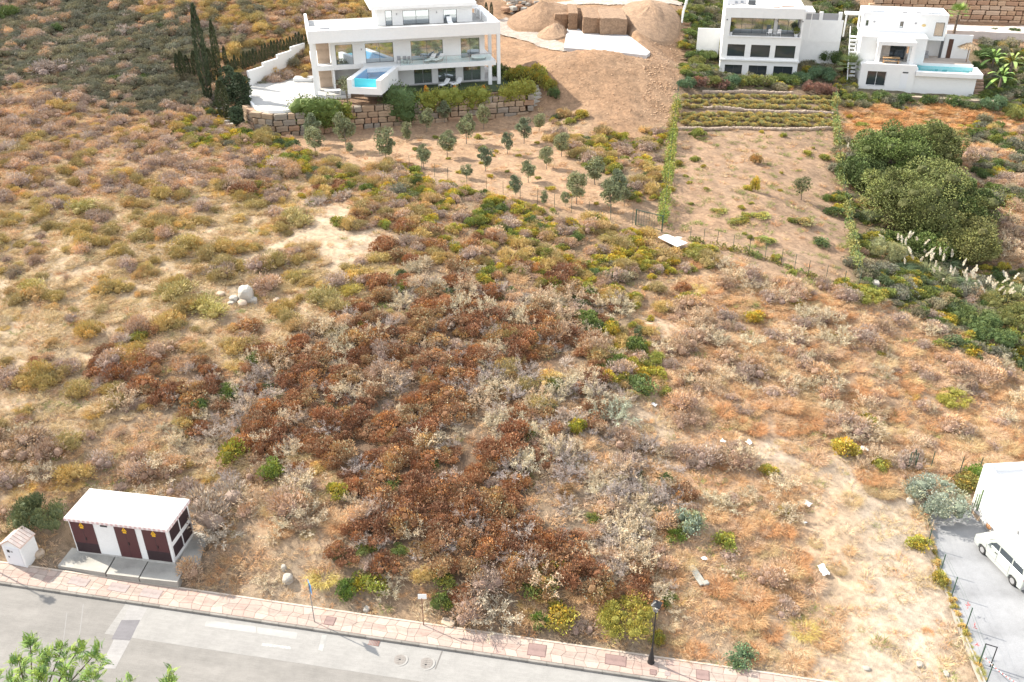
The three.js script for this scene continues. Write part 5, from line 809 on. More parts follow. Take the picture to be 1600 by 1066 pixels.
// ---------------------------------------------------------------- villa with the turquoise pool
const V3 = V(47.81, 6, -125.78), L3 = local(V3, 14);
{
  const t = thing('white_villa', 'white villa with a narrow turquoise pool on its terrace', 'villa', arr(V3), -R2(14));
  part(t, 'wall', [...wallWith(0, 7.0, -2, 3.0, -0.35, 0, [[0.9, 3.4, 0.55, 2.5]]), bx(0, 0.3, -2, 3, -9, -0.35), bx(7.0, 14.8, -2, 2.2, -0.5, -0.2), bx(14.5, 14.8, -2, 2.2, -9, -0.5),
    bx(0, 7.0, 3.2, 3.5, -0.3, 0), // parapet
    ...wallWith(-0.3, 8.2, 3.02, 6.3, -3.25, -3, [[2.3, 6.1, 3.02, 5.5]]), bx(-0.3, 0, 3.02, 6.3, -9, -3.25), bx(7.95, 8.2, 3.02, 6.3, -6.5, -3.25),
    ...wallWith(-0.2, 10.9, 6.0, 9.0, -6.8, -6.5, [[0.3, 0.65, 7.2, 7.95], [4.8, 5.25, 7.1, 7.95], [9.4, 10.6, 6.15, 8.0]]), bx(-0.2, 0.1, 6, 9, -12, -6.8), bx(10.6, 10.9, 5.6, 9, -12, -6.8), bx(0.1, 10.6, 6, 9, -12, -11.7), bx(8.8, 10.9, 5.6, 6.0, -12, -6.5), bx(8.2, 11.2, 3.02, 5.6, -9.2, -9)], M.white);
  part(t, 'terrace_floor', bx(0, 7.05, 3.0, 3.2, -9, -0.001), M.white); part(t, 'pool_deck', bx(7.05, 14.8, 2.85, 3.02, -9, -4.2), std(0.55, 0.47, 0.4, { map: rep(tConc, 2) }));
  part(t, 'roof', [bx(-0.3, 8.2, 6.3, 6.5, -6.5, -2.9), bx(0.1, 10.6, 8.7, 8.85, -11.7, -6.8)], M.roofWhite);
  part(t, 'solar_panel', [metreUV(new THREE.BoxGeometry(2.0, 0.05, 1.4).rotateX(0.25).translate(1.6, 9.1, -8.6))], std(0.35, 0.38, 0.42, { roughness: 0.2 })); part(t, 'solar_panel', [metreUV(new THREE.BoxGeometry(2.0, 0.05, 1.4).rotateX(0.25).translate(9, 9.1, -8.6))], std(0.35, 0.38, 0.42, { roughness: 0.2 })); part(t, 'skylight', bx(5, 5.6, 8.85, 9.05, -8, -7.6), M.frameGrey); part(t, 'skylight', bx(6.8, 7.5, 8.85, 9.05, -8, -7.6), M.frameGrey);
  part(t, 'porch_frame', [bx(1.75, 2.25, 3.2, 5.75, -1.5, -1.0), bx(6.1, 6.6, 3.2, 5.75, -1.5, -1.0), bx(1.75, 6.6, 5.75, 6.25, -2.999, -1.0)], M.white);
  part(t, 'door_recess', bx(2.3, 6.1, 3.02, 5.5, -5.0, -4.8), std(0.6, 0.55, 0.5));
  windowIn(t, [3.9, 5.9, 3.05, 5.2], -4.79, 2, { glass: M.glassDark }); windowIn(t, [0.9, 3.4, 0.55, 2.5], -0.28, 2, { frame: M.whiteClean, glass: M.glassDark, sill: true });
  windowIn(t, [0.3, 0.65, 7.2, 7.95], -6.72, 1); windowIn(t, [4.8, 5.25, 7.1, 7.95], -6.72, 1); windowIn(t, [9.4, 10.6, 6.15, 8.0], -6.72, 1, { glass: M.glass });
  part(t, 'service_door', [bx(5.25, 6.15, 0.35, 2.3, 0, 0.03)], std(0.72, 0.73, 0.75)); part(t, 'vent', bx(5.4, 6.1, 2.42, 2.6, 0, 0.03), M.frameDark);
  part(t, 'wall_lamp', [[1.4, 7.7], [6.8, 7.7]].map(([x, y]) => bx(x - 0.12, x + 0.12, y, y + 0.16, -6.5, -6.38)), M.frameGrey); part(t, 'wall_lamp', new THREE.SphereGeometry(0.25, 12, 8).scale(1.1, 0.7, 0.4).translate(7.9, 7.55, -6.45), std(0.6, 0.45, 0.2));
  part(t, 'round_window', new THREE.TorusGeometry(0.4, 0.08, 8, 24).translate(8.75, 4.9, -8.95), M.frameDark);
  part(t, 'pool_coping', [bx(7.05, 15.4, 2.2, 2.75, -0.5, 0.25), bx(7.05, 7.35, 2.75, 3.03, -4.2, -0.5), bx(14.85, 15.4, 2.2, 2.75, -4.2, -0.5), bx(7.35, 14.85, 2.2, 3.03, -4.2, -3.95)], M.white);
  part(t, 'pool_basin', [bx(7.35, 14.85, 1.5, 1.6, -3.95, -0.5), bx(7.35, 14.85, 1.6, 2.68, -0.52, -0.5), bx(7.35, 14.85, 1.6, 2.68, -3.95, -3.93), bx(7.35, 7.37, 1.6, 2.68, -3.93, -0.52)], M.tileTurq); part(t, 'pool_water', new THREE.PlaneGeometry(7.46, 3.4, 40, 20).rotateX(-Math.PI / 2).translate(11.1, 2.66, -2.22), M.water);
  part(t, 'outside_stair', Array.from({ length: 14 }, (_, k) => bx(-1.4, -0.35, -0.2 + k * 0.42, 0.02 + k * 0.42, -1.2 - k * 0.55, -0.7 - k * 0.55)), M.white);
  part(t, 'stair_rail', [bar(V(-1.45, 1.0, -0.8), V(-1.45, 6.7, -8.4), 0.05), bar(V(-1.45, 0.6, -0.8), V(-1.45, 6.3, -8.4), 0.03)], M.whiteClean);
  part(t, 'entrance_canopy', [bx(-2.4, 0, 8.2, 8.4, -10.5, -8.5), bx(-2.3, -2.1, 5.2, 8.2, -8.8, -8.6)], M.white);
  part(t, 'podium', bx(0.3, 14.5, -3, -0.5, -9, -0.6), M.concPale);
  const w = thing('garden_wall', 'white wall with a narrow brown door behind the turquoise pool', 'wall', arr(L3(11.25, 3, -8)), -R2(14)); part(w, 'wall_section', bx(0, 3.6, -0.2, 3.2, -0.25, 0), M.white); part(w, 'door', bx(0.6, 1.2, 0, 2.6, 0, 0.05), M.brownDoor); part(w, 'side_gate', bx(-0.4, -0.05, 0, 2.8, 0.05, 0.1), M.frameDark);
  const d = thing('dining_table', 'wooden table with benches under the porch of the right villa', 'table', arr(L3(3.9, 3.2, -2.2)), -R2(14)); part(d, 'top', rbx(-1.1, 1.1, 0.7, 0.78, -0.45, 0.45, 0.02), std(0.42, 0.27, 0.14)); for (const x of [-0.95, 0.95]) part(d, 'leg', bx(x - 0.06, x + 0.06, 0, 0.7, -0.35, 0.35), M.wood); part(d, 'bench', [bx(-1.1, 1.1, 0.38, 0.45, 0.6, 0.85), bx(-1, -0.9, 0, 0.38, 0.62, 0.83), bx(0.9, 1, 0, 0.38, 0.62, 0.83)], std(0.42, 0.27, 0.14));
  const lc = thing('garden_sofa', 'grey outdoor sofa beside the round window of the right villa', 'sofa', arr(L3(8.9, 3.02, -7.6)), -R2(14)); part(lc, 'seat', rbx(-0.6, 0.6, 0, 0.42, -0.4, 0.4, 0.05), M.frameGrey); part(lc, 'backrest', rbx(-0.6, 0.6, 0.42, 0.85, -0.42, -0.25, 0.05), M.frameGrey);
  { const r = rngOf(31), f = new Foliage(); for (let k = 0; k < 700; k++) { const a = r() * 6.283, q = 0.25 + 1.05 * Math.sqrt(r()), p = V(Math.cos(a) * q, 2.75 - q * 0.52 + r() * 0.08, Math.sin(a) * q), d = V(Math.cos(a), -0.65 - r() * 0.3, Math.sin(a)).normalize(); f.leaf(p, d, perp(d, r), 0.45, 0.07, tone(r, 0.6, 1.2)); }
    const p = L3(14.2, 3.0, -5.8), s = thing('thatched_parasol', 'thatched straw parasol beside the turquoise pool', 'parasol', arr(p)); part(s, 'pole', cyl(0.06, 0.06, 2.7, 0, 0, 0, 8), M.wood); part(s, 'thatch', [f.geo(), (() => { const g = new THREE.ConeGeometry(1.25, 0.65, 14).translate(0, 2.4, 0).toNonIndexed(); g.setAttribute('color', new THREE.Float32BufferAttribute(new Array(g.attributes.position.count * 3).fill(0.7), 3)); return g; })()], new THREE.MeshStandardMaterial({ vertexColors: true, color: new THREE.Color().setRGB(0.42, 0.31, 0.2), roughness: 1 })); }
  const ss = thing('garden_steps', 'brown steps down the right end of the pool villa terrace', 'steps', arr(L3(15.0, 0, -0.6)), -R2(14)); for (let k = 0; k < 7; k++) part(ss, 'step', rbx(0.1, 1.3, -0.6 + k * 0.36, -0.3 + k * 0.36, -0.3 - k * 0.5, 0.3 - k * 0.5, 0.03), std(0.3, 0.2, 0.14));
  struct('terrace_path', prism([[6.2, 2.2], [18, 2.2], [18, 3.1], [11, 3.2], [6.2, 2.9]].map(([x, z]) => { const p = L3(x, 0, z); return [p.x, p.z]; }), 4.6, 6.05), std(0.42, 0.33, 0.25, { map: rep(tConc, 2) }));
}
// wall of big stones above the right villa, track in front of it
{
  const a = aty(1360, 31, 10.8), b = aty(1508, 33.5, 10.8), c = aty(1640, 37, 10.8), t = thing('stone_wall', 'high reddish stone block wall behind the right villa', 'retaining wall', [0, 0, 0]);
  stoneWall(t, [[a.x, a.z], [b.x, b.z], [c.x, c.z]], () => 10.5, 6, 0.7, 1.5, 0.9, stoneTonesRed, 55);
  struct('upper_track', prism([[1465, 36], [1640, 39], [1640, 53], [1560, 51], [1480, 47]].map(([x, y]) => { const p = aty(x, y, 10.6); return [p.x, p.z]; }), 8.5, 10.6), std(0.68, 0.6, 0.55, { map: rep(tConc, 4) }));
  struct('wall_backfill', prism([[a.x, a.z - 0.3], [c.x, c.z - 0.3], [c.x, c.z - 12], [a.x, a.z - 12]], 9, 14.4), M.soilOrange);
  const g = thing('driveway_gate', 'dark driveway gate between white posts at the top right of the photo', 'gate', arr(aty(1347, 22, 10.2)), -R2(10)); part(g, 'gate_panel', bx(-2, 2, -0.5, 3.2, -0.04, 0.04), std(0.14, 0.13, 0.14)); part(g, 'gate_panel', bx(0.2, 2, 0, 3.25, 0.04, 0.06), std(0.24, 0.19, 0.17)); for (const x of [-2.3, 2.3]) part(g, 'gate_post', bx(x - 0.25, x + 0.25, -0.5, 3.6, -0.25, 0.25), M.white);
}
// ---------------------------------------------------------------- dug-out building plot
{
  const y = 10.9, Z = (a, b) => { const p = aty(780 + a / 5, b / 5, y); return [p.x, p.z]; };
  struct('building_pad', prism([[505, 372], [530, 225], [625, 225], [660, 255], [800, 262], [1000, 272], [1030, 290], [1180, 405], [1150, 432], [870, 402]].map(([a, b]) => Z(a, b)), 9.2, y), std(0.56, 0.545, 0.54, { map: rep(tConc, 3) }));
  const lump = (g, amp, f, seed) => { const p = g.attributes.position; for (let i = 0; i < p.count; i++) { const x = p.getX(i), yy = p.getY(i), z = p.getZ(i); p.setXYZ(i, x + amp * (fbm(yy * f + seed, z * f + x * f * 0.6, 3) - 0.5), yy + amp * (fbm(x * f, z * f + seed, 3) - 0.5), z + amp * (fbm(x * f + seed * 2, yy * f, 3) - 0.5)); } g.computeVertexNormals(); return metreUV(g); };
  const cutMat = [std(0.5, 0.31, 0.185, { map: rep(tGrain, 2), bumpMap: rep(tGrain, 2), bumpScale: 0.1 }), std(0.56, 0.365, 0.23, { map: rep(tGrain, 2), bumpMap: rep(tGrain, 2), bumpScale: 0.1 })];
  const block = (x0, x1, base, h, depth, m) => { const a = Z(x0, base), b = Z(x1, base), w = Math.hypot(b[0] - a[0], b[1] - a[1]), g = new THREE.BoxGeometry(w, h, depth, 14, 8, 12).translate(w / 2, h / 2, -depth / 2).rotateY(Math.atan2(-(b[1] - a[1]), b[0] - a[0])).translate(a[0], y - 0.02, a[1]); return struct('earth_bank', lump(g, 0.35, 0.9, x0 * 0.01), m); };
  block(655, 783, 262, 2.25, 9, cutMat[0]); block(786, 992, 272, 2.3, 9, cutMat[1]); block(540, 612, 232, 2.4, 8, cutMat[0]); block(430, 535, 215, 1.9, 7, cutMat[0]);
  const heap = (px, py, rx, rz, h, m, seed, name = 'earth_heap') => { const c = aty(px, py, y), g = new THREE.CircleGeometry(1, 48, 0, 6.2832); const gg = new THREE.RingGeometry(0.001, 1, 48, 22).rotateX(-Math.PI / 2), p = gg.attributes.position; g.dispose(); for (let i = 0; i < p.count; i++) { const x = p.getX(i), z = p.getZ(i), q = Math.hypot(x, z); const wx = c.x + x * rx, wz = c.z + z * rz; p.setXYZ(i, wx, land(wx, wz) - 0.06 - 0.5 * sstep(q, 0.9, 1) + h * Math.pow(Math.max(0, 1 - q), 0.85) * (0.75 + 0.5 * fbm(x * 2 + seed, z * 2, 3)) + 0.35 * (fbm(x * rx * 1.6, z * rz * 1.6 + seed, 3) - 0.5) * (1 - q) + 0.9 * (1 - q) * sstep(q, 0.02, 0.35) * (fbm(Math.atan2(z, x) * 3 + seed, q * 2, 3) - 0.5), wz); } gg.computeVertexNormals(); metreUV(gg); return struct(name, gg, m); };
  heap(846, 36, 5.8, 5.6, 3.0, cutMat[0], 3); heap(866, 50, 2.8, 3.6, 1.6, cutMat[1], 8); heap(1014, 44, 5.0, 8, 1.5, cutMat[1], 12); heap(930, 12, 9, 5, 1.4, cutMat[1], 25);
  struct('dirt_track', drape([[772, 34], [792, 28], [812, 40], [850, 55], [884, 70], [884, 82], [850, 76], [810, 62], [772, 50]], 0.12, 0.22), std(0.52, 0.43, 0.36, { map: rep(tGrain, 3) }));
  struct('dirt_track', drape([[860, 4], [1066, 4], [1066, 10], [990, 10], [860, 9]], 0.1, 0.3), std(0.6, 0.5, 0.42, { map: rep(tGrain, 3) }));
  // clods on the slope of dug earth
  const r = rngOf(5), geos = [rockGeo(1, 0.5, 0.4, 0.5, 0), rockGeo(2, 0.5, 0.35, 0.6, 0)], list = []; const poly = [[840, 95], [1045, 88], [1050, 120], [1010, 180], [960, 196], [920, 170], [870, 130]].map(([a, b]) => G(a, b)).map((p) => [p.x, p.z]);
  for (let k = 0; k < 5500; k++) { const x = 2 + r() * 26, z = -132 + r() * 22; if (inside(poly, x, z)) list.push({ x, y: land(x, z), z, s: 0.04 + 0.16 * r() ** 5, rot: r() * 6.28, v: k }); }
  for (let k = 0; k < 1600; k++) { const p = G(1010 + r() * 55 - k % 2 * 5, 60 + r() * 130); list.push({ x: p.x, y: p.y, z: p.z, s: 0.05 + 0.2 * r() ** 4, rot: r() * 6.28, v: k }); }
  CLODS.push([geos, list]);
  // rubble by the track
  const rr = rngOf(17); let n = 0; for (let k = 0; k < 26; k++) { const px = 788 + rr() * 55, py = 4 + rr() * 22, p = G(px, py), s = 0.3 + 0.6 * rr(); single('rubble_block', stoneGeos[k % 5], [rockMat, stoneTonesRed[k % 5], M.conc][k % 3], 'broken pinkish or grey block in the rubble pile beside the dirt track', 'rubble', [p.x, p.y + s * 0.3 + (k % 4) * 0.2, p.z], rr() * 6, 'rubble blocks beside the dirt track').scale.set(s * 1.6, s * 0.7, s); n++; }
  const bp = aty(1074, 36, 9.8), bf = thing('boundary_fence', 'thin white boundary fence between the dug plot and the tall villa garden', 'fence', [0, 0, 0]); for (let k = 0; k < 9; k++) { const p = G(1075 - k * 1.2, 2 + k * 4.2); part(bf, 'post', bx(p.x - 0.09, p.x + 0.09, p.y, p.y + 1.7, p.z - 0.09, p.z + 0.09), M.whiteClean); }
}
// ---------------------------------------------------------------- trees and shrubs placed one by one
function blobCore(f, c, rx, ry, rz, s) { const g = new THREE.IcosahedronGeometry(1, 1), p = g.attributes.position, vs = []; for (let i = 0; i < p.count; i++) { const k = 0.85 + 0.3 * hash2(Math.round(p.getX(i) * 97 + c.x * 50), Math.round(p.getY(i) * 83 + p.getZ(i) * 71)); vs.push(V(c.x + p.getX(i) * rx * k, c.y + p.getY(i) * ry * k, c.z + p.getZ(i) * rz * k)); } for (let i = 0; i < vs.length; i += 3) f.tri(vs[i], vs[i + 1], vs[i + 2], s); }
function leafBlob(f, c, rx, ry, rz, n, len, wid, r, lo = 0.55, hi = 1.3, up = 0.3, tint = [1, 1, 1]) {
  for (let i = 0; i < n; i++) { const d = rdir(r), q = 0.55 + 0.5 * Math.sqrt(r()), p = V(c.x + d.x * rx * q, c.y + d.y * ry * q, c.z + d.z * rz * q), e = d.clone().addScaledVector(rdir(r), 0.8).add(V(0, up, 0)).normalize(); f.leaf(p, e, perp(e, r), len * (0.6 + 0.8 * r()), wid * (0.7 + 0.6 * r()), tone(r, lo, hi, tint)); }
}
const leafM = (r, g, b) => new THREE.MeshStandardMaterial({ vertexColors: true, roughness: 0.85, color: new THREE.Color().setRGB(r, g, b) });
// crown of clumps round a branching trunk
function treeParts(seed, { h = 3, crown = 1.2, ch = 1.6, clumps = 14, leaves = 130, len = 0.18, wid = 0.06, trunk = 0.07, base = 0.45, cr = 0.42, lo = 0.5, hi = 1.35, core = 0.45, wild = 0 }) {
  const r = rngOf(seed), f = new Foliage(), wood = [], y0 = h - ch, top = V((r() - 0.5) * 0.2, y0 + ch * 0.35, (r() - 0.5) * 0.2);
  wood.push(bar(V(0, -0.2, 0), V(top.x * 0.4, y0 * 0.9, top.z * 0.4), trunk * 1.2, trunk * 0.9, 7), bar(V(top.x * 0.4, y0 * 0.9, top.z * 0.4), top, trunk * 0.9, trunk * 0.5, 6));
  for (let i = 0; i < clumps; i++) {
    const a = r() * 6.283, e = (r() * 2 - 1), q = Math.sqrt(1 - e * e) * (0.45 + 0.5 * Math.sqrt(r())), c = V(Math.cos(a) * q * crown, y0 + ch * (0.5 + e * 0.36), Math.sin(a) * q * crown);
    if (i % 2) wood.push(bar(top.clone().multiplyScalar(0.75), c, trunk * 0.4, trunk * 0.15, 4));
    if (wild) c.multiplyScalar(0.86 + 0.3 * r()); const k = cr * crown * (wild ? 0.4 + 1.0 * r() : 0.65 + 0.6 * r()), t = 0.62 + 0.65 * r(); if (core) blobCore(f, c, k * core, k * core * 0.8, k * core, [0.42, 0.4, 0.35]); leafBlob(f, c, k, k * 0.8, k, leaves, len, wid, r, lo * t, hi * t);
  }
  return [merge(wood), f.geo()];
}
function makeTree(name, label, cat, seed, o, bark, leaf, pos, turn, group) { const [w, l] = treeParts(seed, o), t = thing(name, label, cat, pos, turn, group); part(t, 'trunk', w, bark); part(t, 'crown', l, leaf); return t; }
for (const w of WIDE) MINE.push(w);
const mine = (p, r) => MINE.push([p.x, p.z, r]);
const ordinal = ['first', 'second', 'third', 'fourth', 'fifth', 'sixth', 'seventh', 'eighth', 'ninth', 'tenth', 'eleventh', 'twelfth', 'thirteenth', 'fourteenth', 'fifteenth', 'sixteenth', 'seventeenth', 'eighteenth', 'nineteenth', 'twentieth', 'twenty-first', 'twenty-second', 'twenty-third', 'twenty-fourth', 'twenty-fifth', 'twenty-sixth'];
// olive saplings in the orchard: photo x, foot y, top y, width (zoomed by 3.077 from 480, 130)
{
  const protos = [1, 2, 3, 4].map((s) => treeParts(s * 17, { h: 3.0, crown: 0.85, ch: 2.45, clumps: 26, leaves: 150, len: 0.17, wid: 0.07, trunk: 0.05, cr: 0.36, core: 0.4, wild: 1 }));
  const leaf = [leafM(0.27, 0.29, 0.15), leafM(0.23, 0.265, 0.155), leafM(0.31, 0.32, 0.165)], src = [];
  const rows = [
    [575, 235, 130, 'slim olive sapling close under the stone wall, below the middle of the lawn'], [660, 190, 90, 'olive sapling climbing over the stone wall near the lawn loungers'], [848, 220, 110, 'olive sapling under the right part of the stone wall'], [912, 160, 85, 'small pale olive shrub in front of the stone wall near the steps'], [766, 292, 160, 'tall olive sapling with a long bare trunk in the upper orchard row'],
    [1042, 292, 170, 'round olive sapling in the upper orchard row right of centre'], [1115, 232, 150, 'yellowish olive sapling at the right foot of the garden steps'], [480, 288, 195, 'yellowish olive sapling in the left part of the orchard'], [674, 356, 240, 'round olive sapling in the middle row, left of centre'], [962, 342, 240, 'slim olive sapling in the middle of the orchard'],
    [1222, 352, 240, 'olive sapling at the right end of the middle orchard row'], [380, 375, 225, 'broad olive sapling beside the scrub at the orchard left edge'], [560, 412, 305, 'dark small olive sapling at the lower left orchard edge'], [858, 422, 310, 'bright olive sapling in the lower middle of the orchard'], [1150, 412, 305, 'olive sapling in the lower row right of centre'],
    [768, 458, 395, 'tiny thin olive sapling at the lower orchard edge'], [1064, 478, 380, 'round dark olive sapling in the lower row'], [1002, 548, 445, 'grey olive sapling touching the green scrub'], [1293, 582, 425, 'tall olive sapling casting a long shadow near the right scrub'], [1382, 488, 365, 'light green olive sapling by the right hedge'],
    [1458, 625, 470, 'largest dark olive tree at the lower right orchard corner'], [1492, 560, 420, 'olive tree behind the largest one at the right corner'], [1240, 592, 520, 'faint small olive sapling at the lower edge beside the tall one'], [1138, 592, 520, 'grey bushy olive sapling at the lower orchard edge'], [188, 315, 160, 'tall olive sapling below the hedge at the wall, left side'], [30, 282, 158, 'olive sapling at the left end of the stone wall'], [40, 335, 218, 'bushy grey olive at the left orchard corner'], [205, 338, 290, 'low grey olive bush below the tall left sapling'], [1525, 590, 500, 'pale olive sapling between the largest tree and the green gate'], [-100, 245, 185, 'grey olive bush beside the dark shrubs left of the wall'],
  ];
  rows.forEach(([x, f, tp, label], i) => {
    const p = G(480 + x / 3.077, 130 + f / 3.077), h = Math.max(0.9, ((f - tp) / 3.077) * p.distanceTo(CAM) / 1420 / 0.95), v = i % 4;
    const t = i < 4 ? makeTreeFrom(protos[i], label, leaf[i % 3], p) : copyOf(src[v], 'olive_tree', label, arr(p), i * 1.7, 1, 'olive trees in the orchard below the villa');
    if (i < 4) src.push(t); t.userData.group = 'olive trees in the orchard below the villa'; t.rotation.y = i * 1.7; const s = h / 3.0, w = s * (0.8 + 0.3 * hash2(i, 4)) * (h < 1.6 ? 1.25 : 1); t.scale.set(w, s, w);
  });
  function makeTreeFrom([w, l], label, lf, p) { const t = thing('olive_tree', label, 'olive tree', arr(p)); part(t, 'trunk', w, M.barkGrey); part(t, 'crown', l, lf); return t; }
}
// cypresses and dark shrubs left of the villa
{
  const cyp = (seed) => { const r = rngOf(seed), f = new Foliage(); for (let i = 0; i < 1500; i++) { const y = r(), rad = 0.085 * Math.pow(Math.sin(Math.PI * Math.min(1, 0.12 + y * 0.9)), 0.7) * (0.55 + 0.5 * r()) + 0.004, a = r() * 6.283, d = V(Math.cos(a) * 0.45, 1, Math.sin(a) * 0.45).normalize(); f.leaf(V(Math.cos(a) * rad, 0.03 + y * 0.93, Math.sin(a) * rad), d, perp(d, r), 0.05, 0.016, tone(r, 0.55, 1.3)); } return [cyl(0.012, 0.004, 0.9, 0, -0.02, 0, 6), f.geo()]; };
  const P = [cyp(3), cyp(8)], lf = [leafM(0.055, 0.075, 0.035), leafM(0.07, 0.085, 0.035)]; const src = [];
  const Z = (x, y) => [x / 3.333, y / 3.333];
  const list = [[1088, 532, 95, 1.1, 'tallest cypress left of the pool villa'], [1146, 425, 148, 1.1, 'second tallest cypress, right behind the tallest'], [940, 425, 298, 1, 'leftmost small cypress of the group'], [962, 425, 285, 1, 'second small cypress from the left of the group'], [985, 405, 303, 1.2, 'short cypress in the middle of the small ones'], [1030, 418, 283, 1.2, 'dense small cypress just left of the tallest'], [1082, 430, 278, 1, 'slim cypress hidden beside the tallest one'], [1110, 440, 276, 1.1, 'slim cypress between the two tallest'], [1178, 345, 252, 1, 'small cypress near the white stepped wall, apart from the group'], [1172, 622, 438, 1.5, 'lone stout cypress beside the stepping stones']];
  list.forEach(([x, f, tp, w, label], i) => {
    const p = G(...Z(x, f)), h = ((f - tp) / 3.333) * p.distanceTo(CAM) / 1420 / 0.96; let t;
    if (i < 2) { t = thing('cypress', label, 'cypress', arr(p)); part(t, 'trunk', P[i][0], M.bark); part(t, 'crown', P[i][1], lf[i]); src.push(t); } else t = copyOf(src[i % 2], 'cypress', label, arr(p), i);
    const k = h > 7 ? 0.6 : 1.15; t.scale.set(h * w * k, h, h * w * k);
  });
  for (let k = 0; k < 26; k++) { // row behind the stepped wall
    const u = k / 25, px = lerp(360, 479, u), p = G(px, lerp(118, 74, u) - 2 * Math.sin(u * 3)), h = 2.0 + 0.8 * hash2(k, 3), t = copyOf(src[k % 2], 'cypress', 'small cypress in the row behind the white stepped wall', arr(p), k, 1, 'small cypresses behind the stepped wall'); t.scale.set(h * 1.0, h * 0.9, h * 1.0);
  }
  for (let k = 0; k < 13; k++) { const u = k / 12, p = L1(lerp(-20, -14.5, u), 0, lerp(-16.5, -18.5, u)), h = 2.6, t = copyOf(src[k % 2], 'cypress', 'small cypress in the row behind the upper villa wall', [p.x, 9.2, p.z], k, 1, 'small cypresses behind the upper villa wall'); t.scale.set(h * 1.7, h + 0.4 * (k % 3), h * 1.7); }
  for (const [px, py, label] of [[760, 26, 'small cypress by the dirt track, left of two'], [768, 26, 'small cypress by the dirt track, right of two']]) { const p = G(px, py + 2), t = copyOf(src[0], 'cypress', label, arr(p)); t.scale.set(3, 2.4, 3); }
  const dk = leafM(0.06, 0.09, 0.04), dk2 = leafM(0.085, 0.12, 0.06);
  for (const [x, f, tp, w, m, label] of [[1208, 562, 345, 95, dk2, 'tall dark green shrub left of the white terrace, farther one'], [1275, 612, 378, 95, dk, 'tall dark green shrub touching the white terrace edge'], [1345, 628, 535, 85, dk, 'low dark shrub at the corner of terrace and stone wall'], [1240, 655, 560, 60, dk2, 'small dark bush at the foot of the tall shrubs']]) { const p = G(...Z(x, f)), d = p.distanceTo(CAM) / 1420 / 3.333; makeTree('dark_shrub', label, 'shrub', x, { h: (f - tp) * d, crown: w * d * 0.45, ch: (f - tp) * d * 0.97, clumps: 34, leaves: 150, len: 0.22, wid: 0.12, trunk: 0.08, cr: 0.42 }, M.bark, m, arr(p), x); mine(p, 1.5); }
  { const p = L1(-19.2, -0.2, 2.6); makeTree('olive_tree', 'round clipped olive tree beside the infinity pool', 'olive tree', 7, { h: 2.9, crown: 1.15, ch: 1.7, clumps: 16, leaves: 120, len: 0.16, wid: 0.06, trunk: 0.1, cr: 0.45 }, M.barkGrey, leafM(0.24, 0.25, 0.14), arr(p), 1); }
}
// hedges that spill over the stone wall
function hedge(label, pts, { rad = 0.7, n = 2200, len = 0.24, wid = 0.14, drop = 0, m, name = 'hedge', cat = 'hedge', lo = 0.5, hi = 1.35, seed = 1, jit = 0.4 }) {
  const r = rngOf(seed), f = new Foliage(), c0 = pts[0], c = pts.map((p) => p.clone().sub(c0)), K = Math.ceil(n / 60);
  for (let i = 0; i < K; i++) { const u = r() * (c.length - 1), j = Math.min(c.length - 2, u | 0), p = c[j].clone().lerp(c[j + 1], u - j), k = rad * (0.5 + 0.6 * r()), t = 0.8 + 0.4 * r(); p.x += (r() - 0.5) * rad * jit * 2; p.z += (r() - 0.5) * rad * jit * 2; p.y += k * 0.5 - drop * r() ** 1.5; blobCore(f, p, k * 0.6, k * 0.55, k * 0.6, [0.75, 0.75, 0.7]); leafBlob(f, p, k, k * 0.85, k, 60, len, wid, r, lo * t, hi * t, 0.3, [0.9 + 0.3 * r(), 1, 0.9]); }
  return single(name, f.geo(), m, label, cat, arr(c0));
}
const vine = leafM(0.12, 0.17, 0.035), vineY = leafM(0.22, 0.24, 0.04), vineD = leafM(0.08, 0.13, 0.04), vineL = leafM(0.27, 0.27, 0.045);
hedge('dark green hedge spilling over the stone wall left of the pool', [L1(-25.5, -0.3, 5.2), L1(-23, -0.3, 5.6), L1(-21.2, -0.4, 5.5)], { rad: 1.35, n: 7000, drop: 2.0, m: vine, seed: 4 });
hedge('yellow green plant at the right end of the left wall hedge', [L1(-20.6, -0.5, 5.4), L1(-19.4, -0.6, 5.3)], { rad: 0.75, n: 1600, drop: 1.2, m: vineY, seed: 5 });
hedge('tall dark green bush beside the pool shell', [L1(-13.8, -0.2, 4.0), L1(-12.6, 0.1, 4.4), L1(-12.2, -0.4, 5.0)], { rad: 1.6, n: 8000, drop: 2.6, m: vineD, seed: 6 });
hedge('long bright green hedge along the lawn edge above the stone wall', [L1(-11.5, -0.3, 4.5), L1(-8, -0.2, 4.5), L1(-5, -0.2, 4.4), L1(-1.9, -0.3, 4.4)], { rad: 1.05, n: 11000, drop: 1.5, m: vineY, seed: 7 });
hedge('yellow green hedge over the right end of the stone wall', [L1(0.6, -0.1, 4.3), L1(2.4, 0, 4.2), L1(4, 0.1, 3.9)], { rad: 1.1, n: 5000, drop: 1.2, m: vineL, seed: 8 });
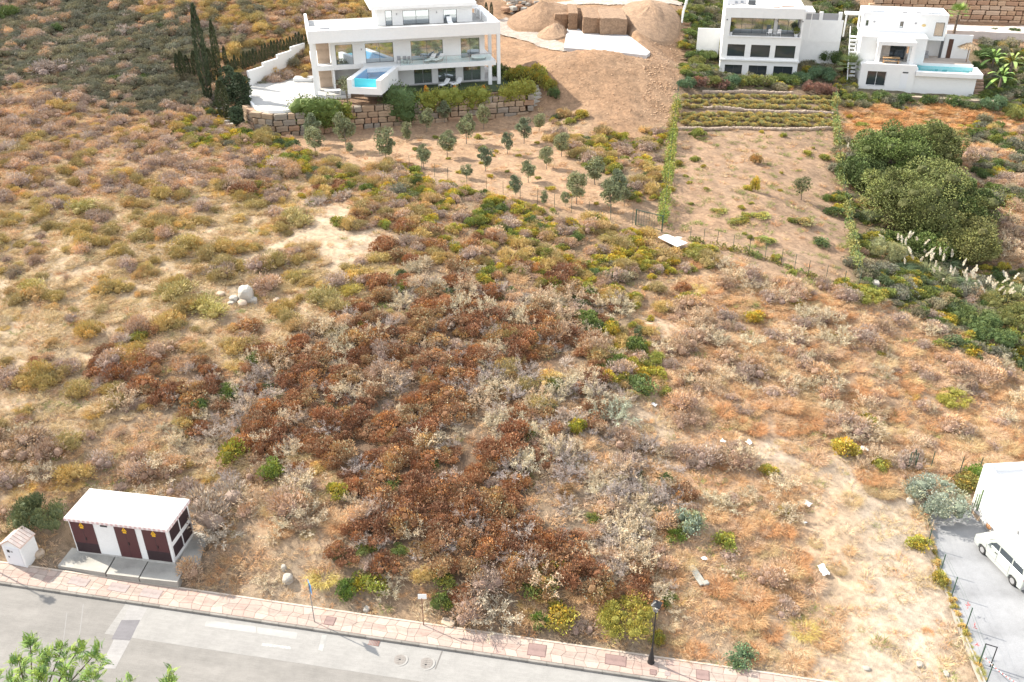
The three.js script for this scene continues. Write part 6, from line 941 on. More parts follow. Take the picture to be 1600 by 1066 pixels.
for (const [x, h, label] of [[-9.4, 1.3, 'orange leaved shrub at the lawn edge, leftmost of three'], [-5.6, 1.1, 'orange leaved shrub at the lawn edge in front of the loungers'], [-1.9, 0.9, 'orange leaved shrub at the lawn edge, rightmost of three']]) { const m = single('orange_shrub', SH.lime[0], leafM(0.5, 0.28, 0.05), label, 'shrub', arr(L1(x, -0.1, 3.5)), x); m.scale.set(0.4, h, 0.4); }
[[3.2, -1.8, 1.2, 0, 'first from the villa'], [4.6, -3.2, 1.4, 1, 'second from the villa'], [4.4, -0.4, 1.6, 1, 'nearest the lawn corner'], [6.2, -1.2, 1.5, 2, 'beside the top of the steps'], [6.8, 0.6, 1.3, 2, 'halfway down the steps'], [7.2, 2.4, 1.1, 2, 'near the bottom of the steps'], [7.6, 4.2, 1.0, 3, 'lowest beside the steps'], [2.0, -5.5, 1.7, 3, 'behind the right villa pillar']].forEach(([x, z, s, k, w], i) => { const p = L1(x, 0, z); p.y = Math.max(land(p.x, p.z), i < 4 ? 7.8 : 0); const m = single('garden_shrub', SH.lime[i % 3], [vineY, vineL, vineL, vineD][k], ['dark', 'yellow green', 'bright', 'upright'][k] + ' garden shrub right of the pool villa, ' + w, 'shrub', arr(p), i); m.scale.set(s, s * 1.3, s); mine(p, 0.8); });
// planted terraces below the tall villa
{
  const geo = [0, 1, 2].map((s) => SH.lime[s]), mats = [leafM(0.34, 0.32, 0.12), leafM(0.29, 0.3, 0.12), leafM(0.38, 0.34, 0.12)]; let n = 0; const src = [];
  for (const [y0, y1, name] of [[152, 155, 'top'], [160, 163, 'second'], [167, 171, 'third'], [181, 184, 'fourth'], [188, 191, 'fifth'], [195, 198, 'lowest']]) for (let i = 0; i < 22; i++) {
    const u = (i + 0.3 + 0.5 * hash2(n, 9)) / 22, p = G(lerp(1066, 1300, u), lerp(y0, y1, u) + (hash2(n, 2) - 0.5) * 3), s = 0.4 + 0.25 * hash2(n, 4), label = 'small olive green shrub in the ' + name + ' planted row below the tall villa';
    const t = n < 3 ? single('row_shrub', geo[n], mats[n], label, 'shrub', arr(p), n) : copyOf(src[n % 3], 'row_shrub', label, arr(p), n * 2.4);
    if (n < 3) src.push(t); t.userData.group = 'shrubs of the ' + name + ' planted row'; t.scale.set(s * 1.15, s, s * 1.15); n++;
  }
  const edge = (pts, label, r0) => { const r = rngOf(r0), gs = []; for (let i = 0; i < pts.length - 1; i++) { const a = G(...pts[i]), b = G(...pts[i + 1]), L = a.distanceTo(b); for (let s = 0; s < L; s += 0.42) { const p = a.clone().lerp(b, s / L); gs.push(rockGeo(r() * 50, 0.24 + 0.08 * r(), 0.16 + 0.1 * r(), 0.16, 0).translate(p.x, land(p.x, p.z) + 0.14, p.z + (r() - 0.5) * 0.15)); } } const o = single('stone_edging', gs, std(0.56, 0.43, 0.33, { map: rep(tConc, 1) }), label, 'stone edging'); o.userData.kind = 'stuff'; };
  edge([[1056, 203], [1130, 202], [1220, 204], [1302, 203]], 'low stone edging between the planted terrace and the cleared plot', 1); edge([[1062, 166], [1140, 171], [1220, 177], [1300, 179]], 'low pale stone edging between the two planted terraces', 2); edge([[1100, 145], [1180, 145], [1240, 147]], 'low stone edging above the planted terraces', 3);
}
// hedge and garden round the tall villa
const HEDG = [leafM(0.13, 0.18, 0.05), leafM(0.2, 0.22, 0.06), leafM(0.22, 0.12, 0.09), leafM(0.1, 0.17, 0.085), leafM(0.075, 0.125, 0.035)];
for (const [px, py, s, k, label] of [[1072, 138, 1.5, 3, 'grey green bush at the left corner of the hedge'], [1092, 138, 1.3, 2, 'purplish bush, left one in the hedge below the tall villa'], [1112, 134, 1.4, 1, 'yellowish bush below the left wall of the tall villa'], [1126, 139, 1.2, 2, 'purplish bush, second in the hedge below the tall villa'], [1142, 133, 1.5, 3, 'grey green bush under the left window column'], [1160, 134, 1.3, 1, 'yellow green bush in the middle of the hedge'], [1180, 135, 1.3, 1, 'yellow green bush under the middle window'], [1200, 134, 1.2, 1, 'yellow green bush right of the middle window'], [1218, 130, 1.5, 0, 'bright broad leaved bush under the right window'], [1236, 134, 1.3, 0, 'green bush at the right corner of the tall villa'], [1252, 130, 1.7, 3, 'tall grey green bush right of the tall villa corner'], [1282, 128, 2.3, 3, 'big round grey green bush near the palm'], [1272, 146, 1.8, 2, 'big purplish bush at the right end of the hedge'], [1296, 148, 1.4, 2, 'smaller purplish bush beside the right fence'], [1276, 84, 2.4, 4, 'large dark green bush on the slope right of the tall villa'], [1296, 100, 2.4, 4, 'dark green bush above the big grey green bush'], [1264, 62, 1.9, 1, 'yellowish bush below the white boundary wall'], [1292, 66, 2.0, 4, 'dark bush below the railing panels'], [1104, 95, 1.7, 0, 'green bush left of the lower storey'], [1088, 104, 1.5, 1, 'yellow bush on the garden slope left of the tall villa'], [1100, 60, 1.5, 3, 'grey green bush beside the garden steps'], [1084, 22, 1.7, 1, 'bright green bush at the top of the left garden'], [1098, 116, 1.4, 1, 'golden bush low in the left garden'], [1114, 78, 1.3, 1, 'lime bush against the left wall of the tall villa'], [1549, 172, 2.0, 3, 'big grey green bush right of the terrace path'], [1340, 160, 1.2, 0, 'green bush at the left end of the low hedge below the pool villa'], [1375, 158, 1.2, 0, 'green bush, second in the low hedge below the pool villa'], [1410, 161, 1.1, 4, 'dark bush in the middle of the low hedge below the pool villa'], [1450, 164, 1.1, 4, 'dark bush right of the middle of the low hedge'], [1490, 167, 1.0, 4, 'dark bush at the right end of the low hedge'], [1585, 185, 1.8, 1, 'yellow green bush at the right frame edge below the pool villa']]) { const p = G(px, py), m = single('garden_bush', s >= 1.4 ? SH.fine[(px + k) % 3] : SH.green[(px + k) % 3], HEDG[k], label, 'bush', arr(p), px); m.scale.set(s, s * 1.1, s); mine(p, s * 0.8); }
{ const sl = thing('garden_steps', 'dark timber steps climbing the garden left of the tall villa', 'steps', [0, 0, 0]); for (let k = 0; k < 13; k++) { const p = G(1070 + (k % 3), 112 - k * 6.2); part(sl, 'step', bx(p.x - 0.7, p.x + 0.7, p.y - 0.2, p.y + 0.14, p.z - 0.2, p.z + 0.2), M.wood); } }
// fences overgrown with creeper on both sides of the cleared plot
function greenFence(label, pts, postName, seed, m, thick = 0.55, tall = 1.5, dens = 240) {
  const P = pts.map(([a, b]) => G(a, b)), t = thing('overgrown_fence', label, 'fence', arr(P[0])), r = rngOf(seed), f = new Foliage(), o = P[0];
  for (let i = 0; i < P.length - 1; i++) { const a = P[i], b = P[i + 1], L = a.distanceTo(b), n = Math.ceil(L / 2.6); for (let k = 0; k <= n; k++) { const p = a.clone().lerp(b, k / n); p.y = land(p.x, p.z); part(t, 'post', cyl(0.025, 0.025, 1.55, p.x - o.x, p.y - o.y, p.z - o.z, 6), M.postGreen); if (k < n) { const q = a.clone().lerp(b, (k + 1) / n); q.y = land(q.x, q.z); for (const h of [0.8, 1.6]) part(t, 'wire', bar(V(p.x - o.x, p.y - o.y + h, p.z - o.z), V(q.x - o.x, q.y - o.y + h, q.z - o.z), 0.008, 0.008, 4), M.postGreen); } }
    if (thick) for (let k = 0; k < L * dens / 60; k++) { const p = a.clone().lerp(b, r()), s = thick * (0.5 + 0.7 * r()), h = tall * r() * sstep(fbm(p.z * 0.5 + seed, 3, 2), 0.25, 0.5); if (fbm(p.z * 0.7 + seed * 3, p.x * 0.7, 2) < 0.36) continue; p.x += (r() - 0.5) * 0.4; leafBlob(f, V(p.x - o.x, land(p.x, p.z) - o.y + h, p.z - o.z), s, s, s, 60, 0.18, 0.09, r, 0.5, 1.35, 0.3, [0.8 + 0.7 * r(), 1, 0.9]); } }
  if (thick) part(t, 'creeper', f.geo(), m); return t;
}
greenFence('green creeper covered fence along the left side of the cleared plot', [[1060, 142], [1054, 190], [1048, 240], [1042, 300], [1036, 352]], 'post', 3, leafM(0.23, 0.29, 0.06), 0.5, 1.4, 300);
greenFence('green creeper covered fence along the right side of the cleared plot', [[1304, 150], [1306, 200], [1312, 260], [1322, 330], [1334, 400], [1342, 448]], 'post', 5, leafM(0.24, 0.29, 0.1), 0.42, 1.3, 300);
greenFence('thin post fence with low green weeds at the foot of the cleared plot', [[1078, 378], [1120, 386], [1170, 398], [1220, 414], [1262, 432], [1318, 448]], 'post', 7, leafM(0.2, 0.22, 0.06), 0.4, 0.25, 180);
greenFence('thin post fence along the lower edge of the olive orchard', [[640, 264], [700, 284], [760, 300], [840, 320], [920, 338], [988, 352]], 'post', 9, null, 0);
{ const a = G(993, 352), b = G(1034, 362), t = thing('garden_gate', 'dark green wire gate at the corner of the cleared plot', 'gate', arr(a)), d = b.clone().sub(a); part(t, 'gate_post', cyl(0.06, 0.06, 1.75, 0, -0.1, 0, 8), M.postGreen); part(t, 'gate_post', cyl(0.06, 0.06, 1.75, d.x, d.y - 0.1, d.z, 8), M.postGreen); part(t, 'rail', [bar(V(0, 1.6, 0), V(d.x, d.y + 1.6, d.z), 0.04), bar(V(0, 0.15, 0), V(d.x, d.y + 0.15, d.z), 0.03)], M.postGreen); for (let k = 1; k < 10; k++) part(t, 'bar', bar(V(d.x * k / 10, d.y * k / 10 + 0.15, d.z * k / 10), V(d.x * k / 10, d.y * k / 10 + 1.6, d.z * k / 10), 0.012, 0.012, 4), M.postGreen); }
// things on the cleared plot
{ const p = G(1252, 312); makeTree('sapling', 'dark young tree standing alone on the cleared plot', 'sapling', 77, { h: 2.6, crown: 0.85, ch: 2.2, clumps: 14, leaves: 80, len: 0.18, wid: 0.06, trunk: 0.05, cr: 0.45 }, M.bark, leafM(0.14, 0.15, 0.06), arr(p), 1);
  for (const [px, py, s, m, label] of [[1179, 300, [0.5, 1.6, 0.5], leafM(0.42, 0.36, 0.05), 'small yellow leaved sapling in the middle of the cleared plot'], [1092, 214, [1.0, 1.0, 1.0], leafM(0.2, 0.24, 0.05), 'green bush below the left end of the terrace edging'], [1180, 255, [0.8, 1.2, 0.8], leafM(0.36, 0.27, 0.12), 'dry pale weed above the yellow sapling'], [1283, 382, [1.2, 0.5, 0.9], HEDG[4], 'low dark green bush in the lower right of the cleared plot'], [1254, 352, [1.2, 0.7, 1.0], leafM(0.3, 0.28, 0.12), 'loose greyish weed below the young tree'], [1185, 340, [1.3, 0.35, 1], leafM(0.26, 0.28, 0.06), 'spreading green weed in the plot, upper of the middle patches'], [1196, 378, [1.0, 0.4, 0.9], leafM(0.2, 0.25, 0.05), 'bright green weed near the plot bottom'], [1150, 348, [1.2, 0.35, 0.8], leafM(0.24, 0.25, 0.06), 'low green weed left of the middle of the plot'], [1122, 332, [0.9, 0.3, 0.8], leafM(0.26, 0.26, 0.06), 'small green weed on the left part of the plot'], [1300, 335, [1.1, 0.8, 1.2], HEDG[4], 'dark green bush by the right fence of the plot']]) { const q = G(px, py), o = single('weed', SH.lime[px % 3], m, label, 'plant', arr(q), px); o.scale.set(...s); } }
// wooded ravine on the right
const RAV = [leafM(0.15, 0.2, 0.05), leafM(0.17, 0.19, 0.055), leafM(0.12, 0.165, 0.05), leafM(0.21, 0.21, 0.065)];
for (const [px, py, w, h, k, label] of [[1392, 300, 125, 92, 0, 'dense green tree at the upper left of the ravine clump'], [1448, 285, 110, 78, 1, 'brownish green tree at the top right of the ravine clump'], [1352, 310, 80, 56, 2, 'low dark tree at the left edge of the ravine clump'], [1432, 378, 190, 112, 1, 'largest round tree in the middle of the ravine clump'], [1492, 380, 95, 92, 2, 'dark tree right of the largest ravine tree'], [1498, 418, 120, 70, 3, 'olive yellow tree at the lower right of the ravine clump'], [1455, 420, 90, 52, 0, 'green tree just above the pampas plumes']]) { const p = G(px, py - 20), d = p.distanceTo(CAM) / 1420, cw = w * d * 0.46, hh = (h - 16) * d * 0.95; makeTree('ravine_tree', label, 'tree', px, { h: hh, crown: cw * 0.92, ch: hh * 0.98, clumps: 70, leaves: 620, len: 0.19, wid: 0.11, trunk: 0.16, cr: 0.26, core: 0.36, wild: 1, lo: 0.6, hi: 1.3 }, M.bark, RAV[k], arr(p), px); mine(p, cw * 0.8); }
for (const [px, py, s, k, label] of [[1360, 345, [1.3, 1.5, 1.3], leafM(0.24, 0.28, 0.15), 'pale grey green bush left of the largest ravine tree'], [1385, 405, [1.9, 2.4, 1.7], leafM(0.3, 0.31, 0.15), 'tall pale reed clump left of the pampas plumes'], [1340, 262, [1.3, 1.1, 1.3], leafM(0.13, 0.19, 0.1), 'blue green grassy bush under the small upper plume'], [1548, 535, [2.4, 2.2, 2.0], leafM(0.11, 0.17, 0.055), 'dark green bush at the right frame side below the pampas grass'], [1520, 510, [2.2, 1.8, 2.0], RAV[2], 'dark scrub bush left of the dark green one'], [1590, 510, [2.4, 2.2, 2], RAV[1], 'brownish bush at the right frame edge below the plumes'], [1565, 480, [2.2, 1.6, 2], RAV[3], 'pale olive bush under the right plumes'], [1475, 475, [1.4, 1.0, 1.4], leafM(0.3, 0.24, 0.13), 'brown bush below the pampas plumes']]) { const p = G(px, py), m = single('ravine_bush', SH.fine[px % 3], k, label, 'bush', arr(p), px); m.scale.set(...s); mine(p, s[0] * 0.8); }
{ // pampas grass: leaves and single plumes
  const lv = grass(7, { n: 420, len: 1.5, wid: 0.035, spread: 0.35, lean: 0.9 }), plume = (s) => { const r = rngOf(s), f = new Foliage(); for (let i = 0; i < 130; i++) { const y = r(), d = V((r() - 0.5) * 1.2, 1, (r() - 0.5) * 1.2).normalize(), q = 0.1 * Math.sin(Math.PI * (0.1 + 0.85 * y)); f.leaf(V((r() - 0.5) * q * 2 + 0.18 * y * y, 1.5 + y * 0.75, (r() - 0.5) * q * 2), d, perp(d, r), 0.16, 0.05, tone(r, 0.85, 1.1)); } f.stick(V(0, 0, 0), V(0, 1.6, 0), 0.03, [0.7, 0.6, 0.4], r); return f.geo(); };
  const pl = [plume(1), plume(2), plume(3)], pm = std(0.78, 0.71, 0.58, { vertexColors: true }), lm = [leafM(0.16, 0.22, 0.11), leafM(0.24, 0.26, 0.12)];
  [[1338, 252, 5, 0.9, 'small pampas clump at the upper left of the ravine'], [1422, 402, 9, 1.1, 'leftmost pampas clump below the largest ravine tree'], [1412, 424, 4, 0.9, 'pampas clump with few plumes beside the reeds'], [1448, 428, 9, 1.1, 'pampas clump with dense plumes, second from left'], [1478, 420, 8, 1.1, 'pampas clump under the olive yellow tree'], [1472, 442, 6, 1.0, 'lower pampas clump in the middle of the row'], [1508, 450, 8, 1.0, 'pampas clump right of the middle'], [1535, 460, 7, 1.0, 'pampas clump near the right end'], [1562, 470, 7, 1.0, 'pampas clump second from the right frame edge'], [1592, 462, 6, 1.0, 'pampas clump at the right frame edge'], [1545, 474, 5, 0.8, 'small pampas clump low at the right']].forEach(([px, py, n, s, label], i) => {
    const p = G(px, py), t = thing('pampas_grass', label, 'pampas grass', arr(p), i); part(t, 'leaves', lv, lm[i % 2]); for (let k = 0; k < n; k++) { const m = part(t, 'plume', pl[k % 3], pm), a = hash2(i, k) * 6.28, q = 0.4 + 1.5 * hash2(k, i + 9); m.position.set(Math.cos(a) * q, -0.15 + 0.5 * hash2(k + 3, i), Math.sin(a) * q); m.rotation.set(Math.sin(a) * 0.3 * q, hash2(k, 1) * 6, -Math.cos(a) * 0.3 * q - 0.15); } t.scale.setScalar(s * 0.85); mine(p, 1.0);
  });
}
// palms and banana plants
function palm(label, pos, { h = 2.5, n = 18, L = 1.8, fan = true, m, seed = 1, trunk = 0.16 }) {
  const r = rngOf(seed), t = thing(fan ? 'fan_palm' : 'banana_plant', label, fan ? 'palm' : 'banana plant', pos); part(t, 'trunk', cyl(trunk * 1.2, trunk, h, 0, -0.2, 0, 9), M.bark);
  for (let k = 0; k < n; k++) { const f = new Foliage(), a = k * 2.4, el = lerp(1.3, -0.25, k / n), d = V(Math.cos(a) * Math.cos(el), Math.sin(el), Math.sin(a) * Math.cos(el)), b = V(0, h - 0.25, 0), e = b.clone().addScaledVector(d, L * 0.5); f.stick(b, e, 0.04, [0.8, 0.9, 0.7], r); const s = V(-Math.sin(a), 0, Math.cos(a)), u = s.clone().cross(d).normalize(); if (fan) for (let j = -6; j <= 6; j++) { const g = d.clone().multiplyScalar(Math.cos(j * 0.2)).addScaledVector(s, Math.sin(j * 0.2)).addScaledVector(u, -0.12 * Math.abs(j) / 6).normalize(); f.leaf(e, g, s.clone().multiplyScalar(Math.cos(j * 0.2)).addScaledVector(d, -Math.sin(j * 0.2)), L * 0.6, 0.1, tone(r, 0.7, 1.25)); } else for (let j = 0; j < 7; j++) { const c0 = b.clone().addScaledVector(d, L * (0.25 + j * 0.11)); c0.y -= 0.05 * j * j * 0.5; const c1 = b.clone().addScaledVector(d, L * (0.25 + (j + 1) * 0.11)); c1.y -= 0.05 * (j + 1) ** 2 * 0.5; const w = 0.22 * Math.sin(Math.PI * (j + 0.8) / 8) + 0.03; f.quad(c0.clone().addScaledVector(s, w), c1.clone().addScaledVector(s, w), c1.clone().addScaledVector(s, -w), c0.clone().addScaledVector(s, -w), tone(r, 0.8, 1.25)); } part(t, fan ? 'frond' : 'leaf', f.geo(), m); }
  return t;
}
const pg = leafM(0.2, 0.25, 0.09), bg = leafM(0.17, 0.27, 0.06);
palm('fan palm beside the outside stair of the right villa', GP(1324, 126), { h: 2.2, L: 2.0, m: pg, seed: 2 }); palm('fan palm on a tall trunk in front of the stone block wall', arr(aty(1491, 50, 10.4)), { h: 2.9, L: 1.7, m: leafM(0.2, 0.28, 0.06), seed: 3 });
palm('banana plant right of the turquoise pool, upper one', GP(1548, 112), { h: 2.0, L: 2.6, n: 11, fan: false, m: bg, seed: 4 }); palm('banana plant right of the turquoise pool, lower one', GP(1560, 142), { h: 2.0, L: 2.5, n: 11, fan: false, m: bg, seed: 5 }); palm('pale banana plant at the top right of the garden', GP(1576, 122), { h: 2.4, L: 2.5, n: 10, fan: false, m: leafM(0.24, 0.3, 0.09), seed: 6 });
for (const [px, py, s, label] of [[1540, 95, 2.2, 'dark green bush behind the thatched parasol'], [1554, 52, 0.9, 'small round bush beside the pale upper track, left of two'], [1585, 53, 1.1, 'small round bush beside the pale upper track, right of two'], [1525, 112, 1.6, 'dark bush at the right end of the pool terrace']]) { const p = G(px, py), m = single('garden_bush', SH.fine[px % 3], HEDG[4], label, 'bush', arr(p), px); m.scale.setScalar(s); mine(p, s * 0.7); }
// single shrubs that stand out in the foreground and on the slope: x, y of foot, radius m, height m, geometry, colour, label
for (const [px, py, w, h, g, c, label] of [
  [66, 824, 1.75, 2.5, 'green', [0.13, 0.16, 0.07], 'round dark green bush between the meter cabinet and the kiosk'], [1466, 786, 2.3, 1.7, 'dark', [0.27, 0.31, 0.24], 'large grey green spreading bush at the head of the driveway'], [1508, 762, 1.1, 0.9, 'lime', [0.24, 0.23, 0.06], 'olive bush between the grey green bush and the white house'], [1528, 752, 0.9, 1.1, 'green', [0.17, 0.25, 0.04], 'bright green bush against the white house corner'],
  [978, 975, 1.9, 1.7, 'lime', [0.31, 0.285, 0.05], 'large yellow green bush left of the street lamp'], [580, 918, 1.2, 0.9, 'lime', [0.22, 0.25, 0.035], 'green bush behind the pavement right of the blue sign'], [541, 930, 0.7, 1.0, 'green', [0.12, 0.19, 0.03], 'dark green upright bush behind the blue sign'], [506, 905, 1.0, 0.9, 'straw', [0.62, 0.5, 0.14], 'bright yellow grass clump above the blue sign'], [870, 970, 1.1, 1.0, 'lime', [0.34, 0.3, 0.05], 'yellow green bush above the large brown cover plate'], [690, 950, 0.7, 1.1, 'green', [0.16, 0.21, 0.05], 'green bush beside the notice board'], [843, 975, 0.6, 0.8, 'green', [0.14, 0.22, 0.035], 'small bright green bush at the pavement edge left of the yellow one'],
  [775, 965, 1.6, 1.3, 'pale', [0.5, 0.43, 0.32], 'large pale twiggy bush overhanging the pavement right of the notice board'], [1076, 825, 1.0, 1.3, 'green', [0.28, 0.34, 0.25], 'blue green bush with pale leaves above the grey slab'], [1056, 842, 0.7, 0.7, 'green', [0.14, 0.2, 0.03], 'green bush touching the blue green one'], [1137, 850, 0.9, 0.7, 'lime', [0.22, 0.26, 0.045], 'green bush in the dry grass right of the blue green bush'], [1156, 1032, 0.9, 0.7, 'green', [0.14, 0.21, 0.1], 'green bush at the pavement edge right of the lamp'], [1028, 1005, 0.5, 0.8, 'lime', [0.28, 0.29, 0.05], 'small green bush just behind the street lamp'],
  [965, 655, 1.7, 1.5, 'grey', [0.46, 0.48, 0.36], 'large grey green twiggy bush at the right edge of the rust patch'], [1000, 610, 1.2, 1.0, 'green', [0.15, 0.2, 0.06], 'dark green bush behind the large grey green bush'], [1015, 565, 1.3, 0.9, 'lime', [0.22, 0.24, 0.04], 'green spreading bush at the upper end of the dry field'], [900, 672, 0.7, 1.0, 'lime', [0.28, 0.29, 0.035], 'yellow green upright bush within the rust patch'], [365, 715, 1.1, 1.2, 'lime', [0.29, 0.3, 0.045], 'bright green bush above the right end of the kiosk'], [428, 742, 0.9, 1.1, 'green', [0.2, 0.27, 0.05], 'bright green bush right of the one above the kiosk'], [525, 775, 0.8, 0.9, 'lime', [0.3, 0.3, 0.045], 'lime bush in the lower left of the rust patch'], [610, 768, 0.6, 0.7, 'green', [0.18, 0.25, 0.06], 'small green bush in the middle of the rust patch'],
  [427, 418, 1.15, 1.35, 'cush', [0.34, 0.28, 0.1], 'round olive cushion bush alone on the sandy slope'], [458, 440, 0.95, 1.0, 'cush', [0.4, 0.33, 0.12], 'smaller olive cushion bush right of the round one'], [508, 470, 1.3, 1.1, 'cush', [0.36, 0.31, 0.12], 'broad olive cushion bush below the sandy patch'], [552, 460, 1.0, 0.8, 'cush', [0.42, 0.36, 0.09], 'yellowish cushion bush right of the broad one'], [460, 350, 1.7, 1.2, 'cush', [0.37, 0.31, 0.12], 'large olive cushion bush left of the sandy patch'], [560, 435, 1.2, 0.9, 'cush', [0.48, 0.36, 0.12], 'golden cushion bush below the sandy patch'], [608, 425, 0.9, 0.8, 'gold', [0.55, 0.42, 0.12], 'yellow tuft at the right end of the cushion bushes'], [322, 490, 1.6, 1.0, 'cush', [0.4, 0.35, 0.11], 'olive cushion bush left of the rock pile'], [280, 465, 1.6, 1.1, 'cush', [0.36, 0.3, 0.11], 'broad cushion bush up slope of the rock pile'], [218, 530, 0.9, 0.7, 'lime', [0.28, 0.28, 0.06], 'green cushion bush in the left slope'], [55, 452, 1.2, 0.7, 'cush', [0.4, 0.33, 0.1], 'low yellowish cushion bush at the left of the slope'], [25, 432, 0.9, 1.0, 'purple', [0.3, 0.24, 0.17], 'dark dry bush near the left frame edge on the slope'], [285, 385, 1.4, 0.9, 'cush', [0.4, 0.32, 0.11], 'olive cushion bush high on the left slope'], [125, 330, 1.5, 1.1, 'cush', [0.35, 0.31, 0.11], 'olive bush at the upper left of the slope'],
  [1085, 402, 1.4, 1.1, 'lime', [0.24, 0.23, 0.05], 'green bush below the right corner of the white board'], [1040, 402, 1.4, 1.0, 'cush', [0.34, 0.25, 0.1], 'brownish bush left of the white board'], [1105, 392, 0.9, 0.7, 'lime', [0.3, 0.3, 0.05], 'lime bush at the foot of the plot fence'], [1178, 502, 0.9, 0.9, 'lime', [0.44, 0.36, 0.05], 'yellow bush in the upper part of the dry field'], [1088, 455, 0.9, 0.8, 'gold', [0.58, 0.44, 0.1], 'golden bush in the top left of the dry field'], [1320, 705, 1.0, 1.1, 'lime', [0.42, 0.36, 0.06], 'yellow green bush at the top of the sandy path'], [1355, 665, 0.9, 0.8, 'lime', [0.26, 0.27, 0.05], 'green bush above the top of the sandy path'], [1490, 628, 1.5, 0.9, 'lime', [0.32, 0.3, 0.05], 'yellow green spreading bush at the right of the dry field'], [1432, 852, 0.8, 0.7, 'lime', [0.34, 0.35, 0.06], 'lime bush beside the driveway fence'], [1468, 908, 0.6, 0.8, 'lime', [0.32, 0.32, 0.07], 'small lime bush on the driveway edge'], [1358, 470, 1.4, 1.1, 'lime', [0.26, 0.27, 0.05], 'green bush at the lower end of the right plot fence'], [1255, 985, 0.9, 0.6, 'gold', [0.56, 0.44, 0.12], 'yellow dry tuft low in the field near the pavement'],
  [345, 845, 1.3, 1.1, 'pale', [0.5, 0.43, 0.34], 'dry grey bush right of the kiosk slab'], [338, 806, 2.1, 1.9, 'purple', [0.4, 0.32, 0.25], 'tall dry bush behind the right end of the kiosk'], [80, 115, 2.6, 1.8, 'purple', [0.34, 0.27, 0.23], 'large mauve grey bush at the left of the upper hillside'], [40, 700, 1.6, 1.2, 'purple', [0.36, 0.26, 0.18], 'brown dry mound on the bank near the left frame edge'],
  [10, 30, 2.2, 2.4, 'green', [0.11, 0.16, 0.04], 'dark green bush in the top left corner of the photo'], [312, 232, 1.2, 0.7, 'lime', [0.3, 0.3, 0.05], 'lime bush below the hillside thicket'], [180, 190, 1.1, 0.8, 'lime', [0.32, 0.31, 0.06], 'yellow green bush on the mauve slope'],
]) { const p = G(px, py), m = single(g === 'straw' || g === 'gold' ? 'grass_clump' : 'bush', (w >= 1.3 && (g === 'green' || g === 'lime' || g === 'dark') ? SH.fine : SH[g])[px % 3], leafM(...c), label, g === 'straw' || g === 'gold' ? 'grass clump' : 'bush', [p.x, p.y - 0.08, p.z], px); m.scale.set(w, h, w); mine(p, w * 0.75); }
{ // weeds along the driveway edge
  const r = rngOf(61); for (let i = 0; i < 30; i++) { const u = i / 29, px = u < 0.4 ? lerp(1448, 1468, u / 0.4) : lerp(1468, 1540, (u - 0.4) / 0.6), py = u < 0.4 ? lerp(815, 885, u / 0.4) : lerp(885, 1060, (u - 0.4) / 0.6), p = aty(px - 3, py, -1.45), s = 0.14 + 0.17 * r(); const m = single('edge_weed', r() < 0.6 ? SH.lime[i % 3] : SH.straw[i % 3], [leafM(0.34, 0.32, 0.08), leafM(0.5, 0.4, 0.15)][i % 2], (i % 2 ? 'dry yellowish' : 'green') + ' weed along the driveway edge', 'weed', [p.x, p.y - 0.05, p.z], i * 2, 'weeds along the driveway edge'); m.scale.set(s, s * 0.9, s * 1.2); }
}
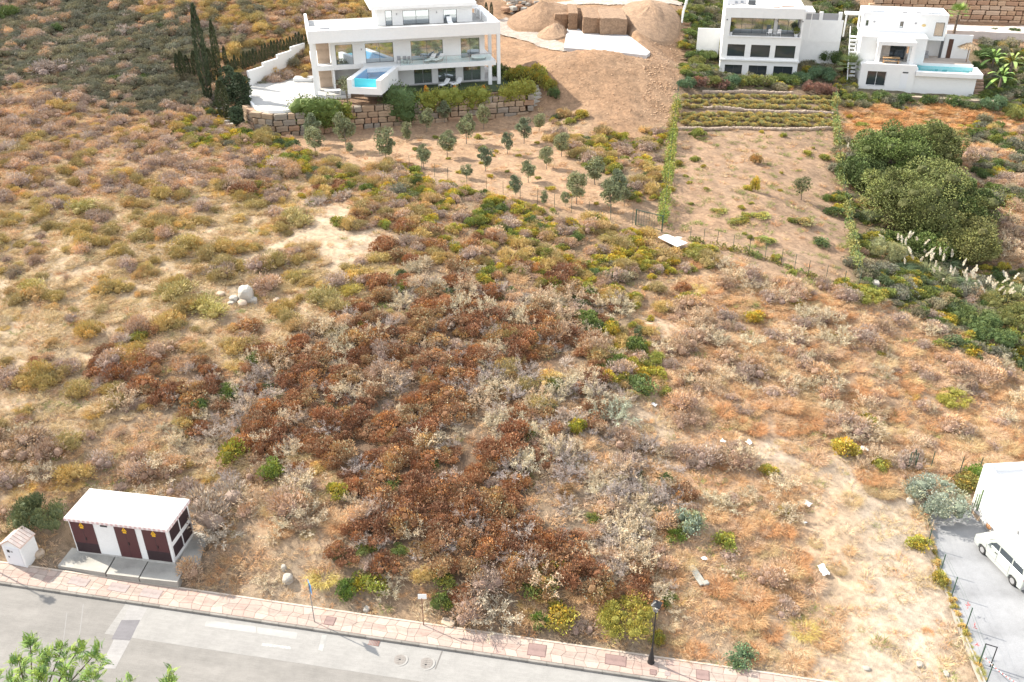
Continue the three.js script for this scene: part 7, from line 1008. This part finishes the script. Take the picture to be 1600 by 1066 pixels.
// a leafy treetop rises into the frame at the bottom left
{
  const frond = (seed) => { const r = rngOf(seed), f = new Foliage(); const n = 20; let p = V(0, 0, 0); for (let i = 0; i < n; i++) { const u = i / n, q = V(0.62 * u, 0.14 * Math.sin(u * 2.4) - 0.1 * u * u, 0); if (i) f.stick(p, q, 0.012, [0.9, 1, 0.6], r); for (const s of [-1, 1]) { const L = 0.2 * Math.sin(Math.PI * (0.18 + 0.75 * u)), d = V(0.45, -0.12, s).normalize(); f.leaf(q, d, V(1, 0, -0.4 * s).normalize(), L * 0.85, L * 0.2, tone(r, 0.75, 1.3)); } p = q; } f.leaf(p, V(1, -0.2, 0).normalize(), V(0, 0, 1), 0.14, 0.05, tone(r, 0.8, 1.3)); return f.geo(); };
  const fr = [frond(1), frond(2), frond(3)], fm = [leafM(0.15, 0.24, 0.045), leafM(0.22, 0.3, 0.045), leafM(0.1, 0.18, 0.045)];
  const tree = (label, tops, foot, seed) => {
    const r = rngOf(seed), t = thing('street_tree', label, 'tree', arr(foot)), w = [bar(V(0, -0.3, 0), V(0, 2.2, 0), 0.12, 0.09, 8)], o = new THREE.Matrix4(), byMat = [[], [], []];
    for (const [px, py, y, n] of tops) {
      const c = aty(px, py, y).sub(foot); c.y -= 0.15; const b = V(c.x * 0.3, 2.2, c.z * 0.3); w.push(bar(V(0, 2.0, 0), b, 0.08, 0.05, 6), bar(b, c, 0.05, 0.02, 5));
      for (let k = 0; k < n * 2.5; k++) { const a = k * 2.399 + r(), el = lerp(1.15, -0.15, k / n / 2.5) + (r() - 0.5) * 0.3, g = fr[k % 3].clone(), s = 0.6 + 0.35 * r(); g.scale(s, s, s).rotateX((r() - 0.5) * 0.6).rotateZ(el).rotateY(a).translate(c.x + (r() - 0.5) * 0.5, c.y - 0.6 * (k / n) * r(), c.z + (r() - 0.5) * 0.5); byMat[r() < 0.4 ? 1 : r() < 0.6 ? 0 : 2].push(g); }
    }
    part(t, 'trunk', w, M.bark); byMat.forEach((gs, i) => gs.length && part(t, 'crown', gs, fm[i]));
  };
  const f1 = aty(60, 1150, roadY(-24)); f1.y = roadY(f1.x) - 0.2; const f2 = aty(270, 1180, roadY(-18)); f2.y = roadY(f2.x) - 0.2;
  tree('leafy green tree whose crown rises into the bottom left corner', [[46, 998, 4.7, 16], [28, 1030, 4.5, 16], [70, 1022, 4.6, 16], [95, 1012, 4.5, 14], [122, 1010, 4.6, 14], [150, 1016, 4.4, 13], [60, 1050, 4.4, 16], [100, 1045, 4.3, 16], [20, 1062, 4.2, 16], [140, 1050, 4.2, 14], [85, 1075, 4.2, 16], [45, 1080, 4.1, 14], [-20, 1050, 4.2, 14], [130, 1085, 4.0, 14], [-30, 1085, 4.0, 14]], f1, 3);
  tree('thin leafy twigs of a second tree at the bottom edge of the photo', [[264, 1048, 4.2, 6], [262, 1066, 4.0, 9], [200, 1066, 3.9, 7], [180, 1078, 3.8, 9], [240, 1092, 3.7, 10]], f2, 8);
}
// ---------------------------------------------------------------- the scrub
scatter();
// the shrubs that show largest are things of their own
{
  const near = (px, py) => { // where in the photo a shrub stands, in words
    let best = '', bd = 1e9; for (const [x, y, w] of [[110, 700, 'on the bank above the white kiosk'], [30, 720, 'on the bank near the left frame edge'], [400, 830, 'between the kiosk and the blue sign'], [560, 860, 'up the bank from the blue sign'], [690, 900, 'just behind the notice board'], [800, 900, 'behind the pavement right of the notice board'], [930, 890, 'behind the pavement left of the lamp'], [1060, 960, 'behind the pavement right of the lamp'], [1200, 930, 'left of the lower sandy path'], [1180, 800, 'left of the upper sandy path'], [1420, 900, 'between the sandy path and the driveway'], [1420, 720, 'above the grey green driveway bush'], [1100, 700, 'in the left part of the dry field'], [1250, 620, 'in the middle of the dry field'], [1450, 640, 'in the right part of the dry field'], [1180, 500, 'in the dry field below the cleared plot'], [1480, 560, 'below the ravine bushes'], [480, 660, 'in the left of the rust patch'], [600, 720, 'in the lower middle of the rust patch'], [720, 640, 'in the heart of the rust patch'], [780, 780, 'in the lower right of the rust patch'], [660, 540, 'in the upper rust patch'], [820, 540, 'in the upper right of the rust patch'], [930, 700, 'right of the rust patch'], [960, 800, 'low on the right of the rust patch'], [900, 450, 'between rust patch and white board'], [700, 380, 'below the orchard fence'], [880, 340, 'just below the lower orchard corner'], [300, 600, 'left of the rust patch'], [150, 560, 'on the lower left slope'], [330, 460, 'near the rock pile'], [150, 430, 'in the middle of the left slope'], [450, 380, 'beside the sandy patch'], [200, 330, 'on the upper left slope'], [420, 260, 'below the stone wall on the left'], [1440, 200, 'below the turquoise pool villa']]) { const d = (x - px) ** 2 + ((y - py) * 1.3) ** 2; if (d < bd) { bd = d; best = w; } } return best; };
  const LOOK = { rust: ['heath_bush', 'bush', ['deep rust red', 'dark rust brown', 'bright rust orange', 'brown rust', 'orange brown'], 'heath bush', 150], grey: ['twig_bush', 'bush', ['silvery grey', 'mauve grey', 'pale grey', 'dark grey'], 'leafless twig bush', 100], pale: ['dry_bush', 'bush', ['pale beige', 'straw beige', 'greenish beige', 'warm beige'], 'dry twig bush', 110], cush: ['cushion_bush', 'bush', ['olive yellow', 'olive', 'golden olive', 'dull olive', 'brownish olive'], 'cushion bush', 110], purple: ['brown_bush', 'bush', ['reddish brown', 'mauve brown', 'light brown', 'greyish brown'], 'dry mound bush', 70], lime: ['green_bush', 'bush', ['yellow green', 'green', 'bright lime', 'dark lime'], 'leafy bush', 60], straw: ['grass_clump', 'grass clump', ['orange straw', 'tan straw', 'pale straw', 'russet straw', 'cream straw'], 'dry grass clump', 90] };
  for (const k in LOOK) {
    const [name, cat, cols, noun, most] = LOOK[k], list = shrubs.filter((o) => o.kind === k).map((o) => { const p = V(o.x, o.y, o.z), [a, b] = toPx(p); o.px = a; o.py = b; return o; }).filter((o) => o.px > 5 && o.px < 1595 && o.py > 5 && o.py < 1061).sort((a, b) => b.app - a.app).slice(0, most), src = {};
    for (const o of list) {
      o.own = true; const v = o.v % SH[k].length, c = Math.floor(hash2(o.v, 77) * PAL[k].length), key = v + '_' + c, h = o.s * (0.8 + 0.35 * hash2(o.v, 5)), label = cols[c] + ' ' + noun + ' ' + near(o.px, o.py), group = noun + 'es ' + near(o.px, o.py);
      const m = src[key] ? copyOf(src[key], name, label, [o.x, o.y, o.z], o.rot, 1, group) : single(name, SH[k][v], matOf[k][c], label, cat, [o.x, o.y, o.z], o.rot, group); src[key] = m; m.scale.set(o.s, h, o.s);
    }
  }
}
function massOf(name, list, geos, colorOf, label, category, mat = leafMat) {
  const q = new THREE.Quaternion(), e = new THREE.Euler(), m = new THREE.Matrix4(), c = new THREE.Color();
  geos.forEach((g, gi) => {
    const mine = list.filter((o) => o.v % geos.length === gi); if (!mine.length) return;
    const im = new THREE.InstancedMesh(g, mat, mine.length); im.name = numbered(name); shade(im);
    mine.forEach((o, i) => {
      const t = hash2(o.v, i) - 0.5, u = hash2(i, o.v + 7) - 0.5; e.set(t * 0.25, o.rot, u * 0.25); q.setFromEuler(e);
      m.compose(V(o.x, o.y, o.z), q, V(o.s * (0.82 + 0.36 * hash2(i, 11)), o.s * (0.7 + 0.5 * hash2(i, 5)), o.s * (0.82 + 0.36 * hash2(i, 13)))); im.setMatrixAt(i, m);
      const k = colorOf(o, i), b = 0.85 + 0.3 * hash2(i, o.v); im.setColorAt(i, c.setRGB(k[0] * b, k[1] * b, k[2] * b));
    });
    im.userData.kind = 'stuff'; tag(im, label, category); scene.add(im);
  });
}
const palette = (k) => (o, i) => PAL[k][hash2(o.v + 3, i) * PAL[k].length | 0];
const NAMES = { rust: ['rust_scrub', 'low rust brown dry heath filling the gaps on the slope', 'scrub'], grey: ['grey_scrub', 'grey leafless twigs of dry scrub on the slope', 'scrub'], pale: ['pale_scrub', 'pale beige dry scrub twigs on the slope', 'scrub'], cush: ['olive_scrub', 'small olive yellow cushion plants on the dry slope', 'scrub'], purple: ['mauve_scrub', 'mauve brown dry twiggy scrub on the slope', 'scrub'], lime: ['lime_scrub', 'yellow green low scrub on the slope', 'scrub'], green: ['green_scrub', 'green leafy undergrowth on the slope and in the gardens', 'scrub'], dark: ['dark_scrub', 'dark olive thicket on the upper hillside', 'thicket'], straw: ['straw_grass', 'tall straw coloured dry grass on the slope', 'dry grass'], hay: ['hay_grass', 'pale straw dry grass on the left slope and sandy ground', 'dry grass'], gold: ['golden_grass', 'golden dry grass on the slope', 'dry grass'], orange: ['orange_grass', 'orange dry grass below the right villa', 'dry grass'] };
for (const k in NAMES) massOf(NAMES[k][0], shrubs.filter((o) => o.kind === k && !o.own), SH[k], palette(k), NAMES[k][1], NAMES[k][2]);
massOf('grass_tuft', tufts, TUFT, (o) => o.hue < o.green ? [0.2, 0.24, 0.05] : hash2(o.v, 31) < o.hay ? PAL.hay[(o.v >> 3) % 4] : PAL.straw[(o.v >> 3) % 5], 'short dry grass tufts scattered over the bare soil', 'dry grass');
for (const [geos, list] of CLODS) massOf('earth_clod', list, geos, (o) => [[0.4, 0.26, 0.16], [0.46, 0.31, 0.2], [0.36, 0.22, 0.13]][o.v % 3], 'loose clods and stones on the dug earth slope', 'clods', std(1, 1, 1));

// alike things told apart by their order in the photo
{
  const by = new Map(); for (const o of scene.children) if (o.userData.category && o.userData.kind !== 'stuff') { const l = o.userData.label; by.has(l) ? by.get(l).push(o) : by.set(l, [o]); }
  const ORD = ['first', 'second', 'third', 'fourth', 'fifth', 'sixth', 'seventh', 'eighth', 'ninth', 'tenth', 'eleventh', 'twelfth', 'thirteenth', 'fourteenth', 'fifteenth', 'sixteenth', 'seventeenth', 'eighteenth', 'nineteenth', 'twentieth', 'twenty-first', 'twenty-second', 'twenty-third', 'twenty-fourth', 'twenty-fifth', 'twenty-sixth'];
  for (const [l, os] of by) if (os.length > 1) os.sort((a, b) => toPx(a.position)[0] - toPx(b.position)[0]).forEach((o, i) => { if (i < ORD.length) o.userData.label = l + ', ' + ORD[i] + ' from left'; });
}
renderer.render(scene, camera);
